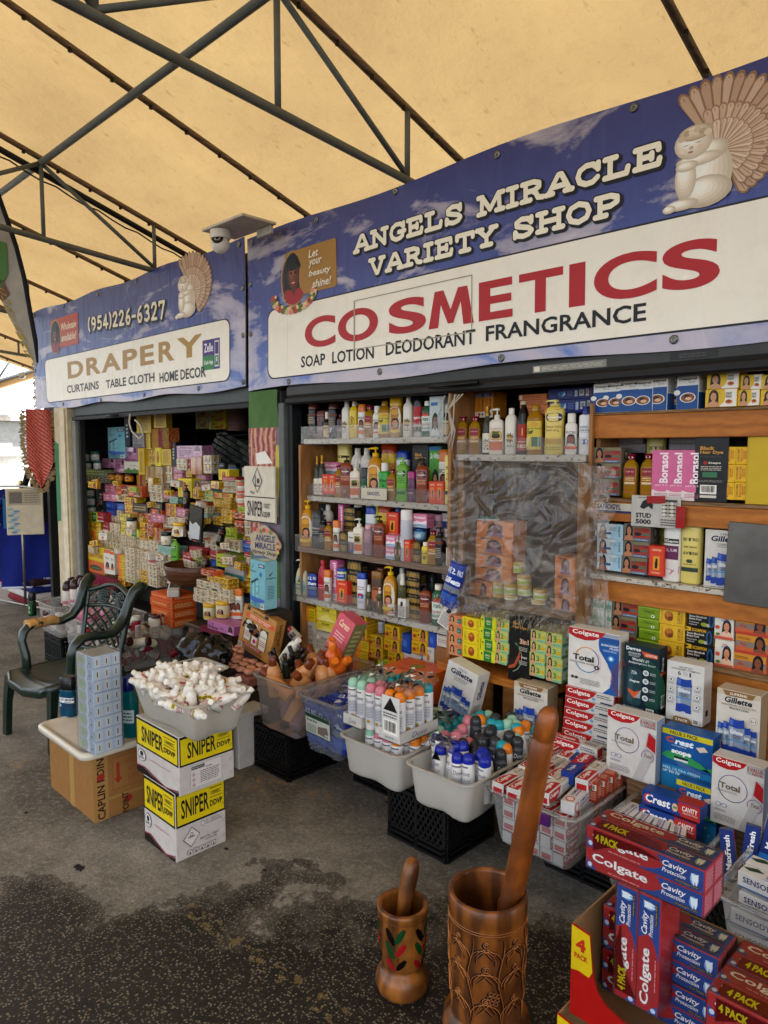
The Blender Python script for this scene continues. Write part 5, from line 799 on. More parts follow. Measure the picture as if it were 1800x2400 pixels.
bt('twopack',.2,.04,.025,'#1c3f94','wide','#1a3c90',[('t','SAVE 2 PACK',.1,.8,.9,.94,'#dfe6f2',.02),('t','Gillette',.12,.56,.88,.7,'#e8ecf2',.03,.2),('r',.05,.36,.95,.5,'#7a8494'),('r',.05,.12,.95,.3,'#2c5cb0')],'blue two pack stick deodorant in clear wrap',pw=3.6,neck=.9,sh_=.04,hc=.04,lz=(.03,.97),half=1.2)
bt('redbot',.28,.036,.028,'#a81c30','cyl','#a81c30',[('l',.2,.3,.8,.5,2,'#d88a90')],'tall plain red lotion bottle',sh_=.3,neck=.4)
bt('vasjar',.1,.036,.03,'#cfd0a8','jar','#1c4fa0',[('r',.0,.1,1,.9,'#2c58a8'),('t','Vaseline',.2,.5,.8,.74,'#eee8e0',.02)],'petroleum jelly jar with a blue lid',pw=2.6,neck=.95,sh_=.03,hc=.24,half=1.2,name='jar',cat='jar')
bt('bluejar',.1,.045,.045,'#8ab4cc','jar','#1f5a94',[('r',.2,.2,.8,.8,'#c0d4dc')],'light blue cream jar with blue lid',pw=2,neck=.95,sh_=.03,hc=.26,name='jar',cat='jar')
bt('eucerin',.25,.036,.028,'#d8d9da','wide','#2448a0',[('t','LOTION',.15,.82,.85,.9,'#24407c',.02),('r',.1,.74,.9,.77,'#b43040'),('e',.5,.45,.28,.13,'#3c6cb4'),('e',.45,.5,.16,.07,'#b43040'),('l',.2,.1,.8,.2,2,'#8090a8')],'white lotion bottle with blue cap and red stripe',pw=3,neck=.9,sh_=.04,hc=.14)
bt('spraysm',.14,.018,.018,'#6f7048','knob','#d4d0c4',[('r',0,0,1,1,'#4c4c2c'),('f',.2,.1,.8,.9,'#c99a70','#120e0c','#c99a70')],'small clear spray bottle with a face label',kind='liquid',pw=2,neck=.5,sh_=.1,hc=.26)
bt('facebot',.24,.036,.026,'#5c4a3c','wide','#8a6020',[('f',.05,.1,.95,.9,'#a86c4c','#b85c2c','#a86c4c')],'grey brown bottle with a large smiling face',pw=3,neck=.9,sh_=.04,hc=.14,half=1.2)
bt('babyoil',.14,.028,.024,'#d8c030','cyl','#e0dcc8',[('t','Lady',.2,.6,.8,.76,'#1f1c14',.03),('p',leaf(.5,.34,.3),'#1f1c14')],'small yellow powder bottle with black print',pw=2.6,neck=.6,sh_=.08,hc=.16)
bt('powder',.22,.026,.026,'#b9bcc4','wide','#d8d6d4',[('e',.5,.4,.3,.14,'#d8d4d8'),('p',[(.2,.3),(.8,.5),(.8,.4),(.2,.2)],'#5c4c60')],'pale grey powder bottle with white cap',pw=2,neck=.8,sh_=.1,hc=.12)
bt('pinkclear',.22,.036,.028,'#b89aa4','cyl','#d8a8b4',[('l',.2,.2,.8,.6,3,'#8a6c78')],'clear pink oil bottle',kind='liquid',pw=2.6,neck=.6,sh_=.16)
bt('orangejar',.12,.05,.05,'#c86428','jar','#1f1c1a',[('l',.1,.2,.9,.8,4,'#f0d0b0')],'orange cream jar with a dark lid',pw=2,neck=.95,sh_=.03,name='jar',cat='jar')
bt('carobot',.26,.042,.03,'#c8a41c','wide','#a8421c',[('r',0,.6,1,.98,'#c8ae28'),('t','CAROTONE',.06,.66,.94,.84,'#a8341c',.03),('r',.0,.0,1,.5,'#c0641f'),('e',.5,.24,.3,.2,'#5c2814')],'yellow lotion bottle with red lettering',pw=2.6,hc=.05)
bt('whitejar',.1,.042,.042,'#d8d6ce','jar','#246a5c',[('r',.15,.1,.85,.9,'#cfd8d4'),('t','BUTTER',.1,.4,.9,.62,'#1c4c5c',.03),('r',0,0,1,.12,'#246a5c')],'white hair cream jar with a teal lid',pw=2,neck=.96,sh_=.03,hc=.3,half=1.4,name='jar',cat='jar')
bt('yeljar',.13,.055,.055,'#d4c8a8','jar','#d8b020',[('r',0,0,1,.2,'#d8b020'),('f',.3,.1,.8,.9,'#a87050','#120e0c','#a87050'),('l',.05,.4,.28,.7,3,'#8a7c5c')],'white cream jar with a yellow lid',pw=2,neck=.96,sh_=.03,hc=.22,half=1.4,name='jar',cat='jar')
bt('creamjar',.13,.055,.055,'#d8d4c4','jar','#16281c',[('e',.5,.45,.34,.34,'#c09868'),('l',.1,.1,.9,.2,1,'#4c4438')],'white cream jar with a near black lid',pw=2,neck=.96,sh_=.03,hc=.3,half=1.3,name='jar',cat='jar')
bt('amberjar',.11,.05,.05,'#b8761c','jar','#4c1c14',[('r',0,.1,1,.9,'#cc9a24'),('f',.3,.1,.8,.9,'#8a5238','#120e0c','#8a5238')],'amber hair gel jar',pw=2,neck=.96,sh_=.03,hc=.22,half=1.4,name='jar',cat='jar')
bt('orjar',.1,.045,.045,'#d0cac0','jar','#c8704c',[('r',0,.1,1,.45,'#cc5a28'),('l',.1,.55,.9,.85,2,'#8a857c')],'clear wrapped white and orange jar',pw=2,neck=.96,sh_=.03,hc=.25,half=1.5,name='jar',cat='jar')
bt('blackpump',.26,.035,.035,'#1a1412','pump','#161210',[('r',0,.86,1,1,'#7a4428'),('l',.2,.2,.8,.7,6,'#b0a898')],'black and copper shampoo pump bottle',pw=2,sh_=.1,neck=.4,hc=.2)
bt('listerine',.31,.055,.04,'#0f5c78','wide','#141416',[('r',.0,.1,1,.8,'#0f3c58'),('r',.02,.45,.98,.72,'#dfe2e4'),('t','LISTERINE',-.05,.56,1.02,.68,'#101820',.04),('t','COOL MINT',.1,.47,.8,.53,'#205070',.02),('e',.24,.3,.14,.08,'#8ac0d0')],'blue mouthwash bottle with a black cap',kind='liquid',sh_=.16,neck=.42,pw=3,hc=.2,lz=(.2,.78),half=1.25)
bt('tealwash',.3,.05,.035,'#16808a','cyl','#14287a',[('r',.0,.3,1,.7,'#cfe0e0'),('l',.1,.35,.9,.65,3,'#1c5c70')],'teal mouthwash bottle with a navy cap',kind='liquid',sh_=.2,neck=.5,pw=3,hc=.2)
CAPC=dict(green=('#9cc4ac','pale green'),pink=('#c9808c','pink'),orange=('#d98424','orange'),teal=('#2a9aa4','teal'),blue=('#24349c','blue'),grey=('#3c3e42','charcoal'))
for n_,(c_,w_)in CAPC.items():
 bt('can_'+n_,.2,.0255,.0255,'#d6d4d0' if n_!='grey' else '#4a4c50','dome',c_,[('r',.08,.1,.92,.66,'#c3c4c6' if n_!='grey' else '#3a3c40'),('t','Dove',.2,.72,.8,.84,'#2c3a5c' if n_!='grey' else '#d0d0d0',.0,.2),('l',.15,.3,.85,.62,7,'#7d7f88'),('r',.1,.93,.7,.97,'#6c6c70'),('e',.5,.2,.12,.05,'#b08c3c')],'white deodorant spray can with a %s domed cap'%w_ if n_!='grey' else 'dark grey deodorant spray can with a charcoal cap',neck=.9,sh_=.05,pw=2,lz=(.06,.95),half=1.35,hc=.16,capk='gloss',name='spray_can',cat='deodorant')
bt('poison',.112,.0205,.0205,'#dad6cc','cyl','#dfdbd0',[('r',0,.0,1,.96,'#dcd3c6'),('r',0,.02,1,.08,'#b8322c'),('r',.02,.14,.1,.8,'#b8605c'),('r',.5,.52,.98,.78,'#d8c21c'),('t','SNIPER',.52,.56,.96,.74,'#1c1c1c',.03),('l',.26,.12,.9,.42,4,'#a0484c'),('e',.76,.86,.04,.04,'#cc7a24')],'white insecticide bottle',neck=.5,sh_=.2,pw=2,lz=(.08,.72),half=2.6,hc=.17,name='insecticide_bottle',cat='bottle')
BT['limejar']=dict(BT['whitejar'],body='#dcd8b0',capc='#c9a850',lab=[('r',0,.12,1,.8,'#b9c86c'),('p',leaf(.5,.45,.3,7),'#4c7430')],desc='gold lidded lime cream jar')
kk('orangebx',.2,.18,.1,'#d08038',[('f',.2,.04,.8,.9,'#8c5a6c','#2c1c20','#8c6c84'),('p',[(.1,.9),(.2,.96),(.5,.9),(.3,.86)],'#4c3c5c'),('r',0,.97,1,1,'#b06828')],'orange carton with a kneeling woman sketch')
def bot(key,x,y,z,rz=0.,h=None,label=None,group=None,rot=None,wide=1.):
 b=BT[key];s_=(h/b['h'])if h else 1.;sxy=min(max(s_,.8),1.25)*wide if h else wide
 return put('b_'+key,lambda:build_bottle(key),(x,y,z),rot or(0,0,rz),(sxy,sxy,s_),label or b['desc'],b['cat'],group)
LB=[]
def L(o,desc,where,group=None,shared=False):
 LB.append((o,desc,where,shared))
 if group:o['group']=group
 return o
pine=wood('pine_board','#b8702a','#9a581e',(.7,1,2.6),.5,2.2)
pinev=wood('pine_upright','#a0703e','#7f532c',(2.4,3,.5),.55,2)
ply=wood('plywood_board','#b07434','#96602a',(.8,1,2.),.6,2)
oldw=wood('old_shelf_wood','#8a6a48','#5c4028',(1,1,3),.7,5)
wpaint=M('#c4bdae','paint')
def chipped():
 a=NT('chipped_white_paint');n=a.noise(38,5,a.coord('Object',(1,1,2)),.7);c=a.mix(a.ramp(n.outputs[0],(.56,G(0)),(.6,G(1))),hx('#b9b2a2'),hx('#4c3826'))
 a.base(c,.6);a.bump(n.outputs[0],.3,.004);return a.m
chip=chipped();clear=M('#dcdcd8','clear');film=M('#e9e1d4','film');lip=M('#e0dedb','lip');frost=M('#dedad0','frost')
Z6=lambda x,y:(650+x/3.687,880+y/3.687)
Z7=lambda x,y:(650+x/3.687,1250+y/3.687)
Z1=lambda x,y:(1350+x/3.687,850+y/3.687)
Z3=lambda x,y:(1300+x/3.318,1250+y/3.318)
Z2=lambda x,y:(1050+x/4.1475,1250+y/4.1475)
Z8=lambda x,y:(1050+x/4.1475,880+y/4.1475)
def face(Z,items,z,Yf,where,back=0.,turn=.28,grp='bottles and boxes on the display shelves'):
 """items standing on a shelf: (kind, zoom x of centre, zoom y of top[, width in zoom px])"""
 for it in items:
  key,cx,ty=it[:3];x,y=Z(cx,ty);isb=key in BT
  dep=(BT[key]['ry']if isb else K[key]['d']/2)+.012;Yc=Yf+dep+back
  p=PY(x,y,Yc);h=max(.05,p.z-z)
  if isb:o=bot(key,p.x,Yc,z,turn+rnd.uniform(-.12,.12),h)
  else:
   w_=None
   if len(it)>3:w_=PY(Z(cx+it[3]/2,ty)[0],y,Yc).x-PY(Z(cx-it[3]/2,ty)[0],y,Yc).x
   o=box_at(key,p.x,Yc,z,rnd.uniform(-.05,.09),h=h,w=w_)
  L(o,BT[key]['desc']if isb else K[key]['desc'],where,grp)
def stack(Z,key,x0,x1,tops,Yf,where,d=None,jit=.004,rz=0.,grp=None):
 """a pile of one kind: zoom x0..x1, list of zoom y from the top edge of the topmost to the bottom edge of the lowest"""
 xc=(x0+x1)/2;n=len(tops)-1;d=d or K[key]['d'];Yc=Yf+d/2
 zs=[PY(*Z(xc,t),Yf).z for t in tops];w_=PY(*Z(x1,tops[0]),Yf).x-PY(*Z(x0,tops[0]),Yf).x;X_=PY(*Z(xc,tops[0]),Yf).x
 for i in range(n):
  o=box_at(key,X_+rnd.uniform(-jit,jit),Yc+rnd.uniform(0,jit),zs[i+1],rz+rnd.uniform(-.02,.02),w=w_,h=(zs[i]-zs[i+1])*.985,d=d)
  L(o,K[key]['desc'],('topmost of ' if i==0 and n>1 else 'lowest of ' if i==n-1 and n>1 else od(i)+' down in ' if n>1 else '')+where,grp or 'stacked soap and medicine boxes')
 return X_,zs[-1],w_
u=empty('shelf_unit',(-2.83,D,0),0,'worn wooden shelf unit with four ledges, holding bottles right of the pillar','shelf')
q=lambda m_:sh(m_,(-2.83,D,0))
SY=[2.80,2.80,2.745,2.73];SZ=[1.775,1.43,1.12,.815]
for i in range(4):
 m_=MB();m_.box(-3.44,SY[i],SZ[i]-.032,-2.24,D+.34,SZ[i],chip if i in(0,1,3)else oldw,.003);b_=q(m_).obj('shelf_board',u)
 m_=MB();m_.box(-3.46,SY[i]-.006,SZ[i]-.028,-2.24,SY[i]-.003,SZ[i]+.075,lip);q(m_).obj('clear_lip',b_)
for xa in(-3.43,-2.262):m_=MB();m_.box(xa,SY[3]+.02,.3,xa+.02,D+.34,2.0 if xa>-3 else 1.74,pinev,.002);q(m_).obj('side_panel',u)
m_=MB();m_.box(-3.44,D+.345,.3,-2.24,D+.36,2.05,M('#2b211a','paint'));q(m_).obj('back_panel',u)
m_=MB();m_.box(-3.44,D-.1,.36,-2.24,D+.34,.4,oldw,.002);q(m_).obj('base_shelf',u)
s1='on the top ledge of the middle shelves'
face(Z6,[('cop7',330,330),('mauvel',420,300),('blackwine',700,240),('desbox',880,300),('crimson',1040,280),('redspray',1250,230),('vasbrown',610,300)],SZ[0],SY[0],s1+' at back',back=.13)
face(Z6,[('copper',315,235),('mauvel',385,310),('darkdrop',432,315),('cop7',490,240),('maroon',548,330),('lotwhite',600,225),('lotyel',667,222),('orangecap',735,250),('crimson',802,262),('idolew',865,265),('whitoil',930,222),('toneoil',1030,182),('lotwhite',1135,185),('redspray',1225,182),('alcohol',1300,222),('palebox',1402,183,118),('darkdrop',1470,250)],SZ[0],SY[0],s1)
s2='on the second ledge of the middle shelves'
face(Z6,[('betres',585,590),('lotwhite',695,628),('lotwhite',775,628),('carobot',975,590),('eucerin',1090,655),('blackdye2',1265,600,130),('whitoil',1288,655),('greencard',1385,612,100),('orangecap',1455,640)],SZ[1],SY[1],s2+' at back',back=.12)
face(Z6,[('ornate',345,700),('ornate',388,690),('crimson',535,780),('vasbrown',600,695),('orangelab',680,750),('greenspray',765,795),('tonepump',850,622),('greenwash',930,755),('crimson',995,810),('vasgreen',1085,712),('purple',1168,830),('vasbrown',1258,718),('betres',1515,690)],SZ[1],SY[1],s2)
for x0,x1 in((380,437),(437,497)):stack(Z6,'redbox',x0,x1,[850,1030],D+.01,'at the left of the second ledge, '+('nearer the left end' if x0==380 else 'next to the amber oil'))
for x0,x1 in((1302,1365),(1365,1440)):stack(Z6,'redbox',x0,x1,[912,1115],D+.01,'at the right of the second ledge, '+('left one' if x0==1302 else 'right one'))
stack(Z6,'borsq',400,520,[748,850],D+.1,'behind the small red boxes on the second ledge')
for k_,x_ in enumerate((300,350,400)):stack(Z6,'bluebags',x_-20,x_+35,[590,690],D+.2,('left','middle','right')[k_]+' of three hanging at left of second ledge')
stack(Z6,'desbox',700,800,[730,800],D+.14,'low behind the golden pump bottle on the second ledge')
m_=MB();m_.box(0,0,0,.2,.004,.062,M('#c5bdaa'),.001);m_.art([('t','SANOGYL',.25,.34,.75,.7,'#2b3870',.03)],lambda a,b,e:(a*.2,-e,b*.062))
o=m_.obj('name_strip');o.location=(PY(*Z6(725,1000),D-.012).x,D-.013,SZ[1]+.005);tag(o,'cream card strip reading sanogyl leaning on the second ledge','sign')
s3='on the third ledge of the middle shelves'
face(Z6,[('greybot',380,1110),('lotwhite',440,1115),('alcohol',700,1115),('carobot',935,1110),('clinical',1050,1120),('pinkclear',1385,1200),('eucerin',820,1130)],SZ[2],SY[2],s3+' at back',back=.13)
face(Z6,[('tonepump',262,1080),('greybot',345,1165),('blackpump',402,1205),('crimson',448,1262),('orangecap',515,1252),('orangelab',708,1235),('pinkclear',790,1290),('vasbrown',885,1215),('powder',1118,1160),('ornate',1500,1270),('blackpump',1410,1310),('babyoil',1285,1440),('crimson',1350,1340)],SZ[2],SY[2],s3)
stack(Z6,'borasol',525,570,[1110,1500],SY[2]+.12,'behind the white lotion on the third ledge')
stack(Z6,'blackgold',572,672,[1140,1260,1370,1480],SY[2]+.1,'the tall stack on the third ledge')
stack(Z6,'blackgold',530,600,[1350,1530],SY[2]+.01,'at the front of the third ledge')
stack(Z6,'desbox',602,655,[1350,1530],SY[2]+.01,'at the front of the third ledge')
stack(Z6,'lime',765,880,[1120,1200,1290],SY[2]+.16,'the wrapped pair on the third ledge')
stack(Z6,'borsq',935,1015,[1380,1480,1590],SY[2]+.01,'the front pair on the third ledge')
stack(Z6,'redtall',940,1040,[1180,1390],SY[2]+.08,'above the pink boxes on the third ledge')
stack(Z6,'borsq',1060,1165,[1300,1400,1530],SY[2]+.08,'the pair under the powder bottle')
stack(Z6,'borsq',1165,1285,[1195,1315],SY[2]+.06,'on top of the light blue jar')
face(Z6,[('bluejar',1232,1318)],PY(*Z6(1232,1425),SY[2]+.06).z,SY[2]+.05,'under a pink and blue box on the third ledge')
face(Z6,[('spraysm',1032,1385),('spraysm',1070,1390)],SZ[2],SY[2],'at the front of the third ledge',back=-.0)
stack(Z7,'redbox',1095,1152,[55,245],SY[2]+.005,'at the front of the third ledge beside sprays')
stack(Z7,'blackgold',1155,1240,[62,255],SY[2]+.03,'below the light blue jar')
stack(Z6,'desbox',1420,1560,[1195,1330,1460],SY[2]+.18,'the far right pile of the third ledge')
s4='on the lowest ledge of the middle shelves'
face(Z7,[('eucerin',320,220),('maroon',460,260),('vasbrown',770,260),('copper',905,290),('greybot',1320,340),('lotwhite',1080,300)],SZ[3],SY[3],s4+' at back',back=.12)
face(Z7,[('johnson',213,225),('twopack',308,345),('redbot',395,228),('orangecap',437,315),('eucerin',735,340),('spraysm',792,445),('facebot',868,325),('spraysm',885,460),('tonepump',980,288),('spraysm',1082,345),('vasbrown',1285,440),('alcohol',1395,440),('idolew',990,575)],SZ[3],SY[3],s4)
stack(Z7,'borasol',450,512,[230,580],SY[3]+.06,'beside the orange capped lotion on the lowest ledge')
stack(Z7,'redtall',508,600,[410,605],SY[3]+.01,'under the blue lidded jar')
face(Z7,[('vasjar',558,300)],PY(*Z7(558,412),SY[3]+.02).z,SY[3]-.0,'standing on a tall red box on the lowest ledge')
stack(Z7,'blackgold',600,720,[238,435,620],SY[3]+.05,'the left shell patterned pair on the lowest ledge')
stack(Z7,'blackgold',1105,1230,[325,470,610,745],SY[3]+.04,'the right shell patterned stack on the lowest ledge')
stack(Z7,'zebra',1038,1105,[565,730],SY[3]+.0,'front of the lowest ledge')
box_at('zebra',*PY(*Z7(1440,800),SY[3]-.0),0,'small white horse marked leaflet box tilted at right end of lowest ledge','stacked soap and medicine boxes',rot=(0,.45,.1),h=.13)
p=PY(*Z7(1475,660),SY[3]-.02);bot('twopack',p.x,p.y,p.z+.02,.2,.23,'blue two pack stick deodorant tilted against the plastic sheet','bottles and boxes on the display shelves',rot=(0,.3,.15))
Yb_=D-.02
for n_,(k_,x0,x1,tops)in enumerate([('ombre',208,328,[630,760]),('wrapwhite',203,325,[735,860,970]),('lime',205,325,[970,1080]),('wrapyellow',333,505,[632,765]),('wrapyellow',330,500,[765,850]),('wrapwhite',320,460,[850,965,1080]),('wrapwhite',460,640,[855,960,1060]),('ombre',525,645,[710,775,850]),('lemong',555,640,[850,920]),('papaya',645,768,[692,805,912]),('ombre',645,780,[912,1010,1110,1200]),('papaya',782,910,[880,985,1085]),('papaya',922,1052,[795,918,1022]),('papaya',950,1075,[1022,1132,1240]),('blue',1052,1155,[862,1035]),('papaya',1160,1295,[820,935,1050]),('blue',1290,1370,[850,1000]),('leaflet',1070,1240,[1035,1130]),('idole',1255,1352,[985,1115]),('bluesky',1238,1360,[1100,1360]),('bluesky',1238,1360,[1360,1560]),('leaflet',1370,1490,[885,985]),('brown',1355,1490,[985,1300]),('lime',860,955,[1085,1170])]):
 stack(Z7,k_,x0,x1,tops,Yb_+(n_%3)*.012,'pile %s from left under the lowest ledge'%od(n_))
face(Z7,[('powder',900,760)],PY(*Z7(900,850),Yb_+.1).z,Yb_+.05,'lying between yellow boxes under the lowest ledge')
u=empty('display_unit',(-1.88,D,0),0,'wooden display unit covered with crumpled clear plastic in the middle of the shop','shelf')
q=lambda m_:sh(m_,(-1.88,D,0))
m_=MB();m_.box(-2.236,D-.02,1.655,-1.53,D+.3,1.685,chip,.003);b_=q(m_).obj('shelf_board',u)
m_=MB();m_.box(-2.236,D-.026,1.66,-1.53,D-.023,1.76,lip);q(m_).obj('clear_lip',b_)
for xa in(-2.236,-1.575):m_=MB();m_.box(xa,D-.0,.3,xa+(.035 if xa<-2 else .06),D+.25,1.652,pinev,.003);q(m_).obj('side_panel',u)
m_=MB();m_.box(-2.236,D+.26,.3,-1.53,D+.28,1.652,M('#4c3c2e','paint'));q(m_).obj('back_panel',u)
m_=MB();m_.box(-2.2,D-.01,.955,-1.58,D+.25,.985,oldw,.003);q(m_).obj('shelf_board',u)
m_=MB();m_.box(-2.25,D-.14,.63,-1.615,D+.25,.665,pine,.003);q(m_).obj('shelf_board',u)
m_=MB();m_.box(-2.28,D-.03,.0,-2.0,D-.005,.6,ply,.002);m_.box(-1.93,D-.03,.0,-1.62,D-.005,.6,ply,.002);q(m_).obj('plywood_panel',u)
s5='on the plastic draped centre shelf'
face(Z8,[('crimson',150,400),('crimson',268,398),('ornate',385,300),('orangelab',480,320),('lotwhite',620,318),('blackwine',740,248),('whitoil',855,288),('vascream',1045,240),('idolew',1205,370),('clinical',1345,300)],1.685,D-.02,s5)
s6='behind the bottles under the roller door'
for n_,(k_,x0,x1,tops)in enumerate([('esapharma',110,190,[180,410]),('esapharma',190,275,[170,410]),('esapharma',275,360,[160,410]),('esapharma',360,440,[150,410]),('orangeflat',690,960,[180,235,285,380]),('blueship',975,1430,[120,228]),('blueship',975,1435,[228,365])]):
 stack(Z8,k_,x0,x1,tops,D+.14,'pile %s from left behind the bottles under the roller door'%od(n_),d=.12)
m_=MB();m_.box(-2.24,D+.1,1.78,-1.5,D+.33,1.80,oldw,.002);q(m_).obj('shelf_board',u)
for n_,(k_,x0,x1,tops)in enumerate([('peach',0,135,[800,890,985,1085,1190]),('lemonb',140,310,[820,935,1075,1215]),('lemong',312,460,[810,925,1035,1145,1250]),('three',462,585,[830,950,1060,1165,1275]),('three',800,950,[945,1055,1165,1280,1400]),('three',955,1110,[970,1100,1210,1330,1450])]):
 stack(Z2,k_,x0,x1,tops,D-.13,'stack %s from left on the bottom ledge'%od(n_),d=.16)
p=PY(*Z2(585,1300),D-.125);p2=PY(*Z2(800,1360),D-.125)
box_at('blackdye',(p.x+p2.x)/2,D-.09,.668,0,'tall black hair dye box between soap stacks on the bottom ledge','stacked soap and medicine boxes',w=p2.x-p.x,h=.3)
Yp=D+.04
for n_,(k_,x0,x1,tops)in enumerate([('orangebx',270,620,[-120,40,200,330,460]),('orangebx',110,262,[460,660]),('orangebx',264,420,[460,660]),('orangebx',1040,1245,[225,410,610,790])]):
 stack(Z2,k_,x0,x1,tops,Yp,'stack %s from left behind the plastic'%od(n_),d=.12)
for n_,(cx,ty,by)in enumerate([(510,250,350),(610,245,350),(675,270,380),(470,350,460),(600,370,480),(740,400,500),(480,460,580),(610,480,590),(745,500,600),(480,580,680),(610,590,690),(900,540,640),(880,640,730),(350,-170,-90),(440,-170,-90)]):
 p=PY(*Z2(cx,by),Yp+.05);q2=PY(*Z2(cx,ty),Yp+.05)
 L(bot('limejar' if n_<13 else 'whitejar',p.x,p.y,p.z,.2,q2.z-p.z),'lime green cream jar','in the pyramid behind clear plastic','jars behind the plastic')
m_=MB()
rr=random.Random(5)
def FP(u_,v_):
 x0,x1=-2.225-.02*(1-v_),-1.5+.02*(1-v_);x=x0+(x1-x0)*u_;z=.93+(1.665-.93)*v_
 y=D-.045-.05*(1-v_)-.03*math.sin(pi*u_)
 w1,w2=noise.noise(Vector((u_*3,v_*3,2))),noise.noise(Vector((u_*2.2,v_*2.6,8)))
 def fold(cx,cz,n_,ph):a=math.atan2(v_-cz,u_-cx);r_=math.hypot(v_-cz,u_-cx);return(1-abs(math.sin(a*n_*.85+ph+w1*.8)))**8*min(1,r_*3)
 f=.55*fold(0,1.02,5,.4)+.5*fold(1.02,1.0,6,1.)+.35*fold(.5,1.1,7,0)+.3*fold(.2,-.1,5,2)
 r2=1-abs(noise.noise(Vector((u_*8-v_*5,v_*9,3))))*2;e_=abs(u_-.5)*2
 return(x+.012*math.sin(v_*23),y-.017*f-.035*w2-.02*max(0,r2)**5*(.2+1.9*e_**4+(1.4 if v_<.15 else 0)),z+.012*w1)
nu=nv=110;v=[FP(i/nu,j/nv)for j in range(nv+1)for i in range(nu+1)]
m_.add(v,[(j*(nu+1)+i,j*(nu+1)+i+1,(j+1)*(nu+1)+i+1,(j+1)*(nu+1)+i)for j in range(nv)for i in range(nu)],film,True)
for k_ in range(2):
 v=[];nn=40
 for j in range(nn+1):
  t=j/nn;bx=-1.5+.02*math.sin(t*9+k_);by=D-.05-.02*k_
  for i in range(7):v.append((bx+.016*i+.02*noise.noise(Vector((i*1.1,t*9,k_*5))),by-.045*noise.noise(Vector((i*1.7,t*14,k_*3+9))),.9+.74*t))
 m_.add(v,[(j*7+i,j*7+i+1,(j+1)*7+i+1,(j+1)*7+i)for j in range(nn)for i in range(6)],film,True)
fr=M('#cfc6ae','clear');v=[];F_=[]
for i in range(260):
 u_=rr.random();x=-2.27+.8*u_;l_=rr.uniform(.02,.07);a=rr.uniform(-.8,.8);y=D-.1-rr.uniform(0,.05);z=.985-.03*u_+rr.uniform(-.02,.02);b=len(v)
 v+=[(x,y,z),(x+.006,y-.004,z),(x+l_*math.sin(a),y-rr.uniform(0,.04),z-l_*math.cos(a))];F_.append((b,b+1,b+2))
m_.add(v,F_,fr);tag(m_.obj('plastic_sheet'),'crumpled clear plastic sheet hanging over the centre display','plastic sheet')
m_=MB()
for k_ in range(3):m_.tube([(-2.24+k_*.03,D-.1,1.97),(-2.27+k_*.05,D-.12,1.86),(-2.25+k_*.035,D-.12,1.78),(-2.22+k_*.02,D-.12,1.74-.02*k_),(-2.18+k_*.01,D-.12,1.8),(-2.21,D-.11,1.9),(-2.17+k_*.02,D-.1,1.97)],.0035,M('#b5b0a4','rubber'),6)
tag(m_.obj('cord'),'looped pale cord hanging from the large roller door handle','cord')
m_=MB();m_.tube([(-5.5,D-.1,2.0),(-5.52,D-.1,1.93),(-5.48,D-.1,1.86),(-5.36,D-.1,1.8),(-5.29,D-.1,1.83),(-5.33,D-.1,1.9),(-5.42,D-.1,1.95)],.007,M('#c4beb0','rubber'),6)
tag(m_.obj('cord'),'white looped cord hanging from the drapery stall door','cord')
u=empty('pine_shelving',(-.9,D,0),0,'pine board shelving with four compartments at the right of the shop','shelf')
q=lambda m_:sh(m_,(-.9,D,0))
XR=.55
for z0,z1,dz in((1.754,1.85,.012),(1.41,1.49,.016),(1.07,1.158,.022),(.79,.862,.02)):
 m_=MB();m_.box(-1.515,D,z0,XR,D+.035,z1,pine,.003);b_=q(m_).obj('front_board',u)
 m_=MB();m_.box(-1.53 if z1<1.2 else-1.515,D-(.012 if z1<1.2 else 0),z1+.001,XR,D+.3,z1+dz,chip if abs(z1-1.158)<.01 else oldw,.002);q(m_).obj('shelf_board',b_)
m_=MB();m_.box(-1.575+.06,D-.025,.3,-1.5,D-.003,1.9,pinev,.003);m_.box(-1.51,D+.03,.3,-1.49,D+.3,2.0,pinev,.002);q(m_).obj('upright',u)
m_=MB();m_.box(-.02,D-.02,.3,.05,D-.002,1.95,pinev,.003);q(m_).obj('upright',u)
m_=MB();m_.box(-1.515,D+.31,.3,XR,D+.33,2.05,M('#33251b','paint'));q(m_).obj('back_panel',u)
m_=MB();m_.box(-1.48,D+.01,.25,XR,D+.03,.785,ply,.002);q(m_).obj('plywood_panel',u)
m_=MB()
for k_ in range(3):m_.lathe([(.006,0),(.005,.004)],M('#2c1c12'),8,X=Matrix.Translation((-1.3+k_*.4,D+.01,.7))@Matrix.Rotation(pi/2,4,'X'))
q(m_).obj('screws',u)
r1='on the top pine shelf'
for n_,(cx,ty,bk)in enumerate([(240,180,0),(350,170,0),(465,150,0),(590,145,0),(715,125,0),(865,140,.06),(980,108,0)]):
 x,y=Z1(cx,ty);Yc=D+.05+bk;p=PY(x,y,Yc-.03)
 L(box_at('desyrel',p.x,Yc,1.862,rnd.uniform(-.06,.06),h=p.z-1.862),K['desyrel']['desc'],r1,'syrup boxes on the top pine shelf')
stack(Z1,'pawpaw',1130,1405,[78,225,382],D+.01,'the pair on the top pine shelf')
stack(Z1,'pawpaw',1412,1600,[100,230,372],D+.02,'the second pair on the top pine shelf')
stack(Z1,'pawpaw',1600,1900,[95,225,365],D+.02,'the third pair on the top pine shelf')
stack(Z1,'esapharma',1075,1135,[85,390],D+.12,'behind the yellow fruit soaps on the top pine shelf')
Yr=D+.02
stack(Z1,'caretone',148,385,[730,865,1000,1148],Yr,'the stack in the second pine compartment')
face(Z1,[('crimson',482,790),('crimson',632,785)],1.507,Yr-.01,'in the second pine compartment',turn=.1)
face(Z1,[('betres',700,600)],1.507,Yr+.16,'behind the pink boxes in the second pine compartment')
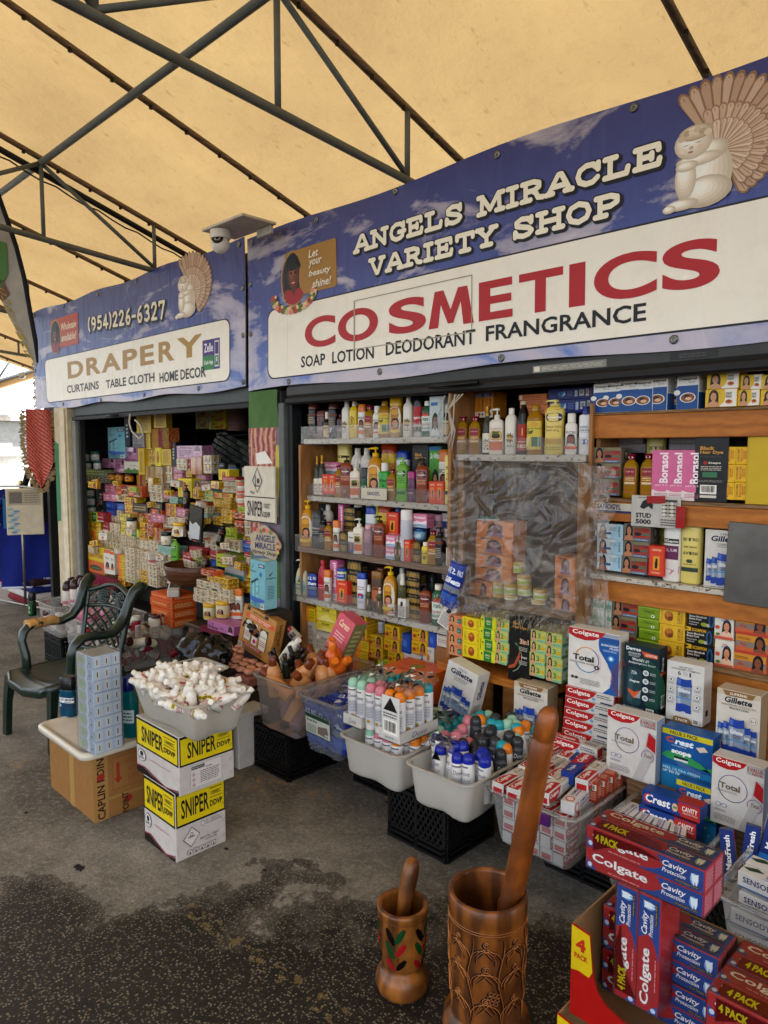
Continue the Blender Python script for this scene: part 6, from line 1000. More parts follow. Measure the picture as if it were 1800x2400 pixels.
for n_,cx in enumerate((748,876,1012)):
 p=PY(*Z1(cx,755),Yr);L(box_at('borasol',p.x,Yr+.03,1.507,.02*n_,h=p.z-1.507,w=.082),K['borasol']['desc'],('left','middle','right')[n_]+' of three in the second compartment','pink antiseptic boxes')
p=PY(*Z1(1175,640),Yr);L(box_at('blackdye2',p.x,Yr+.03,1.507,0,h=p.z-1.507,w=.125),K['blackdye2']['desc'],'beside the pink antiseptic boxes')
stack(Z1,'turmeric',1265,1374,[725,878,1035,1185],Yr,'the left turmeric stack')
stack(Z1,'turmeric',1376,1482,[725,878,1032,1188],Yr,'the right turmeric stack')
p=PY(*Z1(1490,620),Yr);L(box_at('yellowcard',p.x+.17,Yr+.005,1.507,0,h=p.z-1.51),K['yellowcard']['desc'],'covering the right of the second compartment')
for n_,(x0,x1,a,b)in enumerate([(300,600,700,780),(370,580,640,700),(800,1085,700,760),(805,1080,645,700)]):stack(Z1,'greyp',x0,x1,[a,b],Yr+.18,('lower left','upper left','lower right','upper right')[n_]+' at the back of the second compartment')
m_=MB();m_.box(0,0,0,.16,.003,.04,M('#c9c3b6'),.001);m_.art([('t','SANOGYL',.03,.35,.7,.9,'#232c66',.03),('r',0,0,1,.24,'#2a3468')],lambda a,b,e:(a*.16,-e,b*.04))
o=m_.obj('name_strip');o.location=(PY(*Z1(178,1240),D).x,D-.004,1.445);tag(o,'white strip reading sanogyl fixed to the second pine board','sign')
m_=MB();m_.box(0,0,0,.2,.004,.125,M('#bdb9b2'),.001)
m_.art([('p',[(.18,.62),(.24,.82),(.34,.9),(.4,.78),(.46,.72),(.44,.56),(.36,.66),(.26,.56)],'#17171a'),('t','STUD',.1,.28,.42,.44,'#17171a',.04),('t','5000',.1,.08,.42,.24,'#17171a',.04),('r',.64,.36,.94,.9,'#44443f')]+[('e',.68+.08*(i%4),.42+.12*(i//4),.045,.05,('#cfcabd','#a9a69c')[i%2])for i in range(16)]+[('l',.62,.06,.94,.3,3,'#5c5a55'),('l',.15,.92,.4,.96,1,'#444444')],lambda a,b,e:(a*.2,-e,b*.125))
o=m_.obj('paper_sign');o.location=(PY(*Z1(485,1405),D).x,D-.012,PY(*Z1(485,1405),D).z);tag(o,'grey paper notice with black horse and rocks taped to the second pine board','sign')
m_=MB();m_.box(0,0,0,.075,.003,.03,M('#a01f24','gloss'),.001,X=Matrix.Rotation(-.05,4,'Y'));t2_=MB();t2_.box(.118,-.001,-.09,.155,.002,-.005,M('#a01f24','gloss'),.001);t2_=t2_.obj('red_tape')
o=m_.obj('red_tape');o.location=(PY(*Z1(628,1215),D).x,D-.018,PY(*Z1(628,1215),D).z);tag(o,'red tape along the top edge of the horse notice','tape');t2_.location=o.location;tag(t2_,'upright red tape at the right edge of the horse notice','tape')
stack(Z3,'perfect',330,530,[-75,45,162,290],Yr,'the stack in the third pine compartment')
stack(Z3,'caretone',530,738,[-75,60,185,318],Yr,'the stack in the third pine compartment')
stack(Z3,'redtall',738,860,[95,335],D+.005,'in the third pine compartment')
stack(Z3,'wrapyellow',740,865,[-60,20,95,180,330],Yr+.14,'the pile behind the red box in the third compartment')
face(Z3,[('tres',930,-62),('betres',1078,-70)],1.182,D+.0,'in the third pine compartment',turn=0.)
p0,p1,p2=PY(*Z3(1150,392),D-.01),PY(*Z3(1480,400),D-.01),PY(*Z3(1150,-90),D-.01)
L(box_at('gclear',(p0.x+p1.x)/2,D+.04,1.182,0,w=p1.x-p0.x,h=.222,d=.08),K['gclear']['desc'],'in the third pine compartment')
m_=MB();m_.box(-.12,0,0,.16,.006,.3,M('#76736e','metal'),.002,X=Matrix.Rotation(.03,4,'Y'));o=m_.obj('metal_plate');o.location=(PY(*Z3(1590,440),D-.02).x,D-.03,1.14);tag(o,'dull grey metal plate leaning at the far right of the third compartment','plate')
Y4=D+.02
for c_ in range(3):stack(Z3,'minty',300+c_*46,344+c_*46,[485+c_*6,580+c_*6,675+c_*6,765+c_*6,855+c_*6],Y4,'%s column of small mint boxes, fourth compartment'%od(c_))
stack(Z3,'caretone',440,645,[515,645,770,900,990],Y4,'the stack in the fourth pine compartment')
stack(Z3,'greenpk',648,812,[572,665,745,832,920,1010],Y4,'the green stack in the fourth compartment')
stack(Z3,'curcumaF',815,1015,[582,715,845,985],Y4,'the stack in the fourth compartment')
stack(Z3,'scorpion',1025,1250,[600,735,870,1020],Y4,'the black stack in the fourth compartment')
stack(Z3,'savon',1252,1402,[632,830,1050],Y4,'the white pair in the fourth compartment')
stack(Z3,'coral',1405,1665,[655,790,940,1095],Y4,'the stack at the right of the fourth compartment')
# ================= DISPLAY BOXES IN FRONT OF THE RIGHT SHELVES =================
def disp(key,tl,tr,bl,Yf,d,label,tilt=.0):
 a,b,c=PY(*tl,Yf),PY(*tr,Yf),PY(*bl,Yf);w_=b.x-a.x;h=a.z-c.z
 return box_at(key,(c.x+a.x)/2+w_/2,Yf+d/2,c.z,0,label,'large display boxes along the shop front',w=w_,h=h,d=d,rot=(tilt,0,0))
disp('ctotalbig',(1336,1468),(1456,1495),(1328,1604),2.60,.075,'large white and blue toothpaste multipack box on top of the red carton stack')
disp('degbox',(1472,1508),(1556,1530),(1450,1658),2.60,.07,'dark teal antiperspirant box with an orange flash, leaning on the shelves')
disp('g6in1',(1568,1547),(1655,1570),(1556,1682),2.62,.08,'white box showing a single tall blue capped stick, above the blue value pack')
disp('gsup',(1682,1611),(1785,1632),(1674,1766),2.58,.08,'bronze topped five pack box of blue capped sticks at the far right')
disp('ctotalw',(1432,1662),(1548,1692),(1413,1802),2.46,.07,'silver white toothpaste value pack below the dark teal box')
disp('crestbig',(1552,1700),(1672,1725),(1548,1846),2.50,.07,'blue and green toothpaste value pack with a yellow strip')
disp('ctotalw',(1672,1768),(1795,1802),(1662,1922),2.44,.07,'silver white toothpaste value pack under the bronze topped box at far right')
disp('gsup',(1215,1598),(1294,1620),(1193,1720),2.62,.085,'bronze topped five pack box of blue capped sticks behind the tall pestle')
disp('gclear',(1040,1552),(1112,1572),(1007,1668),2.52,.09,'white five pack deodorant box tilted left, above the teal capped cans',0).rotation_euler=(-.05,.23,0)
st=MB()
def step(x0,x1,y0,y1,z):
 m_=MB();m_.box(x0,y0,0.02,x1,y1,z,oldw,.003);return m_
zs_=[('ctotalbig',1)]
for n_,(x0,x1,y0,y1,z,lab_)in enumerate([(-1.33,-1.03,2.60,2.72,PY(1450,1658,2.6).z-.004,'dark wooden step under the teal antiperspirant box'),(-1.02,-.82,2.62,2.74,PY(1556,1682,2.62).z-.004,'wooden step under the single stick box'),(-.81,-.5,2.58,2.72,PY(1674,1766,2.58).z-.004,'wooden step under the bronze topped box at right'),(-1.16,-.93,2.47,2.58,PY(1413,1802,2.46).z-.004,'wooden step under the middle silver value pack'),(-.92,-.72,2.5,2.575,PY(1548,1846,2.5).z-.004,'wooden step under the blue green value pack'),(-.71,-.4,2.44,2.57,PY(1662,1922,2.44).z-.004,'wooden step under the right silver value pack'),(-1.62,-1.4,2.63,2.74,PY(1193,1720,2.62).z-.004,'wooden step behind the pestle')]):
 tag(step(x0,x1,y0,y1,max(.1,z)).obj('wooden_step'),lab_,'step','wooden display steps')
zt=PY(1328,1604,2.60).z;h_=.046;zz=zt
for i in range(9):
 zz-=h_;p=PY(1328-i*2.2,1604+i*27,2.60)
 L(box_at('coltp',p.x+.105,2.62,zz+.001,rnd.uniform(-.02,.02),w=.21,h=h_*.97,d=.05),K['coltp']['desc'],('topmost' if i==0 else od(i)+' down')+' in the tall stack under the big box','red and silver toothpaste cartons')
for i in range(4):
 p=PY(1287-i*3,1722+i*28,2.5)
 L(box_at('coltp',p.x+.105,2.53,p.z-.046,rnd.uniform(-.03,.03),w=.21,h=.045,d=.05),K['coltp']['desc'],('topmost' if i==0 else od(i)+' down')+' in the low stack by the pestle','red and silver toothpaste cartons')
for i in range(4):
 p=PY(1508-i*8,1846+i*36,2.36)
 L(box_at('crest',p.x+.1,2.38,p.z-.052,rnd.uniform(-.02,.02),w=.2,h=.051,d=.06),K['crest']['desc'],('topmost' if i==0 else od(i)+' down')+' in the blue stack','blue and red toothpaste cartons')
p=PY(1650,1840,2.44);L(box_at('crestbig',p.x-.03,2.475,p.z-.24,0,w=.14,h=.23,d=.04),'green edged blue toothpaste pack','behind the blue cavity carton stack')
# ================= TUBS AND CRATES =================
def tub(x0,x1,y0,y1,z0,z1,mat,name='storage_tub',label=None,taper=.03,r=.05,flute=0,rim=.014,group='plastic storage tubs along the shop front',base=(0,0,0)):
 cx,cy_=(x0+x1)/2,(y0+y1)/2;w_,l_=x1-x0,y1-y0;H_=z1-z0
 o=empty(name,(cx,cy_,z0),0,label,'tub',group)
 def loop(dw,z,rr=r,amp=0.):
  q_=rrect(w_-2*dw,l_-2*dw,max(.01,rr-dw*.5),6);n=len(q_);out=[]
  for i in range(n):
   a,b=Vector(q_[i]),Vector(q_[(i+1)%n]);k=max(1,int((b-a).length/.03));t_=(b-a).normalized()if(b-a).length else Vector((1,0));nn=Vector((t_.y,-t_.x))
   k=6 if k>1 else 1
   for j in range(k):
    s_=j/k;c_=a.lerp(b,s_)
    if amp and k>1:c_=c_-nn*amp*(1 if j in(3,)else .55 if j in(2,4)else 0)
    out.append((c_.x,c_.y,z))
  return out
 m_=MB();A=[]
 for t in(0,.12,.5,.85,.97):A.append(loop(taper*(1-t)+rim,H_*t,r,flute*(1-t*.4)))
 A=[loop(taper+rim+.012,0,r,flute)]+[[(x,y,z+.012)if j==0 else(x,y,z)for x,y,z in a_]for j,a_ in enumerate(A)]
 m_.loops(A,mat,True,(True,False));m_.obj('body',o)
 m_=MB();m_.loops([loop(rim*.9,H_*.955),loop(0,H_*.96),loop(-.001,H_*.99),loop(.003,H_),loop(rim,H_),loop(rim+.002,H_*.97)],mat,True);m_.obj('rim',o)
 return o
def crate(x0,x1,y0,y1,z0,z1,label,open_=False):
 bk=M('#070707','rubber');o=empty('milk_crate',((x0+x1)/2,(y0+y1)/2,z0),0,label,'crate','black crates under the tubs');q_=lambda m_:sh(m_,((x0+x1)/2,(y0+y1)/2,z0))
 def side(P_,Q_,nm):
  P_,Q_=Vector(P_),Vector(Q_);d_=(Q_-P_);L_=d_.length;t_=d_.normalized();nn=Vector((t_.y,-t_.x,0));H_=z1-z0;m_=MB()
  def bar(u0,v0,u1,v1,th,e=.0):
   a,b=P_+t_*u0+Vector((0,0,v0)),P_+t_*u1+Vector((0,0,v1));dd=(b-a).normalized();s_=dd.cross(nn).normalized()*th/2
   f_,g_=nn*(.008+e),-nn*.004
   v=[a-s_+g_,a+s_+g_,b+s_+g_,b-s_+g_,a-s_+f_,a+s_+f_,b+s_+f_,b-s_+f_];m_.add(v,[(0,1,2,3),(7,6,5,4),(0,4,5,1),(1,5,6,2),(2,6,7,3),(3,7,4,0)],bk)
  for v0 in(.012,.035,.058):bar(0,v0,L_,v0,.012,.004*(v0<.02))
  for v0 in(H_-.012,H_-.04):bar(0,v0,L_,v0,.016)
  for u0 in(.008,L_-.008,L_*.5):bar(u0,0,u0,H_,.014)
  n=int(L_/.026)
  for i in range(-2,n+3):
   for s_ in(1,-1):
    u0=i*L_/n;du=s_*(H_-.1)*.6;a0,a1=u0,u0+du;v0,v1=.06,H_-.045
    lo,hi=min(a0,a1),max(a0,a1)
    if hi<.01 or lo>L_-.01:continue
    def cl(t):return a0+(a1-a0)*t
    ts=[0,1]
    if cl(0)<0:ts[0]=(0-a0)/(a1-a0)
    if cl(0)>L_:ts[0]=(L_-a0)/(a1-a0)
    if cl(1)<0:ts[1]=(0-a0)/(a1-a0)
    if cl(1)>L_:ts[1]=(L_-a0)/(a1-a0)
    if ts[1]-ts[0]<.05:continue
    bar(cl(ts[0]),v0+(v1-v0)*ts[0],cl(ts[1]),v0+(v1-v0)*ts[1],.009,-.002+s_*.001)
  q_(m_).obj(nm,o)
 side((x0,y0,z0),(x1,y0,z0),'side');side((x1,y0,z0),(x1,y1,z0),'side');side((x1,y1,z0),(x0,y1,z0),'side');side((x0,y1,z0),(x0,y0,z0),'side')
 m_=MB();m_.box(x0+.01,y0+.01,z0+.004,x1-.01,y1-.01,z0+.012,bk);m_.box(x0+.012,y0+.012,z1-.006,x1-.012,y1-.012,z1-.002,bk);q_(m_).obj('bottom',o)
crate(-3.14,-2.85,2.2,2.52,0,.272,'black plastic milk crate under the large clear tub')
crate(-2.13,-1.80,2.2,2.52,0,.272,'black plastic milk crate under the white deodorant tubs')
crate(-2.62,-2.32,2.45,2.72,0,.262,'black plastic milk crate in shadow under the blue filled tub')
crate(-1.5,-1.17,2.48,2.74,0,.225,'black plastic milk crate in shadow under the toothpaste tub')
crate(-1.05,-.72,2.42,2.7,0,.225,'black plastic milk crate behind the red display trays')
crate(-.62,-.3,2.1,2.4,0,.225,'black plastic milk crate at the far right')
tub(-3.05,-2.67,2.1,2.68,.275,.56,M('#c9c6bd','clear'),label='large clear tub of lotion bottles on a black crate beside the pillar')
tub(-2.66,-2.34,2.09,2.66,.265,.55,M('#bcc4cc','clear'),label='clear tub filled with blue deodorant packs',flute=.012)
tub(-2.315,-1.93,2.05,2.6,.28,.455,frost,label='white fluted tub holding the tall wrapped white cans',flute=.016,taper=.02)
tub(-1.915,-1.575,2.05,2.6,.28,.45,frost,label='white fluted tub crowded with coloured cap deodorant cans',flute=.016,taper=.02)
tub(-1.555,-1.165,2.1,2.66,.232,.452,clear,label='clear tub filled with white toothpaste cartons',taper=.035)
tub(-1.12,-.78,2.12,2.62,.232,.455,clear,label='clear tub behind the red four packs',taper=.035)
tub(-.69,-.25,2.0,2.5,.232,.47,clear,label='clear tub of white sensitive toothpaste at the right edge',taper=.035)
def heap(key,x0,x1,y0,y1,z0,n,label,group,dome=.05,lean=.9,seed=1,per=None,z_layers=2,size=1.):
 rr=random.Random(seed);out=[]
 for i in range(n):
  lay=i*z_layers//n;fx,fy=rr.random(),rr.random();x=x0+(x1-x0)*(.08+.84*fx);y=y0+(y1-y0)*(.06+.88*fy)
  up=dome*(1-(2*fx-1)**2)*(1-(2*fy-1)**2);z=z0+lay*(BT[key[0]]['r']*1.5 if key[0]in BT else .04)+up
  k_=key[rr.randrange(len(key))];az=rr.uniform(0,2*pi);ti=rr.uniform(.2,lean)*(1 if rr.random()<.75 else .3)
  rot=(Matrix.Rotation(az,3,'Z')@Matrix.Rotation(ti,3,'X')@Matrix.Rotation(rr.uniform(0,6.3),3,'Z')).to_euler()
  if k_ in BT:o=bot(k_,x,y,z,rot=tuple(rot),wide=size)
  else:o=box_at(k_,x,y,z,rot=tuple(rot))
  L(o,label if isinstance(label,str)else label[k_],'',group,True);out.append(o)
 return out
def grid_heap(keys,x0,x1,y0,y1,z0,nx,ny,labels,group,dome=.03,lean=.5,seed=1,lie=0.,dz=0.,jit=.35,s_=1.,where=''):
 """bottles packed side by side, each leaning its own way; some lying across the top"""
 rr=random.Random(seed)
 for j in range(ny):
  for i in range(nx):
   fx,fy=(i+.5+rr.uniform(-jit,jit))/nx,(j+.5+rr.uniform(-jit,jit))/ny
   x,y=x0+(x1-x0)*fx,y0+(y1-y0)*fy;up=dome*(1-(2*fx-1)**2)*(1-(2*fy-1)**2)
   k_=keys[rr.randrange(len(keys))];l_=rr.random()<lie;ti=rr.uniform(1.1,1.5)if l_ else rr.uniform(0,lean);az=rr.uniform(0,2*pi)
   rot=(Matrix.Rotation(az,3,'Z')@Matrix.Rotation(ti,3,'X')@Matrix.Rotation(rr.uniform(0,6.3),3,'Z')).to_euler()
   o=bot(k_,x,y,z0+up+(dz if l_ else 0),rot=tuple(rot),wide=s_)if k_ in BT else box_at(k_,x,y,z0+up,rot=tuple(rot))
   ds=(labels if isinstance(labels,str)else labels[k_]).split(' in ')[0];L(o,ds,'in %s row, %s from left, '%(od(j),od(i))+where,group,True)
for k_,(key,px,py,zb,h,ax,ang,lab_)in enumerate([('lotwhite',657,1560,.50,.26,'y',.75,'white lotion bottle lying out over the rim of the large clear tub'),('redspray',700,1500,.56,.24,'y',-.75,'black and red spray can lying highest in the large clear tub'),('greenspray',672,1500,.55,.25,'y',-.7,'green and black spray can lying in the large clear tub'),('blackpump',645,1515,.54,.24,'y',-.9,'black bottle lying at the back of the large clear tub')]):
 p=PZ(px,py,zb);bot(key,p.x,p.y,p.z,0,h,lab_,'bottles in the large clear tub',rot=(.25,ang,.3))
BT['peachbot']=dict(BT['powder'],body='#d09a66',cap='cyl',capc='#7c4020',lab=[('l',.3,.3,.7,.6,2,'#8a4c24')],r=.036,ry=.036,h=.21,sh=.22,hc=.2,desc='peach lotion bottle with a brown cap',neck=.5)
grid_heap(['peachbot'],-2.95,-2.72,2.16,2.5,.44,4,3,'peach lotion bottle with brown cap in the large clear tub','peach bottles in the large clear tub',dome=.05,lean=1.2,seed=4,where='large clear tub')
grid_heap(['peachbot','pinkclear','orangecap','lotwhite','redbot'],-2.98,-2.72,2.18,2.6,.3,4,4,'half hidden bottle in the large clear tub','bottles deep inside the large clear tub',dome=.0,lean=1.4,seed=8,where='deep in large clear tub')
BT['orangebot']=dict(BT['peachbot'],body='#d06a1c',capc='#d97a24',desc='orange bottle');BT['smalldark']=dict(BT['darkdrop'],body='#2c3428',capc='#2c1a12',h=.13,r=.02,ry=.02,kind='liquid')
grid_heap(['orangebot'],-2.84,-2.7,2.36,2.55,.5,2,2,'orange bottle near the back of the large clear tub','orange bottles in the large clear tub',lean=1.2,seed=5,where='back of large clear tub')
grid_heap(['smalldark'],-3.06,-2.9,2.2,2.4,.52,4,3,'small dark glass bottle with a black label in the large clear tub','small dark bottles in the large clear tub',dome=.03,lean=.9,seed=6,where='left of large clear tub')
m_=MB();tp=PZ(445,1585,.4)
o=empty('soap_tray',(-3.62,2.5,.42),0,'low pink tray of rounded peach soap bars beside the stool','tray')
m_=MB();m_.box(-.3,-.22,-.06,.3,.22,0,M('#a9766c','gloss'),.01);m_.obj('tray',o)
for j in range(6):
 for i in range(8):
  m_=MB();X=Matrix.Translation((-.26+i*.073+rnd.uniform(-.005,.005),-.18+j*.07,.012+rnd.uniform(0,.012)))@Matrix.Rotation(rnd.uniform(-.2,.2),4,'Y')
  m_.lathe([(.001,-.014),(.024,-.012),(.034,0),(.024,.012),(.001,.014)],M('#e0a890','gloss'),12,.95,.85,2.6,X=X,cap=False);m_.obj('soap_bar',o)
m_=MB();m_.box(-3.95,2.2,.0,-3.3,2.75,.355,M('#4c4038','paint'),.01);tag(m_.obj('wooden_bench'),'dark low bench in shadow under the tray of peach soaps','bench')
kk('jerg',.3,.42,.08,'#b98a4c',[('t','JERGENS',.3,.9,.66,.95,'#2a2018',.02),('r',.1,.92,.2,1,'#17130f'),('r',.66,.92,.76,1,'#17130f'),('r',.1,.76,.98,.87,'#c45e36'),('t','DEEPLY NOURISHES',.22,.82,.86,.855,'#f0d8c0',.01),('t','EXTRA DRY SKIN',.24,.775,.8,.81,'#f0d8c0',.01),('r',.12,.24,.36,.72,'#4c3820'),('r',.6,.2,.84,.68,'#4c3820'),('p',[(.14,.25),(.14,.66),(.2,.71),(.3,.71),(.34,.66),(.34,.25)],'#d3cdbf'),('p',[(.4,.22),(.4,.6),(.44,.7),(.5,.7),(.55,.6),(.55,.22)],'#d6cfc0'),('p',[(.62,.2),(.62,.6),(.68,.66),(.76,.66),(.82,.6),(.82,.2)],'#d3cdbf'),('e',.48,.3,.05,.05,'#b8306c'),('p',[(.43,.42),(.52,.52),(.5,.42)],'#c8883c'),('t','JERGENS',.15,.52,.33,.56,'#3c2c24'),('t','JERGENS',.63,.48,.81,.52,'#3c2c24'),('l',.15,.32,.33,.46,3,'#b4705c'),('l',.63,.28,.81,.42,3,'#b4705c'),('r',.16,.12,.74,.17,'#a83468'),('t','OUR RICHEST',.22,.13,.68,.16,'#f0d8e0'),('b',.02,.02,.16,.12),('l',.25,.03,.8,.1,2,'#3c2a18')],'tan gift box with three lotion bottles behind cut out windows',right=[('v','JERGENS.',.4,.42,.8,.95,'#221a12',.02),('a',.5,.14,.1,.115,0,180,'#e0c8a0'),('l',.2,.44,.3,.9,1,'#5c4428')],top=[('r',0,0,1,1,'#a87c44')])
kk('deg3',.2,.45,.1,'#7fb4bc',[('p',[(.1,.86),(.14,.82),(.24,.94),(.14,.86)],'#12222c'),('t','Degree',.06,.74,.4,.79,'#12222c',.02),('r',.56,.86,.98,.94,'#173f6c'),('t','3-PACK',.62,.88,.92,.925,'#e8eef0',.03),('e',.72,.72,.1,.05,'#3c7cac')]+[('p',[(x_,.16),(x_,.5+.03*i),(x_+.05,.56+.03*i),(x_+.14,.55+.03*i),(x_+.18,.5+.03*i),(x_+.18,.16)],('#6a9ea6','#8cc0c4')[i%2])for i,x_ in enumerate((.04,.16,.28,.4))]+[('p',[(x_+.03,.5+.03*i),(x_+.05,.555+.03*i),(x_+.15,.55+.03*i),(x_+.16,.5+.03*i)],'#1f2c34')for i,x_ in enumerate((.04,.16,.28,.4))]+[('t','Degree',.42,.44,.62,.47,'#12222c'),('p',[(.45,.32),(.5,.28),(.6,.4),(.5,.32)],'#12222c'),('p',[(0,.16),(.3,.1),(.7,.12),(1,.16),(1,.2),(0,.24)],'#4c6cb0'),('t','48H SWEAT & ODOR',.1,.06,.8,.1,'#12303c',.01),('t','PROTECTION',.24,.02,.7,.05,'#12303c',.01),('b',.74,.0,.98,.1)],'aqua blue three pack antiperspirant box',right=[('r',0,0,1,1,'#8fc4cc'),('p',[(.3,.74),(.4,.68),(.7,.8),(.4,.73)],'#12222c'),('t','Degree',.1,.62,.9,.67,'#12222c',.02),('l',.2,.2,.8,.5,9,'#3c6c7c')],top=[('r',.3,.2,.8,.8,'#d6d4c4')])
kk('prima',.3,.1,.16,'#b878a4',[('t','Prima',.04,.12,.4,.5,'#3c1848',.04),('p',[(.16,.6),(.22,.86),(.24,.66),(.3,.66)],'#3c1848'),('f',.76,.0,.98,.98,'#6c3c28','#140e0c','#c8a0b8'),('l',.5,.3,.64,.6,2,'#5c2c5c')],'mauve hair relaxer box with a smiling face',left=[('r',0,0,1,1,'#3c1c6c')])
kk('carot',.22,.32,.12,'#c9b32c',[('r',0,0,1,.46,'#c0601f'),('t','CAROTONE',.08,.58,.92,.74,'#a0401c',.03),('e',.5,.2,.36,.1,'#2c3c1c'),('t','SAVON CLARIFIANT',.22,.17,.78,.22,'#a8a06c'),('t','LIGHT & NATURAL',.26,.84,.76,.88,'#7c6c1c')],'yellow and orange soap carton with red lettering')
kk('pinkp',.2,.17,.12,'#b884a0',[('t','Prima',.14,.78,.6,.94,'#54284c',.02),('f',.66,.45,.98,.98,'#6c3c28','#140e0c','#c8a0b8'),('l',.1,.3,.6,.7,5,'#7c3c64'),('r',.08,.06,.92,.14,'#a04878'),('e',.2,.24,.08,.05,'#5c2c6c')],'pale pink relaxer box',left=[('f',.2,.2,.8,.8,'#6c3c28','#140e0c','#c8a0b8')])
kk('pinks',.11,.11,.07,'#c88098',[('e',.3,.7,.12,.1,'#e0b0b8'),('e',.7,.7,.12,.1,'#e0b0b8'),('e',.3,.35,.12,.1,'#e0b0b8'),('e',.7,.35,.12,.1,'#e0b0b8'),('r',0,.88,1,1,'#b84c74')],'small pink box with four round pictures')
kk('navyb',.06,.3,.06,'#152230',[('p',[(.3,.9),(.4,.87),(.7,.95),(.4,.89)],'#d8dcda'),('r',.2,.82,.8,.84,'#c05030')]+[('e',.5,.72-.13*i,.22,.04,'#b9c0be')for i in range(4)],'narrow navy box with white dots')
kk('wsides',.1,.09,.09,'#c4bcae',[('r',.0,.0,.5,1,'#b9b0a2'),('e',.74,.5,.14,.22,'#8a8a9c'),('l',.08,.2,.42,.8,4,'#8c8478'),('r',.48,0,.52,1,'#9c9484')],'white and grey wrapped soap carton',right=[('l',.1,.2,.9,.8,3,'#9c9484')])
kk('wyel',.09,.085,.09,'#cfb02c',[('e',.5,.5,.2,.28,'#b98a1c'),('r',0,.0,1,.12,'#dcc878'),('r',.1,.8,.9,.9,'#a07c14')],'golden yellow soap carton',right=[('r',0,0,.5,1,'#d8c04c')])
kk('oranget',.1,.1,.08,'#c8582c',[('f',.4,.1,1,.95,'#9c6044','#1c1210','#d8b090'),('t','CT+',.05,.6,.4,.8,'#f0e0d0',.02)],'orange and white cream carton with a face')
kk('whitet',.07,.2,.05,'#cfc9be',[('r',0,.86,1,1,'#c46428'),('t','T+',.2,.6,.8,.7,'#3c3430',.02),('f',.1,.2,.9,.5,'#6c4430','#14100e','#c46428')],'tall white and orange tube carton')
kk('redsm',.09,.085,.08,'#a82c38',[('t','Movate',.1,.4,.9,.6,'#e8c8c8',.02),('r',0,0,1,.1,'#d8d0cc')],'small red cream box')
kk('tealp',.2,.1,.12,'#8fb4a8',[('l',.1,.2,.9,.8,4,'#5c8478')],'pale teal wrapped carton')
kk('blkpk',.2,.08,.1,'#1f1e1a',[('l',.1,.2,.9,.8,2,'#b09a5c'),('e',.8,.5,.08,.3,'#8c7c5c')],'black and gold soap pack')
kk('greyteal',.26,.2,.16,'#a5a09c',[('r',0,0,1,.3,'#2c7c78')],'grey and teal carton')
kk('limepk',.24,.05,.12,'#aebc28',[('l',.05,.2,.95,.8,2,'#5c7418')],'lime green soap pack',top=[('l',.1,.2,.9,.8,4,'#6c8018')])
kk('sachets',.28,.24,.05,'#8f8c58',[('r',0,.55,1,1,'#7d8c3c')]+[('e',.12+.25*i,.42-.2*j,.1,.09,'#2c1c18')for i in range(4)for j in range(2)]+[('e',.13+.25*i,.42-.2*j,.05,.05,'#b9a89c')for i in range(4)for j in range(2)]+[('l',.05,.6,.95,.95,2,'#c9c88c')],'shiny strip of green sachets with faces')
kk('firebox',.16,.32,.1,'#b86a2c',[('r',.0,.0,.4,1,'#c4903c'),('r',.4,0,.66,1,'#9c2c3c'),('r',.66,0,1,1,'#a8802c')],'gold and crimson wrapped packs')
kk('yellong',.14,.6,.06,'#c9a92c',[('l',.2,.1,.8,.9,16,'#8c6c1c'),('r',0,0,.16,1,'#d8c04c')],'tall yellow carton leaning at the back')
kk('creamcol',.24,.3,.06,'#b8a078',[('r',.03+.16*i,.02,.13+.16*i,.98,('#c4a878','#a8884c')[i%2])for i in range(6)]+[('e',.08+.16*i,.12,.04,.05,'#5c4028')for i in range(6)],'row of cream cartons banded together')
kk('greenw',.16,.16,.06,'#c8c4b4',[('r',0,0,1,.3,'#4c7430'),('r',.2,.3,.35,.45,'#4c7430'),('r',.6,.3,.75,.4,'#4c7430'),('t','Dudu',.4,.6,.8,.72,'#5c5444')],'white and green box')
for key,(src_,nx,ny)in MULTI.items():K[key].update(front=grid(nx,ny,src_),right=grid(nx,ny,[c for c in src_ if c[0]in 're']),top=[('l',.1,.1,.9,.9,4,'#8c7c60')],mk='shrink')
for k_,c_ in(('wsides','#e2d8c0'),('wyel','#e3b82a'),('wrapwhite','#e0d6c0'),('ombre','#e0c028'),('oranget','#dc6a34'),('papaya','#e2bb28')):K[k_]['base']=c_
for k_ in 'blue lemong papaya redsm caretone three pinks firebox creamcol tealp limepk greyp pinkp'.split():K[k_]['mk']='shrink'
for n_,c_,ks in(('soap_multipack','soap pack','wsides wyel ombre oranget'),('relaxer_box','box','pinkp pinks prima mauve')):
 for k_ in ks.split():K[k_]['name']=n_;K[k_]['cat']=c_
def dsp2(key,tl,tr,bl,Yf,d,label,grp,ry=0.,rx=0.):
 o=disp(key,tl,tr,bl,Yf,d,label);o['group']=grp;o.rotation_euler=(rx,ry,0);return o
dsp2('jerg',(556,1424),(631,1436),(553,1522),2.45,.07,'tan gift box of three lotion bottles leaning on the foot of the pillar','large display boxes along the shop front',.19,-.1)
dsp2('deg3',(588,1311),(622,1315),(584,1420),2.5,.09,'aqua blue three pack antiperspirant box in front of the pillar','large display boxes along the shop front',.03)
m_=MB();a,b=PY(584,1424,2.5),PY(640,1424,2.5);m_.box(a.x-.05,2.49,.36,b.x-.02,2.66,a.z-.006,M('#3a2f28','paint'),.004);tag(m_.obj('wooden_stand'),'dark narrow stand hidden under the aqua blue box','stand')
o=empty('plastic_stool',(-4.25,2.76,0),0,'brown ribbed plastic stool table at the front of the drapery stall','stool')
br=wood('stool_plastic','#6c5040','#4c362a',(6,6,1),.5,6,.3,False)
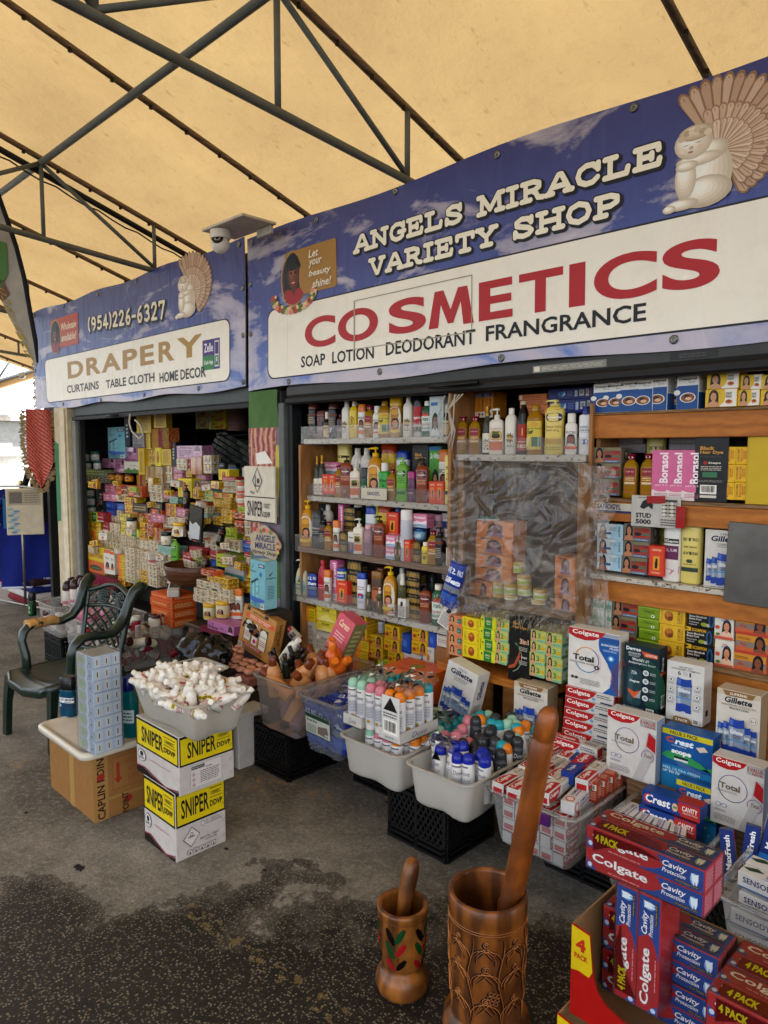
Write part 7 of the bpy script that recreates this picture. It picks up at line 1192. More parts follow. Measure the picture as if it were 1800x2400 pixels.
m_=MB();m_.box(-.24,-.2,.47,.22,.2,.5,M('#4c463c','gloss'),.008);m_.obj('top',o)
for x in(-.22,.14):
 for y in(-.18,.12):m_=MB();m_.box(x,y,0,x+.075,y+.075,.468,br,.004);m_.obj('leg',o)
m_=MB();m_.box(-.14,-.17,.32,.135,-.15,.465,br,.004);m_.box(.19,-.1,.32,.205,.115,.465,br,.004);m_.obj('apron',o)
m_=MB();m_.add([(-4.28,2.545,.512),(-4.0,2.545,.512),(-4.0,2.9,.512),(-4.28,2.9,.512),(-4.2,2.538,.33),(-4.03,2.538,.36)],[(0,1,2,3),(0,4,5,1)],M('#741c38','cloth'));tag(m_.obj('cloth'),'crimson cloth hanging over the corner of the brown stool','cloth')
I=lambda x,y:(x,y)
dsp2('prima',(486,1452),(547,1441),(487,1472),2.56,.14,'mauve relaxer box with a smiling face on the brown stool','boxes on the brown stool',-.0)
for n_,(x,yt,yb)in enumerate([(493,1413,1450),(523,1408,1446)]):
 p,q2=PY(x,yb,2.66),PY(x,yt,2.66);bot('yeljar',p.x,2.66,p.z,.4,q2.z-p.z,'%s white jar with a yellow lid on the mauve box'%('left' if n_==0 else 'right'),'cream jars on the stool')
for n_,(k_,x0,x1,tops)in enumerate([('wsides',452,480,[1380,1396,1412]),('wsides',480,508,[1384,1400,1415]),('wsides',508,537,[1380,1396,1411]),('wsides',460,492,[1361,1380]),('wsides',492,522,[1363,1382]),('wyel',484,515,[1350,1364]),('oranget',470,500,[1336,1350]),('wyel',515,532,[1356,1380])]):
 stack(I,k_,x0,x1,tops,2.66,'group %s in the pyramid over the stool'%od(n_),grp='cartons piled over the brown stool')
for n_,x in enumerate((544,553,563)):
 p,q2=PY(x,1450,2.72),PY(x,1380,2.72);bot('orangecap',p.x,2.72,p.z,.3,q2.z-p.z,'%s of three long white bottles with orange caps beside the stool'%('left','middle','right')[n_],'orange capped bottles')
ZA=lambda x,y:(160+x/4.915,950+y/4.915)
ZB=lambda x,y:(400+x/4.914,950+y/4.914)
cd_=M('#231f1b','paint')
o=empty('storage_rack',(-5.4,D+.7,0),0,'dark stepped rack hidden behind the piled soap cartons','rack')
for(x0,x1,y0,y1,z)in[(-6.7,-4.0,D+.24,D+.32,.62),(-6.9,-4.0,D+.34,D+.46,.95),(-6.95,-4.0,D+.48,D+.8,1.2),(-6.75,-4.0,D+.02,D+.22,.36)]:
 m_=MB();m_.box(x0,y0,.02,x1,y1,z,cd_,.004);sh(m_,(-5.4,D+.7,0)).obj('step',o)
P0,P1,P2,P3=D+.0,D+.09,D+.18,D+.3
PIL=[(ZA,P0,[('carot',205,405,[1620,1930]),('whitet',410,470,[1660,1940]),('whitet',478,520,[1680,1950]),('ombre',560,640,[1710,1800,1890,1980,2080]),('wsides',645,745,[1640,1720,1800,1880,1960,2040]),('wsides',750,830,[1660,1740,1830,1910,2000]),('lemong',752,810,[2000,2090]),('wyel',820,900,[1900,1985,2070]),('wsides',830,915,[1690,1760,1830,1900]),('wsides',900,1010,[1820,1910,2000,2090]),('redsm',920,1005,[1700,1830]),('tealp',1030,1200,[1620,1720]),('wsides',1015,1095,[1720,1810,1880,1960]),('wsides',1095,1200,[1720,1820,1900,1970]),('wsides',1135,1220,[1960,2060])]),(ZA,P1,[('wyel',175,335,[1340,1430]),('ombre',205,345,[1430,1520,1620]),('wsides',350,470,[1440,1530,1640]),('redsm',390,465,[1340,1445]),('wsides',465,590,[1360,1440,1540,1660]),('lemong',235,330,[1230,1340]),('wyel',170,240,[1235,1340]),('redsm',325,390,[1230,1340]),('wrapyellow',595,690,[1250,1340,1420,1500]),('wsides',590,660,[1480,1560,1640,1710]),('wsides',660,745,[1500,1560,1640]),('lemong',690,795,[1425,1520]),('wsides',740,830,[1540,1600,1660]),('wsides',825,920,[1560,1630,1690]),('oranget',900,975,[1350,1430,1510]),('papaya',820,905,[1350,1450,1550]),('firebox',965,1090,[1410,1600]),('wsides',920,1030,[1560,1690]),('wyel',1090,1180,[1620,1700])]),(ZA,P2,[('blue',378,550,[1110,1190,1260]),('blue',550,640,[1130,1215]),('blue',390,450,[1270,1330]),('wsides',455,530,[1250,1360]),('wsides',525,600,[1210,1290,1360]),('papaya',650,765,[1060,1150,1240]),('blkpk',740,900,[1130,1235]),('blkpk',905,1085,[1120,1200]),('oranget',760,870,[1240,1330]),('oranget',870,1060,[1190,1350]),('pinks',945,1090,[1250,1350]),('wsides',1090,1200,[1290,1410]),('ombre',1120,1230,[1130,1280]),('wsides',560,650,[1030,1110]),('pinks',410,540,[905,1010]),('pinks',412,540,[1010,1105]),('blackdye',305,410,[890,1225]),('oranget',540,830,[920,1050]),('wsides',910,1080,[910,1010,1110]),('pinks',1085,1210,[990,1080]),('tealp',1160,1240,[1050,1130])]),(ZA,P3,[('firebox',765,905,[800,950]),('creamcol',870,1090,[700,900]),('wsides',1090,1175,[690,905]),('pinkp',505,650,[620,775]),('pinkp',395,505,[610,720]),('pinkp',635,805,[480,640]),('greenw',655,795,[645,780]),('deg3',462,628,[245,610]),('navyb',638,712,[130,470]),('greyp',725,850,[300,490]),('yellong',800,870,[490,800]),('firebox',935,1180,[260,500]),('yellong',860,930,[180,700]),('wyel',915,990,[490,690]),('lemonb',995,1065,[485,700]),('yellong',1070,1170,[500,690]),('navyb',1180,1240,[420,700]),('sachets',150,470,[735,900]),('yellong',985,1110,[60,260]),('yellong',790,930,[80,320])]),(ZB,P0,[('greyteal',610,850,[1790,2010]),('wyel',660,910,[1990,2150]),('limepk',520,740,[1720,1870]),('wyel',520,640,[1910,1990,2060]),('redsm',130,230,[1690,1790]),('wsides',130,260,[1790,1870]),('limepk',235,400,[1730,1795]),('redsm',205,350,[1630,1730]),('wyel',30,120,[1760,1860]),('pinks',0,100,[1860,1950]),('wsides',0,95,[1950,2050]),('redsm',440,540,[1680,1780]),('blue',445,515,[1770,1880]),('redsm',845,940,[1690,1760]),('wsides',860,990,[1760,1850]),('lemonb',840,920,[1850,1990])]),(ZB,P1,[('wsides',580,800,[1540,1680]),('oranget',250,420,[1510,1580]),('idole',350,510,[1470,1570]),('wsides',380,520,[1560,1660]),('limepk',610,730,[1410,1560]),('bluesky',810,1010,[1560,1690]),('wyel',835,990,[1510,1575]),('oranget',740,860,[1330,1480]),('wsides',850,965,[1320,1520]),('wyel',560,700,[1200,1280]),('wyel',480,580,[1280,1380]),('wyel',580,690,[1280,1360]),('oranget',700,860,[1210,1310]),('wsides',230,400,[1160,1240]),('tealp',230,440,[1240,1330])]),(ZB,P2,[('wyel',490,600,[1080,1140,1205,1270]),('wyel',600,690,[1060,1140,1210]),('ombre',490,700,[1010,1075]),('three',330,480,[975,1040,1105]),('wyel',200,290,[1120,1190]),('oranget',290,400,[1105,1160]),('lemonb',80,230,[840,1060]),('pinks',60,190,[1180,1290]),('wsides',0,160,[1290,1370]),('wrapwhite',590,740,[870,940,1010]),('wsides',735,800,[860,950,1040,1120]),('papaya',255,330,[960,1080]),('caretone',270,440,[870,970]),('caretone',440,580,[870,970]),('wsides',940,1000,[1120,1200,1290]),('lemonb',545,665,[735,860]),('redsm',590,740,[820,870])]),(ZB,P3,[('pinkp',75,325,[460,620]),('wsides',70,165,[615,750]),('redsm',165,220,[600,750]),('firebox',220,370,[590,800]),('wsides',370,460,[570,790]),('pinks',20,130,[700,780,860]),('pinks',280,400,[790,860]),('wyel',165,225,[750,830]),('greenw',832,985,[715,885]),('wyel',40,100,[880,960])])]
n_=0
for Zf,Yf,lst in PIL:
 for k_,x0,x1,tops in lst:
  px_,py_=Zf((x0+x1)/2,tops[0]);nb_='left' if px_<290 else 'middle' if px_<420 else 'right'
  lev='front' if Yf==P0 else 'second' if Yf==P1 else 'third' if Yf==P2 else 'back'
  stack(Zf,k_,x0,x1,tops,Yf+rnd.uniform(0,.04),'%s tier, %s part of the drapery stall pile'%(lev,nb_),d=min(K[k_]['d'],.13),jit=.008,rz=rnd.uniform(-.12,.16),grp='cartons heaped in the drapery stall');n_+=1
rr=random.Random(41);SM=['wyel','wsides','wyel','wsides','limepk','idole','papaya','wyel','whitet','idole','leaflet','oranget']
for n_ in range(38):
 x,y=rr.uniform(215,585),rr.uniform(1130,1385)
 if x<330 and y>1300:continue
 k_=SM[rr.randrange(12)];Y_=D-.03+(1385-y)/255*.13-rr.uniform(0,.03);p=PY(x,y,Y_);s_=rr.uniform(.55,.85)
 o=box_at(k_,p.x,p.y,p.z,rot=(rr.uniform(-.15,.15),rr.uniform(-.2,.2),rr.uniform(-.4,.6)),w=.1*s_*1.2,h=.07*s_,d=.07*s_)
 L(o,'small loose '+K[k_]['desc'],'tumbled on the stall pile','loose small boxes on the stall pile')
def jar_at(Zf,key,cx,ty,by,Yf,label,grp,turn=.3,lean=0.):
 p,q2=PY(*Zf(cx,by),Yf),PY(*Zf(cx,ty),Yf);o=bot(key,p.x,Yf,p.z,turn,q2.z-p.z);L(o,label,'',grp)
 if lean:o.rotation_euler=(0,lean,turn)
for(cx,ty,by)in[(110,535,640),(200,535,640),(310,530,640),(125,640,740),(225,640,735),(335,635,735),(115,755,850),(120,855,955),(165,955,1050),(255,945,1050),(180,1050,1150),(265,1045,1145),(275,1145,1250)]:
 jar_at(ZA,'whitejar',cx,ty,by,P2+.02,'white jar with teal lid by left edge of drapery stall','teal lidded jars in the drapery stall')
for(cx,ty,by)in[(510,780,860),(595,780,870),(705,790,880)]:jar_at(ZA,'amberjar',cx,ty,by,P3,'amber hair gel jar in the row below the pink boxes','amber jars in the drapery stall')
for(cx,ty,by)in[(830,885,1025),(925,885,1030),(830,1030,1165),(910,1025,1170),(830,1165,1230),(905,1170,1240)]:jar_at(ZB,'orjar',cx,ty,by,P2,'orange banded jar beside the pillar','orange banded jars in the drapery stall')
for k_,Zf,cx,ty,by,Yf,lb_,ln in[('creamjar',ZA,1135,1455,1600,P0+.02,'white cream jar with a near black lid on an orange box',0),('creamjar',ZA,735,1290,1425,P1,'white cream jar with a near black lid on lime soap',0),('yeljar',ZB,105,1350,1510,P0+.02,'big yellow lidded cream jar with a woman picture',0),('blackpump',ZB,190,920,1190,P1,'black pump bottle standing high in the middle of the pile',0),('blackpump',ZB,560,1345,1610,P0,'black pump bottle leaning right in the pile',.3),('vasgreen',ZB,60,1545,1790,P0,'light green lotion bottle at the front of the pile',0),('listerine',ZB,735,665,800,P3,'dark blue round bottle behind the pile',0),('greybot',ZB,600,650,740,P3,'black capped bottle behind the yellow cartons',0),('copper',ZB,205,1215,1380,P1-.02,'copper and black jar bottle below the black pump',0),('copper',ZB,405,1750,1880,P0-.03,'dark copper bottle low at the front of the pile',0)]:
 jar_at(Zf,k_,cx,ty,by,Yf,lb_,'bottles and jars in the drapery stall',.3,ln)
m_=MB();p=PY(*ZB(275,1560),P0-.03);m_.box(-.09,0,0,.09,.02,.26,M('#131313','gloss'),.006,X=Matrix.Rotation(.12,4,'Y'));m_.art([('p',[(.0,.02),(.05,.62),(.3,.5),(.6,.6),(.95,.45),(.9,.02)],'#b9bcbc')],lambda u_,v_,e:((-.08+.16*u_)+.02*v_,-e-.001,.01+.22*v_),kind='gloss')
o=m_.obj('foil_pouch');o.location=p;tag(o,'shiny black and silver foil pouch in the middle of the pile','pouch')
m_=MB();p=PY(*ZB(120,1990),P0-.06);m_.lathe([(.16,0),(.2,.03),(.23,.14),(.225,.145),(.19,.03)],wood('dark_bowl_wood','#5c3820','#3a2010',(1,1,3),.35,4,.1,False),28,cap=False);o=m_.obj('wooden_bowl');o.location=(p.x+.14,P0-.02,p.z-.02);tag(o,'large dark wooden bowl under small boxes at the foot of the pile','bowl')
o=empty('wire_shelf',(-4.9,D+.9,0),0,'dark wire shelf at the back of the drapery stall','shelf');m_=MB()
zz=PY(*ZB(400,290),D+.8).z;x0,x1=PY(*ZB(150,290),D+.8).x,PY(*ZB(1000,320),D+.8).x
for k_ in range(16):m_.tube([(x0+(x1-x0)*k_/15+4.9,-.1,zz),(x0+(x1-x0)*k_/15+4.9,.3,zz)],.004,M('#3c3e3e','metal'),5)
for yy in(-.1,.1,.3):m_.tube([(x0+4.9,yy,zz),(x1+4.9,yy,zz)],.006,M('#3c3e3e','metal'),5)
m_.tube([(x0+4.9,-.1,zz-.05),(x1+4.9,-.1,zz-.05)],.006,M('#3c3e3e','metal'),5);m_.obj('deck',o)
for xx in(PY(*ZB(285,300),D+.8).x,x1):m_=MB();m_.tube([(xx+4.9,-.1,.9),(xx+4.9,-.1,zz+.06)],.014,M('#8a8c88','metal'),8);m_.obj('post',o)
kk('noodle',.3,.13,.2,'#b5a51e',[('r',0,0,.1,1,'#c4bfb0'),('p',[(.4,.1),(.7,.6),(.9,.5),(.8,.1)],'#b4502c'),('t','Maggi',.2,.55,.5,.85,'#7c2018',.03),('e',.5,.3,.16,.14,'#3c6c24')],'yellow cube box with red lettering',left=[('l',.2,.2,.8,.8,3,'#7c6c14')])
stack(ZB,'noodle',430,628,[20,105,190,275],D+.72,'the pile on the wire shelf',d=.3)
stack(ZB,'noodle',280,425,[20,130,270],D+.76,'the left pile on the wire shelf',d=.3)
m_=MB();p=PY(*ZB(730,295),D+.8)
for k_ in range(20):m_.lathe([(.095+.002*(k_%2),k_*.018),(.105,k_*.018+.012),(.107,k_*.018+.016),(.1,k_*.018+.017)],M('#94766c','gloss'),20,cap=False)
o=m_.obj('bucket_stack');o.location=(p.x,D+.84,p.z);tag(o,'tall stack of nested dusty pink buckets on the wire shelf','buckets')
m_=MB()
for j in range(8):
 for i in range(9):m_.box(i*.085,j*.012,j*.05+.001,i*.085+.08,.1+j*.012,j*.05+.047,M(('#6f736c','#5a5e58','#7c7f78')[(i+j)%3],'gloss'),.004)
o=m_.obj('wrapped_bundle');p=PY(*ZB(380,700),D+.95);o.location=(p.x,D+.95,p.z);o.rotation_euler=(0,.35,0);tag(o,'clear wrapped bale of grey cartons dim at the back','bundle')
m_=MB();p=PY(*ZA(330,120),D+.95)
v=[(-.28+.56*i/16+.05*math.sin(j*.4),.03*math.sin(i*1.4),-j*.06)for j in range(16)for i in range(17)]
m_.add(v,[(j*17+i,j*17+i+1,(j+1)*17+i+1,(j+1)*17+i)for j in range(15)for i in range(16)],M('#4c1c24','cloth'),True);o=m_.obj('net_curtain');o.location=p;tag(o,'dark crimson net cloth hanging at the back left of the drapery stall','curtain')
m_=MB();a,b=PY(*ZA(90,1300),D+.1),PY(*ZA(180,1760),D+.1);m_.box(a.x,D+.1,b.z,b.x,D+.12,a.z,ply,.002);tag(m_.obj('plywood_offcut'),'narrow upright plywood piece at the left edge of the pile','board')
m_=MB();a,b=PY(*ZA(90,1760),D+.06),PY(*ZA(560,2100),D+.06);m_.box(a.x,D+.06,b.z-.2,b.x,D+.085,a.z,wood('reddish_plank','#6c3c24','#4c2414',(1,1,3),.5,5),.002);tag(m_.obj('plywood_sheet'),'reddish brown wooden panel low at the left of the drapery stall','board')
m_=MB();a=PY(*ZA(265,1940),D-.02);b=PY(*ZA(565,2030),D-.02)
v=[]
for i in range(25):
 for j in range(4):v.append((a.x+(b.x-a.x)*i/24,D-.02-.02*math.sin(i*1.9)*(j/3),a.z-(a.z-b.z)*.25*i/24-.03*j+.01))
m_.add(v,[(i*4+j,i*4+j+1,i*4+j+5,i*4+j+4)for i in range(24)for j in range(3)],M('#7c1438','cloth'),True);tag(m_.obj('valance'),'short gathered crimson valance under the left cartons','curtain')
cans=lambda c:('can_'+c,'white spray can with a %s cap'%CAPC[c][1]if c!='grey' else 'dark grey spray can with a charcoal cap')
cols7=['green','green','pink','pink','orange','orange']
for j in range(8):
 for i in range(6):
  if j==0 and i in(0,5):continue
  c=cols7[i]if j<3 else('green' if i<3 else 'teal' if j>4 else 'green');k_,lb_=cans(c)
  L(bot(k_,-2.235+i*.053,2.14+j*.053,.3,.35+rnd.uniform(-.4,.4)),lb_,'%s row, %s from left, lower layer of left tub'%(od(j),od(i)),'spray cans in the left white tub',True)
colU=[['green','green','pink','pink','orange','orange'],['green','green','pink','pink','orange','orange'],['green','green','teal','teal','orange','orange'],[None,'green','teal','teal','teal','teal']]
for j,r_ in enumerate(colU):
 for i,c in enumerate(r_):
  if c:k_,lb_=cans(c);L(bot(k_,-2.25+i*.056,2.1+j*.057,.512,.35+rnd.uniform(-.4,.4)),lb_,'%s row, %s from left, upper layer over left tub'%(od(j),od(i)),'spray cans in the upper wrapped layer',True)
m_=MB();x0,x1,y0,y1=-2.285,-1.935,2.065,2.3
def tray(xa,xb,ya,yb,z,h,tx):
 m_.box(xa,ya,z,xb,yb,z+.004,M('#c9c6bf'));m_.box(xa,ya,z,xb,ya+.002,z+h,M('#c9c6bf'));m_.box(xb-.002,ya+.003,z,xb,yb,z+h,M('#bfbcb5'));m_.box(xa,ya+.003,z,xa+.002,yb,z+h,M('#bfbcb5'))
 m_.art([('t',tx,.3,.25,.7,.7,'#5c6078',.0,.3)],lambda u_,v_,e:(xa+(xb-xa)*u_,ya-e,z+h*v_));m_.art([('t',tx,.3,.25,.7,.7,'#5c6078',.0,.3)],lambda u_,v_,e:(xb+e,ya+(yb-ya)*u_,z+h*v_))
tray(-2.283,-2.168,2.068,2.3,.505,.05,'Dove');tray(-2.058,-1.935,2.062,2.3,.505,.05,'Dove')
o=m_.obj('display_tray');tag(o,'white card trays under the upper layer of spray cans','tray')
def wrapper(x,y,z,w_,l_,rz,label,grp):
 """clear wrap printed with black diamonds over the caps"""
 m_=MB();n=10;v=[]
 for j in range(n+1):
  for i in range(n+1):
   a,b=i/n,j/n;v.append(((a-.5)*w_,(b-.5)*l_,.012*math.sin(a*pi*2.0*w_/.056)**2+.010*math.sin(b*pi*l_/.056)**2-.03*max(abs(a-.5)*2-.85,0)*6))
 m_.add(v,[(j*(n+1)+i,j*(n+1)+i+1,(j+1)*(n+1)+i+1,(j+1)*(n+1)+i)for j in range(n)for i in range(n)],film,True)
 dm=[]
 for i in range(3):
  for s_ in(-1,1):dm+=[('p',[(.18+.3*i,.5),(.3+.3*i,.5+s_*.16),(.42+.3*i,.5+s_*.1),(.3+.3*i,.5-s_*.02)],'#161616'),('p',[(.05+.3*i,.5+s_*.3),(.16+.3*i,.5+s_*.46),(.26+.3*i,.5+s_*.3)],'#e4e2dc')]
 m_.art(dm,lambda u_,v_,e:((u_-.5)*w_,(v_-.5)*l_,.016+e+.008*math.sin(u_*9)*math.cos(v_*7)),kind='gloss')
 for sx_,c_ in((-1,'#161616'),(1,'#e0ded8')):
  m_.add([(-l_*.2,-l_/2-.003,-.05),(0,-l_/2-.006,-.01),(l_*.2,-l_/2-.003,-.05)],[(0,1,2)],M('#161616','gloss'))
 o=m_.obj('plastic_wrap');o.location=(x,y,z);o.rotation_euler=(0,0,rz);tag(o,label,'plastic wrap',grp)
g_='printed wraps around spray can packs'
wrapper(-2.19,2.2,.715,.12,.16,.2,'black and white printed wrap over the pale green caps, upper layer',g_)
wrapper(-2.0,2.17,.715,.12,.14,0,'black and white printed wrap over the orange caps, upper layer',g_)
wrapper(-2.03,2.28,.72,.16,.1,.1,'black and white printed wrap over the teal caps, upper layer',g_)
wrapper(-2.04,2.42,.505,.16,.14,.3,'black and white printed wrap over lower green caps',g_)
wrapper(-1.8,2.17,.525,.13,.1,.2,'black and white printed wrap over left blue caps in right tub',g_)
m_=MB();m_.box(0,0,0,.1,.003,.17,M('#d3d1cb','gloss'),.001)
m_.art([('b',.1,.06,.9,.42),('l',.1,.46,.9,.6,2,'#333333'),('p',[(.1,.64),(.5,.98),(.9,.64)],'#161616')],lambda u_,v_,e:(.1*u_,-e,.17*v_));o=m_.obj('barcode_panel');o.location=(-2.035,2.058,.53);tag(o,'white wrap panel with a big barcode on the upper cans','label')
reg=lambda i,j:('blue' if j<2 else 'blue' if j==2 and i>3 else('pink' if i<2 else 'grey')if j<4 else('pink' if i<1 else 'grey' if i<4 else rnd.choice(['orange','grey','teal']))if j<6 else rnd.choice(['teal','orange','green','teal','grey','green','pink']))
for j in range(9):
 for i in range(6):
  if rnd.random()<.05 or(j==0 and i in(0,5)):continue
  c=reg(i,j);k_,lb_=cans(c);ti=rnd.uniform(0,.22);az=rnd.uniform(0,6.28)
  rot=(Matrix.Rotation(az,3,'Z')@Matrix.Rotation(ti,3,'X')@Matrix.Rotation(rnd.uniform(-1,1.4)-az,3,'Z')).to_euler()
  L(bot(k_,-1.85+i*.047+rnd.uniform(-.006,.006),2.16+j*.048+rnd.uniform(-.006,.006),.31+rnd.uniform(0,.035)+(.03 if j>4 else 0),rot=tuple(rot)),lb_,'%s row, %s from left, crowded right tub'%(od(j),od(i)),'spray cans in the right white tub',True)
for j in range(5):
 for i in range(4):
  rot=(Matrix.Rotation(rnd.uniform(-.7,.7),3,'Z')@Matrix.Rotation(-rnd.uniform(1.2,1.6),3,'X')).to_euler()
  L(bot('twopack',-2.6+i*.065,2.16+j*.1,.44+.03*(j%2),rot=tuple(rot)),'blue deodorant two pack lying','on top, %s row, %s from left, clear blue filled tub'%(od(j),od(i)),'blue packs in the clear tub',True)
  L(bot('twopack',-2.6+i*.065,2.17+j*.1,.3,rot=(rnd.uniform(-.3,.3),rnd.uniform(-.3,.3),0)),'blue deodorant two pack','below, %s row, %s from left, clear blue filled tub'%(od(j),od(i)),'blue packs in the clear tub',True)
m_=MB();m_.box(0,0,0,.17,.002,.1,M('#c4c8bc','gloss'));m_.art([('r',0,.8,1,1,'#2c4c3c'),('r',0,0,1,.05,'#2c4c3c'),('t','Snap Box',.06,.6,.5,.75,'#2c3c34',.03),('l',.06,.1,.45,.5,5,'#4c5c54'),('p',[(.5,.15),(.52,.5),(.9,.6),(.95,.3),(.8,.1)],'#7c7068'),('b',.8,.04,.98,.24)],lambda u_,v_,e:(.17*u_,-e,.1*v_))
o=m_.obj('paper_label');o.location=(-2.59,2.108,.37);o.rotation_euler=(.06,.02,0);tag(o,'green and white paper label on the front of the blue filled tub','label')
for k_,(y_,z_)in enumerate([(2.6,.5),(2.61,.577)]):
 L(box_at('carotbig',-2.33,y_,z_-.02,.06*k_,w=.28,d=.2,h=.075),'flat orange carrot soap carton behind the wrapped cans','upper one' if k_ else 'lower one','flat orange soap cartons')
kk('pinkflo',.16,.4,.08,'#c8606c',[('t','Caress',.2,.82,.82,.93,'#e8c8a8',.02,.3),('p',[(.1,.02),(.3,.3),(.5,.05),(.6,.34),(.8,.06),(.95,.3),(1,0),(0,0)],'#d88ca8'),('p',[(.3,.04),(.5,.26),(.7,.02)],'#b83c6c'),('l',.2,.6,.8,.74,3,'#e8b8b8')],'slanted rose pink soap box with flowers',right=[('r',0,0,1,1,'#8a8458'),('l',.2,.1,.8,.9,10,'#c4bc84')])
p=PY(765,1580,2.5);o=box_at('pinkflo',p.x-.0,2.52,p.z,0,'slanted rose pink soap box with flowers beside the clear tub','stacked soap and medicine boxes',rot=(-.15,.42,0),h=.36,w=.13,d=.1)
def flat(key,x,y,z,rz,where,grp,tilt=0.):L(box_at(key,x,y,z,rot=(tilt,0,rz)),K[key]['desc'],where,grp,True)
gt='cartons in the clear toothpaste tub'
for lay,z_ in enumerate((.242,.29,.338,.386)):
 for j in range(3):
  for i in range(5):
   if lay in(1,2)and 0<i<4 and j>0:continue
   k_='colwh' if(i+lay+j)%4 else 'coltp';flat(k_,-1.468+i*.054,2.25+j*.15,z_,pi/2+rnd.uniform(-.02,.02),'%s layer, %s row, %s from left, toothpaste tub'%(od(lay),od(j),od(i)),gt)
for i,j,k_,rz,zz in[(0,0,'colwh',.0,0),(1,0,'colwh',.05,0),(2,0,'colwh',-.04,.004),(3,0,'colwh',.1,.03),(0,1,'colwh',.06,.01),(1,1,'colwh',-.05,.015),(2,1,'colwh',.1,.01),(3,1,'colblue',.12,.05),(4,1,'colwh',.1,.04),(2,2,'colblue',.2,.03),(0,2,'colwh',.0,.03),(1,2,'colwh',.15,.02),(3,2,'colwh',-.1,.02)]:
 flat(k_,-1.49+i*.06,2.21+j*.165,.436+zz,pi/2+rz,'on top, %s row, %s from left, toothpaste tub'%(od(j),od(i)),gt,rnd.uniform(-.04,.04))
flat('armh',-1.245,2.26,.436,pi/2+.15,'at the front right of the toothpaste tub',gt)
for i in range(6):L(box_at('rustbx',-1.225+.006*i,2.34+i*.05,.43,.2,w=.045,h=.075,d=.045),K['rustbx']['desc'],'%s of a row at the right of toothpaste tub'%od(i),'rust red medicine boxes',True)
m_=MB();m_.box(0,0,0,.05,.014,.045,M('#5c2c6c','gloss'),.003);o=m_.obj('tub_latch');o.location=(-1.31,2.096,.40);tag(o,'purple clip latch on the front of the toothpaste tub','latch')
for i in range(4):
 flat('armh',-1.08+i*.06,2.3,.40,pi/2+.1*i,'%s from left on top, behind the red four packs'%od(i),'white cartons behind the four packs');flat('armh',-1.08+i*.06,2.3,.34,pi/2,'%s from left below, behind the red four packs'%od(i),'white cartons behind the four packs')
for lay in range(4):
 for j in range(3):flat('sensod',-.545+.02*(lay==3),2.1+j*.062,.25+lay*.056,-.06*(lay==3),'%s layer, %s row, right edge tub'%(od(lay),od(j)),'white sensitive toothpaste cartons')
for j in range(2):flat('sensod',-.53,2.1+j*.062,.474,-.08,'topmost layer, %s row, right edge tub'%od(j),'white sensitive toothpaste cartons')
for n_,(px,py,h,r_)in enumerate([(1718,1985,.2,-.12),(1750,1970,.2,.0),(1778,1985,.21,.12),(1792,1930,.2,.05)]):
 p=PY(px,py,2.3+.02*n_);L(box_at('maxf',p.x,p.y,p.z-.13,rot=(-.25,r_*2+.1,.25),h=h*.85,w=.042),K['maxf']['desc'],('leftmost','second','third','last')[n_]+' of four above the sensitive toothpaste','blue mint cartons')
m_=MB();p=PY(1790,1880,2.4);m_.box(0,0,0,.1,.05,.3,M('#172c6c','gloss'),.004);m_.art([('v','Colgate',.2,.1,.7,.9,'#d8dce4',.03)],lambda u_,v_,e:(u_*.1,-e,v_*.3));o=m_.obj('toothpaste_box');o.location=(p.x+.02,2.38,p.z-.12);tag(o,'tall navy toothpaste box cut off by the right edge','box')
SNW,SND=.365,.262
sn=lambda top:[('r',0,.52,1,.96,'#d3bd14'),('r',0,.96,1,1,'#17150f'),('r',0,.49,1,.52,'#17150f'),('r',0,.49,.02,1,'#17150f'),('r',.98,.49,1,1,'#17150f'),('t','SNIPER',.14 if top else .1,.6,.66,.88,'#11141c',.018,0),('t','1000EC',.7,.8,.92,.86,'#1c1c1c',.01),('r',.68,.76,.94,.77,'#1c1c1c'),('t','DDVP',.68,.63,.94,.72,'#1c1c1c',.03),('r',.68,.9,.94,.91,'#1c1c1c')]
un=[('p',[(0,.1),(.12,.14),(.4,.06),(.7,-.0),(1,.06),(1,.0),(0,.0)],'#17130f'),('p',[(0,.12),(.2,.15),(.45,.08),(.7,.02),(1,.09),(1,.07),(.7,.0),(.45,.06),(.2,.13),(0,.1)],'#8c2c3c'),('e',.14,.34,.1,.11,'#2c2c2c'),('e',.14,.34,.09,.1,'#cfc9c4'),('e',.14,.37,.04,.045,'#1c1c1c'),('t','SARO',.08,.28,.2,.32,'#1c1c1c',.03),('t','NAFDAC Reg No A5-1007',.34,.32,.82,.355,'#b4606c')]
fr_s=[('r',.18,.06,.76,.46,'#8a8680'),('r',.184,.064,.756,.456,'#cfc9c4'),('r',.2,.38,.44,.44,'#1c1c1c'),('t','DDVP 1000 W/V EC',.215,.395,.42,.425,'#d8d4cc'),('t','DANGER',.46,.36,.58,.385,'#1c1c1c',.02),('l',.36,.12,.72,.34,7,'#6c6864')]+[z for k in range(3)for z in(('p',[(.235,.3-.09*k-.04),(.265,.3-.09*k),(.235,.3-.09*k+.04),(.205,.3-.09*k)],'#a02c2c'),('p',[(.235,.3-.09*k-.03),(.258,.3-.09*k),(.235,.3-.09*k+.03),(.212,.3-.09*k)],'#d8d4cc'),('e',.235,.3-.09*k,.01,.014,'#1c1c1c'))]
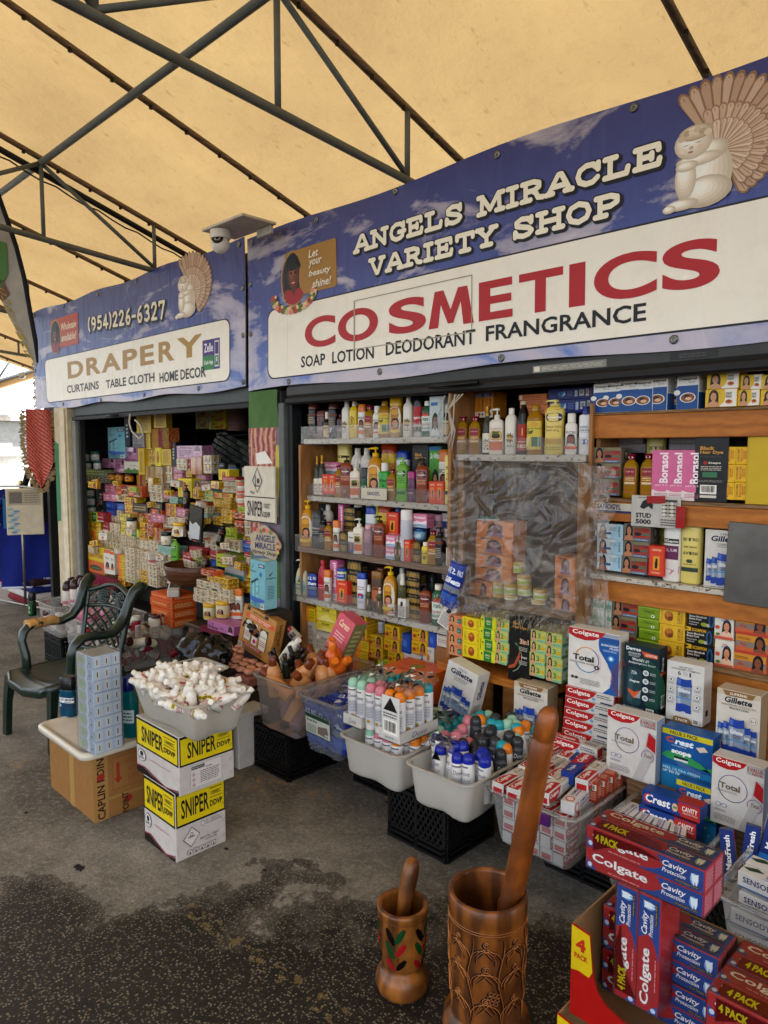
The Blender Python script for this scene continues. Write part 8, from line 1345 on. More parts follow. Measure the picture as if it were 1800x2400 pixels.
fr_l=[('p',[(.28,.14),(.12,.28),(.3,.44),(.46,.3)],'#4c4a48'),('p',[(.28,.155),(.14,.28),(.3,.425),(.445,.3)],'#cfc9c4'),('e',.29,.33,.035,.03,'#2c2c2c'),('e',.29,.33,.025,.02,'#cfc9c4'),('r',.22,.285,.36,.295,'#2c2c2c'),('r',.22,.3,.36,.305,'#2c2c2c'),('e',.52,.43,.035,.04,'#4c4a48'),('e',.52,.43,.03,.034,'#cfc9c4'),('t','4G / Y 18 / S / 26',.58,.44,.86,.465,'#4c4a48'),('t','CN/ C4SA008 PI:003',.58,.4,.92,.425,'#4c4a48'),('t','Batch No.: F2603',.46,.2,.84,.23,'#4c4a48'),('t','250mlx48',.56,.16,.8,.185,'#4c4a48')]+[z for k in range(5)for z in(('r',.2+.12*k,.04,.29+.12*k,.11,'#3c3a38'),('r',.208+.12*k,.046,.282+.12*k,.104,'#cfc9c4'),('p',[(.225+.12*k,.05),(.245+.12*k,.1),(.268+.12*k,.05)],'#2c2c2c'))]
ticks=[('p',[(.9+.03*i,a),(.93+.03*i,a+.05),(.935+.03*i,a+.05),(.905+.03*i,a)],'#2c2c2c')for a in(.1,.34,.6)for i in(0,1)]
def snbox(w,h,d,fr,top):
 m_=carton_mb(w,h,d,'#c4bdb6',sn(top)+un,sn(top)+fr+ticks,[('r',0,0,1,1,'#bdb6aa'),('r',0,.48,1,.52,'#a89c80')],(),.003);return m_.obj('insecticide_carton')
o=snbox(.27,.297,.24,fr_l,False);o.location=(-2.735,1.54,0);tag(o,'lower white and yellow insecticide carton standing on the ground','carton','printed insecticide cartons')
o=snbox(SNW,.25,SND,fr_s,True);o.location=(-2.56-SNW/2,1.42+SND/2,.297);tag(o,'upper white and yellow insecticide carton with a hazard label','carton','printed insecticide cartons')
tub(-2.93,-2.40,1.375,1.70,.549,.718,M('#d8d3c6','frost'),label='frosted white tub heaped with small insecticide bottles on two cartons',flute=.02,taper=.045,group='white tubs of small goods')
grid_heap(['poison'],-2.83,-2.5,1.47,1.62,.6,8,5,'white insecticide bottle','insecticide bottles in the frosted tub',dome=.02,lean=.4,seed=3,jit=.3,where='lower layer of frosted tub')
grid_heap(['poison'],-2.89,-2.43,1.405,1.67,.65,13,8,'white insecticide bottle','insecticide bottles in the frosted tub',dome=.055,lean=1.1,seed=12,jit=.4,lie=.5,dz=.035,where='top of frosted tub')
tub(-3.42,-3.12,1.85,2.05,.46,.58,M('#d0ccc0','frost'),label='pale shallow tub edge showing behind the insecticide bottles',group='white tubs of small goods')
tag(MB().box(-3.4,1.87,0,-3.16,2.03,.458,M('#6f6a62','paint'),.004).obj('grey_box'),'grey carton holding the shallow tub behind the insecticide','box')
m_=MB()
m_.lathe([(.16*math.sin(a),-.11*math.cos(a))for a in[.02+pi*i/24 for i in range(24)]],M('#0e0b09','gloss'),60,1.25,.8,cap=False);m_.v=[tuple(Vector(p)*(1+.3*noise.noise(Vector(p)*11)+.16*noise.noise(Vector(p)*31)))for p in m_.v]
o=m_.obj('plastic_bag');o.location=(-3.62,2.2,.53);tag(o,'crumpled black plastic bag behind the tub of insecticide bottles','bag')
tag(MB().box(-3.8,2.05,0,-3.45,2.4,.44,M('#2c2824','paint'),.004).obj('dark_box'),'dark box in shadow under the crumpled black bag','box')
tag(MB().box(-3.29,2.1,0,-3.15,2.3,.3,M('#c4c2bd','card'),.004).obj('white_carton'),'plain pale carton standing behind the insecticide cartons','carton')
m_=MB();m_.box(-3.67,1.32,0,-3.155,1.585,.335,M('#9c7444','card'),.003)
m_.art([('r',.48,0,.58,1,'#a98850'),('r',0,.98,1,1,'#8c6438')],lambda u_,v_,e:(-3.67+.515*u_,1.32-e,.335*v_))
m_.art([('r',.0,0,.26,1,'#a98450'),('r',.0,.26,1,.3,'#a98450'),('v','CAPLIN POINT',.06,.02,.2,.98,'#3a2414',.02),('e',.13,.62,.07,.05,'#a03428'),('e',.62,.2,.07,.05,'#a03428'),('r',.34,.38,.92,.84,'#a0583c'),('r',.35,.39,.91,.83,'#9c7444'),('p',[(.44,.46),(.36,.54),(.41,.54),(.41,.76),(.47,.76),(.47,.54),(.52,.54)],'#a03c2c'),('t','HANDLE',.58,.7,.88,.78,'#a0583c',.01),('t','WITH',.62,.58,.84,.66,'#a0583c',.01),('t','CARE',.62,.47,.84,.55,'#a0583c',.01),('v','POINT',.5,.0,.62,.3,'#3a2414',.02),('v','IN POINT',.8,.6,.92,.98,'#3a2414',.01)],lambda u_,v_,e:(-3.155+e,1.32+.265*u_,.335*v_))
tag(m_.obj('cardboard_box'),'brown cardboard box with printed red arrows under the pale lid','carton')
m_=MB();lp=lambda dw,z:[(x,y,z)for x,y in rrect(.56-2*dw,.37-2*dw,.05,6)]
m_.loops([lp(.012,0),lp(0,.004),lp(0,.026),lp(.006,.031),lp(.02,.031),lp(.026,.024),lp(.05,.024)],M('#cfc8b8','gloss'),True,(True,True));o=m_.obj('loose_cover');o.location=(-3.345,1.425,.337);tag(o,'pale plastic lid lying on the brown cardboard box','lid')
bl=[]
m_=MB();w_,d_,h_=.145,.13,.44
zt=[.0]
for k in range(8):
 z0=k*.055;m_.box(-w_/2+.003*(k%2),-d_/2,z0,w_/2+.002*((k+1)%2),d_/2,z0+.054,M('#bcc9da','gloss'),.002)
 m_.art([z for i in range(3)for z in(('r',.03+.33*i,.06,.3+.33*i,.95,'#c0cede'),('r',.1+.33*i,.2,.22+.33*i,.8,'#d8d6cc'),('r',.14+.33*i,.28,.18+.33*i,.72,'#4c5058'))],lambda u_,v_,e:(w_/2+.003+e,-d_/2+d_*u_,z0+.054*v_))
 m_.art([('r',0,.0,1,.97,'#9ca4ac'),('e',.3,.5,.2,.4,'#8fa088'),('e',.84,.4,.03,.1,'#4c5058'),('r',.02,.06,.5,.9,'#a8a89c'),('e',.28,.5,.15,.28,'#93a886'),('p',[(.5,0),(.6,.5),(.54,1),(.7,1),(.74,.5),(.66,0)],'#b9c2cc')],lambda u_,v_,e:(-w_/2+w_*u_,-d_/2-e,z0+.054*v_))
o=empty('wrapped_soap_tower',(-3.115,1.345,.37),.05,'tall cellophane wrapped tower of pale blue cartons on the lid','tower');m_.obj('cartons',o)
m_=MB();n=30;v=[]
for j in range(n+1):
 for i in range(24):
  a,b=rrect(w_+.012,d_+.012,.006,5)[i];k=1+.03*noise.noise(Vector((a*20,b*20,j*.6)));v.append((a*k,b*k,h_*1.01*j/n))
m_.loops([v[j*24:(j+1)*24]for j in range(n+1)],M('#e8e6e0','wrap'),True,(False,True));m_.obj('cellophane',o)
for key,px,py,ty,Yc,lb_ in[('listerine',165,1715,1587,1.41,'blue mouthwash bottle with a black cap on the lid beside the chair'),('tealwash',302,1705,1588,1.5,'teal mouthwash bottle with a navy cap behind the wrapped tower')]:
 p=PY(px,py,Yc);bot(key,p.x,Yc,.362,.5,PY(px,ty,Yc).z-.362,lb_,'mouthwash bottles')
m_=MB()
for k in range(14):m_.lathe([(.03,k*.013),(.036,k*.013+.011),(.034,k*.013+.012)],M('#c9b48c','gloss'),16,cap=False)
p=PY(312,1695,1.52);o=m_.obj('cup_stack');o.location=(p.x,1.56,.362);tag(o,'stack of small beige cups behind the wrapped tower','cups')
CHR=math.atan2(.075,.507)
o=empty('garden_chair',(-4.352,1.697,0),CHR,'dark green plastic garden chair with a lattice and rose back','chair')
gp=NT('green_plastic');cn=gp.noise(40,4,gp.coord());gp.base(gp.mix(gp.ramp(cn.outputs[0],(.4,G(0)),(.75,G(.4))),hx('#0b1d16'),hx('#1c352a')),.3);gp.bump(cn.outputs[0],.15,.003);gpm=gp.m
S=.378
m_=MB();out=[(-.235,-.245),(-.16,-.275),(0,-.285),(.16,-.275),(.235,-.245),(.225,0),(.2,.2),(0,.215),(-.2,.2),(-.225,0)]
def seatz(x,y):return S+.015*abs(x/.23)**2-(.03*max(0,(-y-.2)/.08)**2)-.012*math.cos(x*6)*(1 if abs(y)<.2 else .3)
gx,gy=33,20;v=[]
for j in range(gy+1):
 y=-.285+.5*j/gy;hw=.235-.035*max(0,y)/.2
 if y<-.24:hw-=.04*((-y-.24)/.045)**2
 for i in range(gx+1):
  x=-hw+2*hw*i/gx;rib=.003*(i%2)if 3<i<30 and 3<j<17 else 0;v.append((x,y,seatz(x,y)-rib))
F_=[(j*(gx+1)+i,j*(gx+1)+i+1,(j+1)*(gx+1)+i+1,(j+1)*(gx+1)+i)for j in range(gy)for i in range(gx)]
m_.add(v,F_,gpm,True);m_.add([(x,y,z-.012)for x,y,z in v],[f[::-1]for f in F_],gpm,True)
edge=[(a[0],a[1],seatz(*a)-.022)for a in out];
m_.tube([(x,y,z)for x,y,z in edge]+[edge[0]],(.012,.03),gpm,8);m_.obj('seat',o)
for sx_ in(-1,1):
 m_=MB();m_.tube([(sx_*.255,-.26,0),(sx_*.248,-.252,.2),(sx_*.235,-.235,S-.02)],[(.03,.024),(.03,.026),(.036,.034)],gpm,4,sq=True);m_.obj('leg',o)
 m_=MB();m_.tube([(sx_*.24,.3,0),(sx_*.225,.25,.2),(sx_*.2,.2,S)],[(.026,.026),(.028,.028),(.034,.034)],gpm,4,sq=True);m_.obj('leg',o)
 m_=MB();A=[(sx_*.225,-.14,S-.02),(sx_*.25,-.13,.45),(sx_*.275,-.14,.54),(sx_*.28,-.125,.595),(sx_*.28,-.085,.628),(sx_*.28,-.03,.635),(sx_*.29,.04,.625),(sx_*.275,.12,.62),(sx_*.255,.18,.645),(sx_*.25,.225,.7),(sx_*.255,.26,.78),(sx_*.262,.29,.84),(sx_*.275,.33,.872),(sx_*.28,.36,.868)]
 m_.tube(A,[(.038,.026),(.034,.024),(.034,.024),(.036,.024),(.04,.026),(.04,.024),(.038,.024),(.036,.026),(.034,.03),(.032,.032),(.032,.034),(.034,.036),(.034,.034),(.02,.022)],gpm,10);m_.obj('armrest',o)
 if sx_<0:
  m_=MB();n=18;m_.tube([(-.279,-.1+.19*i/n,.633+.004*math.sin(i))for i in range(n+1)],[(.036+.003*(i%3==0),.028+.003*(i%2))for i in range(n+1)],M('#b4905a','cloth'),12);m_.tube([(-.279,-.105+.06*i/5,.635)for i in range(6)],(.039,.031),M('#c89a5c','gloss'),12);m_.obj('tape_wrap',o)
bk=lambda u_,v_:(u_*(.2+.045*v_),.2+.1*v_-.02*(1-u_*u_)*0+.03*(1-u_*u_),S+.02+.44*v_)
m_=MB()
for s_ in(-1,1):m_.tube([bk(s_*1.0,t/8)for t in range(9)],(.02,.014),gpm,8)
m_.tube([bk(-1.05+2.1*i/12,.97+.06*math.cos((i/12-.5)*pi*2))for i in range(13)],(.02,.016),gpm,8)
m_.tube([bk(-1+2*i/12,.68+.05*math.cos((i/12-.5)*pi))for i in range(13)],(.014,.013),gpm,8);m_.tube([bk(-1+2*i/8,.1)for i in range(9)],(.018,.014),gpm,8);m_.obj('back_frame',o)
m_=MB()
def clipseg(a,b):
 pts=[(a[0]+(b[0]-a[0])*t/20,a[1]+(b[1]-a[1])*t/20)for t in range(21)];return[p for p in pts if abs(p[0])<.97 and .1<p[1]<.7]
for k in range(-6,9):
 for s_ in(1,-1):
  a=(-1 if s_>0 else 1,k*.14-.1);b=(1 if s_>0 else-1,k*.14+.62);P_=clipseg(a,b)
  if len(P_)>2:m_.tube([Vector(bk(*p))+Vector((0,.004*s_,0))for p in P_],(.009,.006),gpm,6)
m_.obj('lattice',o)
m_=MB()
for cx in(-.38,.38):
 for r_ in(.17,.11,.05):
  pts=[bk(cx+r_*1.2*math.cos(a),.84+r_*.55*math.sin(a))for a in[2*pi*i/14 for i in range(15)]];m_.tube([Vector(p)+Vector((0,-.012+r_*.05,0))for p in pts],.009,gpm,6)
rr=random.Random(2)
for i in range(46):
 u_,v_=rr.uniform(-.93,.93),rr.uniform(.76,.94)
 if min(abs(u_-.38),abs(u_+.38))<.12:continue
 a=rr.uniform(0,pi);l_=.1;P_=[bk(u_-l_*math.cos(a),v_-l_*.4*math.sin(a)),bk(u_,v_),bk(u_+l_*math.cos(a),v_+l_*.4*math.sin(a))];m_.tube(P_,[(.003,.003),(.013,.006),(.003,.003)],gpm,6)
m_.obj('rose_band',o)
def mortar_wood(key,c1,c2):
 a=NT(key);co=a.coord('Object',(1,1,.35));wv=a.new('TexWave');wv.bands_direction='X';wv.inputs['Scale'].default_value=5;wv.inputs['Distortion'].default_value=9;wv.inputs['Detail'].default_value=3;a.l(co,wv.inputs[0])
 n=a.noise(30,5,a.coord('Object',(1.5,1.5,.3)));b=a.noise(7,4,a.coord())
 c=a.mix(a.ramp(wv.outputs[0],(.2,G(0)),(.8,G(.7))),hx(c1),hx(c2));c=a.mix(.6,c,a.ramp(n.outputs[0],(.3,G(.6)),(.65,G(1.1))),'MULTIPLY');c=a.mix(.9,c,a.ramp(b.outputs[0],(.38,G(.42)),(.6,G(1.1))),'MULTIPLY')
 a.base(c,.4);a.b.inputs['Specular IOR Level'].default_value=.3;a.b.inputs['Coat Weight'].default_value=.15;a.b.inputs['Coat Roughness'].default_value=.15;a.bump(n.outputs[0],.2,.004);return a.m
mw1,mw2=mortar_wood('mortar_wood_light','#925820','#4a2810'),mortar_wood('mortar_wood_dark','#8a4f1c','#3f2210')
def surf(pr,top,bot_):
 def R_(z):
  for(r0,z0),(r1,z1)in zip(pr,pr[1:]):
   if z0<=z<=z1:return r0+(r1-r0)*(z-z0)/max(1e-6,z1-z0)
  return pr[-1][0]
 def F(u_,v_,e):z=bot_+(top-bot_)*v_;a=u_*2*pi;r_=R_(z)+e;return(r_*math.cos(a),r_*math.sin(a),z)
 return F
def ribbon(mb,pts,w_,F,mat,e,asp):
 v=[]
 for i,p in enumerate(pts):
  a,b=pts[max(i-1,0)],pts[min(i+1,len(pts)-1)];dx,dy=(b[0]-a[0])*asp,b[1]-a[1];L_=math.hypot(dx,dy)or 1;t=w_*(.35+.65*math.sin(pi*(i+.5)/len(pts)))
  nx_,ny_=-dy/L_*t/asp,dx/L_*t;v+=[F(p[0]+nx_,p[1]+ny_,e),F(p[0],p[1],e+.0015),F(p[0]-nx_,p[1]-ny_,e)]
 mb.add(v,[(3*i+k,3*i+3+k,3*i+4+k,3*i+1+k)for i in range(len(pts)-1)for k in(0,1)],mat,True)
o=empty('wooden_mortar',(-1.465,1.575,0),0,'small wooden mortar painted with green red and black leaves','mortar','carved wooden mortars')
Hm=.262;pr=[(r_*1.07,z*1.07)for r_,z in[(.066,0),(.074,.004),(.079,.02),(.08,.035),(.076,.052),(.066,.068),(.058,.076),(.06,.086),(.066,.11),(.071,.16),(.073,.21),(.073,.245),(.0745,.248),(.076,.262)]]
m_=MB();m_.lathe(pr+[(.078,.281),(.067,.2805),(.065,.27),(.06,.16),(.04,.13),(.001,.125)],mw1,40,cap=False);m_.obj('body',o)
F=surf(pr,.256,.092);m_=MB();rr=random.Random(9);gr,rd,bk_='#1c4a28','#9c1f28','#120f0e'
for k in range(5):
 u0=k/5+.02;stem=[(u0+.02*math.sin(t*.5),.02+.95*t/12)for t in range(13)];ribbon(m_,stem,.006,F,M('#4c2410','ink'),.0004,3.)
 for(du,v_,a,L_,cc)in[(-.04,.12,2.3,.3,rd),(.04,.16,.8,.3,bk_),(-.04,.4,2.1,.36,gr),(.04,.46,.9,.32,rd),(-.03,.68,2.1,.34,bk_),(.03,.72,1.0,.34,gr)]:
  ca,sa=math.cos(a)*.3,math.sin(a);pts=[(u0+du*.2+ca*L_*t/6,v_-.08+sa*L_*t/6)for t in range(7)];ribbon(m_,pts,.06,F,M(cc,'gloss'),.0009,3.)
for v_ in(.99,.0):ribbon(m_,[(i/40,v_)for i in range(41)],.008,F,M('#5c2c10','ink'),.0004,3.)
m_.obj('painted_leaves',o)
def pestle(p0,p1,prf,label,mat):
 p0,p1=Vector(p0),Vector(p1);o=empty('pestle',p0,0,label,'pestle','wooden pestles');Lg=(p1-p0).length;o.rotation_euler=(p1-p0).to_track_quat('Z','Y').to_euler()
 m_=MB();m_.lathe([(r_,z*Lg)for r_,z in prf],mat,26,cap=False);m_.v=[(x+.0035*math.sin(z*14),y+.003*math.sin(z*11+1),z)for x,y,z in m_.v];m_.obj('shaft',o);return o
pt=PY(958,2012,1.62);pestle((-1.475,1.575,.13),(pt.x,1.635,pt.z),[(.001,0),(.016,.01),(.02,.1),(.0215,.3),(.026,.6),(.0285,.8),(.026,.9),(.018,.97),(.001,1.)],'short smooth pestle standing in the small mortar',mw1)
o=empty('wooden_mortar',(-1.152,1.595,0),0,'large carved wooden mortar with leaf and grape relief','mortar','carved wooden mortars')
pr=[(r_*1.1,z)for r_,z in[(.1,0),(.112,.01),(.115,.05),(.112,.085),(.096,.1),(.093,.11),(.097,.2),(.1,.3),(.1,.4),(.101,.405),(.101,.408),(.102,.41),(.102,.455)]]
m_=MB();m_.lathe(pr+[(.108,.459),(.1,.458),(.097,.45),(.092,.3),(.066,.2),(.001,.19)],mw2,48,cap=False);m_.obj('body',o)
F=surf(pr,.4,.115);m_=MB();gd=M('#2a1206','ink');lt=M('#b8783c','ink');A3=2.2
def groove(pts,w_=.009):ribbon(m_,pts,w_*1.9,F,gd,.0005,A3);ribbon(m_,[(a+.004,b+.004)for a,b in pts],w_*.35,F,lt,.0012,A3)  # dark ribbon draws each cut, pale ribbon is its painted highlight
for k in range(8):
 u0=k/8+.03;groove([(u0+.012*math.sin(t*.6),.02+.9*t/14)for t in range(15)],.008)
 for s_ in(1,-1):
  for v_,sc__ in((.12,1.),(.45,.9),(.7,.8)):
   groove([(u0+s_*.07*sc__*(1-math.cos(t*.28))*.9,v_+.14*sc__*math.sin(t*.28))for t in range(13)],.009)
   groove([(u0+s_*(.02+.05*sc__*t/8),v_+.05+.2*sc__*t/8-.004*t*t*.3)for t in range(9)],.007);groove([(u0+s_*(.03+.055*sc__*t/8),v_+.02+.14*sc__*t/8)for t in range(9)],.006)
   cx,cy_=u0+s_*.062,v_+.17;groove([(cx+.018*sc__*(1-t/22)*math.cos(t*.6),cy_+.04*sc__*(1-t/22)*math.sin(t*.6))for t in range(18)],.006)
 if k%2==0:
  for i in range(9):cx,cy_=u0+.083+.016*(i%3)-.006*(i//3),.38-.04*(i//3)-.012*(i%3);groove([(cx+.009*math.cos(t*.6),cy_+.018*math.sin(t*.6))for t in range(12)],.005)
for v_ in(.96,.985):groove([(i/48,v_)for i in range(49)],.006)
m_.obj('carving',o)
m_=MB();m_.box(-.0,0,0,.004,.008,.008,M('#c9b89c','card'));
pb,pt=Vector((-1.13,1.62,.24)),PY(1291,1655,1.66)
pestle(pb,pt,[(r_*.94,z)for r_,z in[(.001,0),(.026,.005),(.031,.03),(.0335,.2),(.036,.225),(.0365,.235),(.032,.245),(.034,.36),(.034,.6),(.034,.8),(.0335,.87),(.031,.875),(.031,.883),(.0335,.89),(.033,.94),(.029,.968),(.021,.988),(.011,.998),(.001,1.)]],'long rough hewn pestle leaning out of the large carved mortar',mortar_wood('pestle_wood','#a2581a','#643210'))
PLn,PB=.26,.05
def packbuild():
 o=bpy.data.objects.new('toothpaste_four_pack',None);o.empty_display_size=.05;sc.collection.objects.link(o)
 fa=[('r',0,0,1,1,'#a8121c'),('p',[(.62,1),(1,1),(1,0),(.46,0),(.6,.22),(.68,.5)],'#1b468c'),('p',[(0,0),(.09,0),(0,.5)],'#2a4c94'),('e',.03,.2,.02,.12,'#c9d2e0'),('t','Colgate',.05,.32,.55,.86,'#f0e8e2',.022),('l',.2,.1,.5,.2,1,'#d88c8c'),('t','Cavity',.67,.5,.87,.86,'#f0f0f2',.015,.25),('t','Protection',.67,.3,.86,.5,'#f0f0f2',.008,.25),('e',.93,.5,.035,.28,'#7fa8dc'),('p',[(.905,.75),(.91,.45),(.925,.2),(.935,.42),(.95,.2),(.96,.5),(.962,.78),(.935,.7)],'#e4eef6'),('r',.78,.1,.97,.2,'#17202c'),('t','Great Regular Flavor',.785,.115,.965,.19,'#c9b040')]
 for j in range(2):
  for k in range(2):
   m_=MB();y0,z0=-PB+j*PB,k*PB;m_.box(-PLn/2,y0+.0006,z0+.0006,PLn/2,y0+PB-.0006,z0+PB-.0006,M('#a8121c','gloss'),.0015)
   if j==0:m_.art(fa,lambda u_,v_,e:(-PLn/2+.002+(PLn-.004)*u_,y0-e+.0006,z0+.002+(PB-.004)*v_),PLn/PB,kind='gloss')
   if k==1:m_.art(fa,lambda u_,v_,e:(-PLn/2+.002+(PLn-.004)*u_,y0+.002+(PB-.004)*v_,z0+PB+e-.0006),PLn/PB,kind='gloss')
   m_.art([('r',0,0,1,1,'#b8485c'),('l',.1,.1,.9,.9,5,'#e0a0b0')],lambda u_,v_,e:(PLn/2+e,y0+.002+(PB-.004)*u_,z0+.002+(PB-.004)*v_));m_.obj('carton',o)
 m_=MB();m_.art([('p',[(.06,0.02),(.06,.98),(.3,.98),(.36,.75),(.48,.55),(.66,.42),(.36,.3),(.2,.2)],'#6c1416')][:0]+[('p',[(.07,.48),(.07,.96),(.5,.96),(.66,.86),(.46,.84),(.26,.74),(.16,.62)],'#5c1414'),('t','4 PACK',.09,.72,.3,.9,'#a9a01c',.04)],lambda u_,v_,e:(-PLn/2+PLn*u_,-PB-.004-e,2*PB*v_),kind='gloss')
 m_.art([('p',[(.07,.02),(.07,.36),(.4,.4),(.6,.3),(.66,.02)],'#5c1414'),('t','4 PACK',.12,.08,.34,.3,'#a9a01c',.04)],lambda u_,v_,e:(-PLn/2+PLn*u_,-PB+2*PB*v_,2*PB+.004+e),kind='gloss');m_.obj('pack_band',o)
 m_=MB();m_.box(-PLn/2-.002,-PB-.003,-.001,PLn/2+.004,PB+.003,2*PB+.003,M('#e8e6e0','wrap'),.004);m_.obj('shrink_wrap',o);return o
def pack(x,y,z,rot,label):put('pack',packbuild,(x,y,z),rot,1.,label,'toothpaste pack','red and blue toothpaste four packs')
pack(-.632,1.48,.7605,(0,0,0),'toothpaste four pack lying across the top of the upright pack')
pack(-.585,1.475,.63,(0,-pi/2,0),'toothpaste four pack standing upright in the tray')
TX0,TX1,TY0,TY1,TZ0,TZ1=-.768,-.12,1.382,1.60,.433,.646
for x,y,z,lb_ in[(-.62,1.5,.44,'toothpaste four pack lying low in front left of the tray under the upright pack'),(-.345,1.44,.44,'toothpaste four pack in the tray, lower front right'),(-.345,1.44,.545,'toothpaste four pack in the tray, upper front right')]:
 pack(x,1.545 if x<-.5 else 1.44,z,(0,0,0),lb_)
for x,z,lb_ in[(-.62,.545,'toothpaste four pack behind the upright pack, upper left of the tray'),(-.345,.44,'toothpaste four pack at the back right of the tray, lower'),(-.345,.545,'toothpaste four pack at the back right of the tray, upper'),(-.5,.65,'blue ended toothpaste four pack lying topmost at the back of the tray')][:3]:pack(x,1.545,z,(0,0,0),lb_)
def ctray(x0,x1,y0,y1,z0,z1,label,cut=True):
 o=empty('display_tray',((x0+x1)/2,(y0+y1)/2,z0),0,label,'display tray','red and yellow card trays');q_=lambda m_:sh(m_,((x0+x1)/2,(y0+y1)/2,z0))
 kr=M('#9c7c58','card');rd=M('#a81a14','card');ye=M('#cfb51a','card');H_=z1-z0;t_=.004
 m_=MB();m_.box(x0,y1-t_,z0,x1,y1,z1,kr);m_.box(x0,y0+t_+.001,z0,x0+t_,y1-t_-.001,z1,kr);m_.box(x1-t_,y0+t_+.001,z0,x1,y1-t_-.001,z1,kr);m_.box(x0+t_,y0+t_,z0,x1-t_,y1-t_-.001,z0+t_,kr);q_(m_).obj('body',o)
 cp_=[(0,0),(0,1),(.045,.97),(.05,.75),(.055,.55),(.065,.4),(.085,.3),(.12,.24),(.2,.2),(.3,.17),(.5,.14),(.649,.13),(.649,0)]
 Fm=lambda a,b,e:(x0+a,y0+t_-e,z0+H_*b)
 m_=MB();m_.prism(cp_,0,t_-.0005,rd,Fm);yl_=[(0.001,.5),(0.001,.99),(.0445,.96),(.0495,.75),(.053,.58),(.045,.5),(.02,.52)]
 m_.add([Fm(a,b,t_+.0002)for a,b in yl_],[tuple(t)for t in tessellate_polygon([[Vector((a,b,0))for a,b in yl_]])],ye);m_.art([('t','4',.012,.74,.036,.88,'#b4341c',.05),('t','PACK',.009,.65,.042,.71,'#b4341c',.04)],Fm,e=t_+.0006)
 m_.art([('t','Colgate',.1,.02,.32,.13,'#e8e0d8',.04)],Fm,e=t_+.0006)
 q_(m_).obj('front_panel',o)
 m_=MB();m_.art([('r',0,0,1,.5,'#a81a14'),('r',0,.5,1,.99,'#cfb51a')],lambda u_,v_,e:(x0-e,y1-.005-(y1-y0-.01)*u_,z0+H_*v_));q_(m_).obj('side_print',o)
ctray(TX0,TX1,TY0,TY1,TZ0,TZ1,'red and yellow cut front tray of toothpaste four packs, topmost')
ctray(TX0-.02,TX1,TY0-.02,TY1+.01,.219,.431,'second red and yellow tray directly under the topmost')
ctray(TX0-.02,TX1,TY0-.02,TY1+.01,.004,.217,'lowest red and yellow tray standing on the ground')
for x,lb_ in((-.62,'left'),(-.345,'right')):pack(x,1.47,.225,(0,0,0),'toothpaste four pack at %s in the second tray down'%lb_);pack(x,1.47,.01,(0,0,0),'toothpaste four pack at %s in the lowest tray'%lb_)
A_='plastic storage tubs by the green chair'
tub(-6.05,-5.62,2.1,2.62,.24,.5,clear,label='clear tub of bottles at far left on a black crate',group=A_);crate(-6.0,-5.66,2.16,2.5,0,.235,'black crate under the far left clear tub')
tub(-5.6,-5.12,2.12,2.62,.2,.46,clear,label='clear tub with a green clip left of the chair back',group=A_);crate(-5.55,-5.2,2.2,2.5,0,.195,'black crate under the tub with a green clip')
tub(-5.34+.3,-4.8,2.0,2.2+.62,.12,.42,clear,label='large clear tub of red and white bottles behind the green chair',group=A_,taper=.03)
BT['redwhite']=dict(BT['powder'],body='#8c2438',cap='cyl',capc='#c8ccc0',lab=[('r',0,0,1,1,'#c9c4bc'),('l',.1,.1,.9,.9,5,'#6c6864')],h=.19,r=.032,ry=.032,pw=2)
BT['whitebot']=dict(BT['powder'],body='#cfcabe',cap='cyl',capc='#4c3030',lab=[('l',.2,.2,.8,.7,4,'#6c6864')],h=.17,r=.034,ry=.034,pw=2)
grid_heap(['redwhite'],-5.0,-4.84,2.06,2.78,.17,3,7,'red and white tube bottle','red and white bottles behind the chair',lean=1.4,seed=21,dome=.02,where='low in tub behind chair')
grid_heap(['redwhite','whitebot'],-5.0,-4.84,2.06,2.78,.3,3,7,'mixed tube bottle','red and white bottles behind the chair',lean=1.4,seed=22,dome=.03,where='top of tub behind chair')
grid_heap(['whitebot'],-6.0,-5.68,2.16,2.56,.27,4,4,'white bottle with a dark cap in the far left clear tub','white bottles in the far left tubs',lean=1.0,seed=23,where='far left tub')
grid_heap(['whitebot'],-5.55,-5.18,2.18,2.56,.22,4,4,'white bottle with a dark cap in the tub beside the chair back','white bottles in the far left tubs',lean=.8,seed=24,where='tub by chair back')
BT['pinkbrown']=dict(BT['powder'],body='#c9c2b8',cap='dome',capc='#3a1c1c',lab=[('r',0,.0,1,.3,'#b06c84')],h=.15,r=.034,ry=.034,pw=2,hc=.35,capk='gloss')
for n_,(px,py)in enumerate([(160,1418),(178,1415),(196,1412),(170,1408),(188,1405)]):
 p=PY(px,py,2.3+.06*(n_>2));L(bot('pinkbrown',p.x,p.y,p.z,0,.2),'white bottle with shiny brown domed cap beside the chair','','brown domed bottles by the chair')
BT['pinkpot']=dict(BT['bluejar'],body='#c07c90',capc='#c88c9c',lab=[],h=.08,r=.035,ry=.035)
for n_ in range(8):L(bot('pinkpot',-5.5+(n_%4)*.075,2.22+(n_//4)*.09,.42,rot=(rnd.uniform(-.4,.4),rnd.uniform(-.4,.4),0)),'pink wrapped pot in the tub beside the chair','','pink pots by the chair')
for n_ in range(3):stack(I,'orangeS',352,402,[1405+20*n_,1424+20*n_],2.62,'stack of orange cartons on the large clear tub, %s one'%('top','middle','bottom')[n_],d=.2,grp='orange carrot soap cartons')
for n_ in range(1):stack(I,'orangeS',352,402,[1392,1404],2.66,'stack of orange cartons, thin lid one',d=.22,grp='orange carrot soap cartons')
p=PY(403,1392,2.7);o=empty('card_reader',(p.x,2.72,p.z+.005),1.0,'white handheld card reader on top of the orange cartons','card reader')
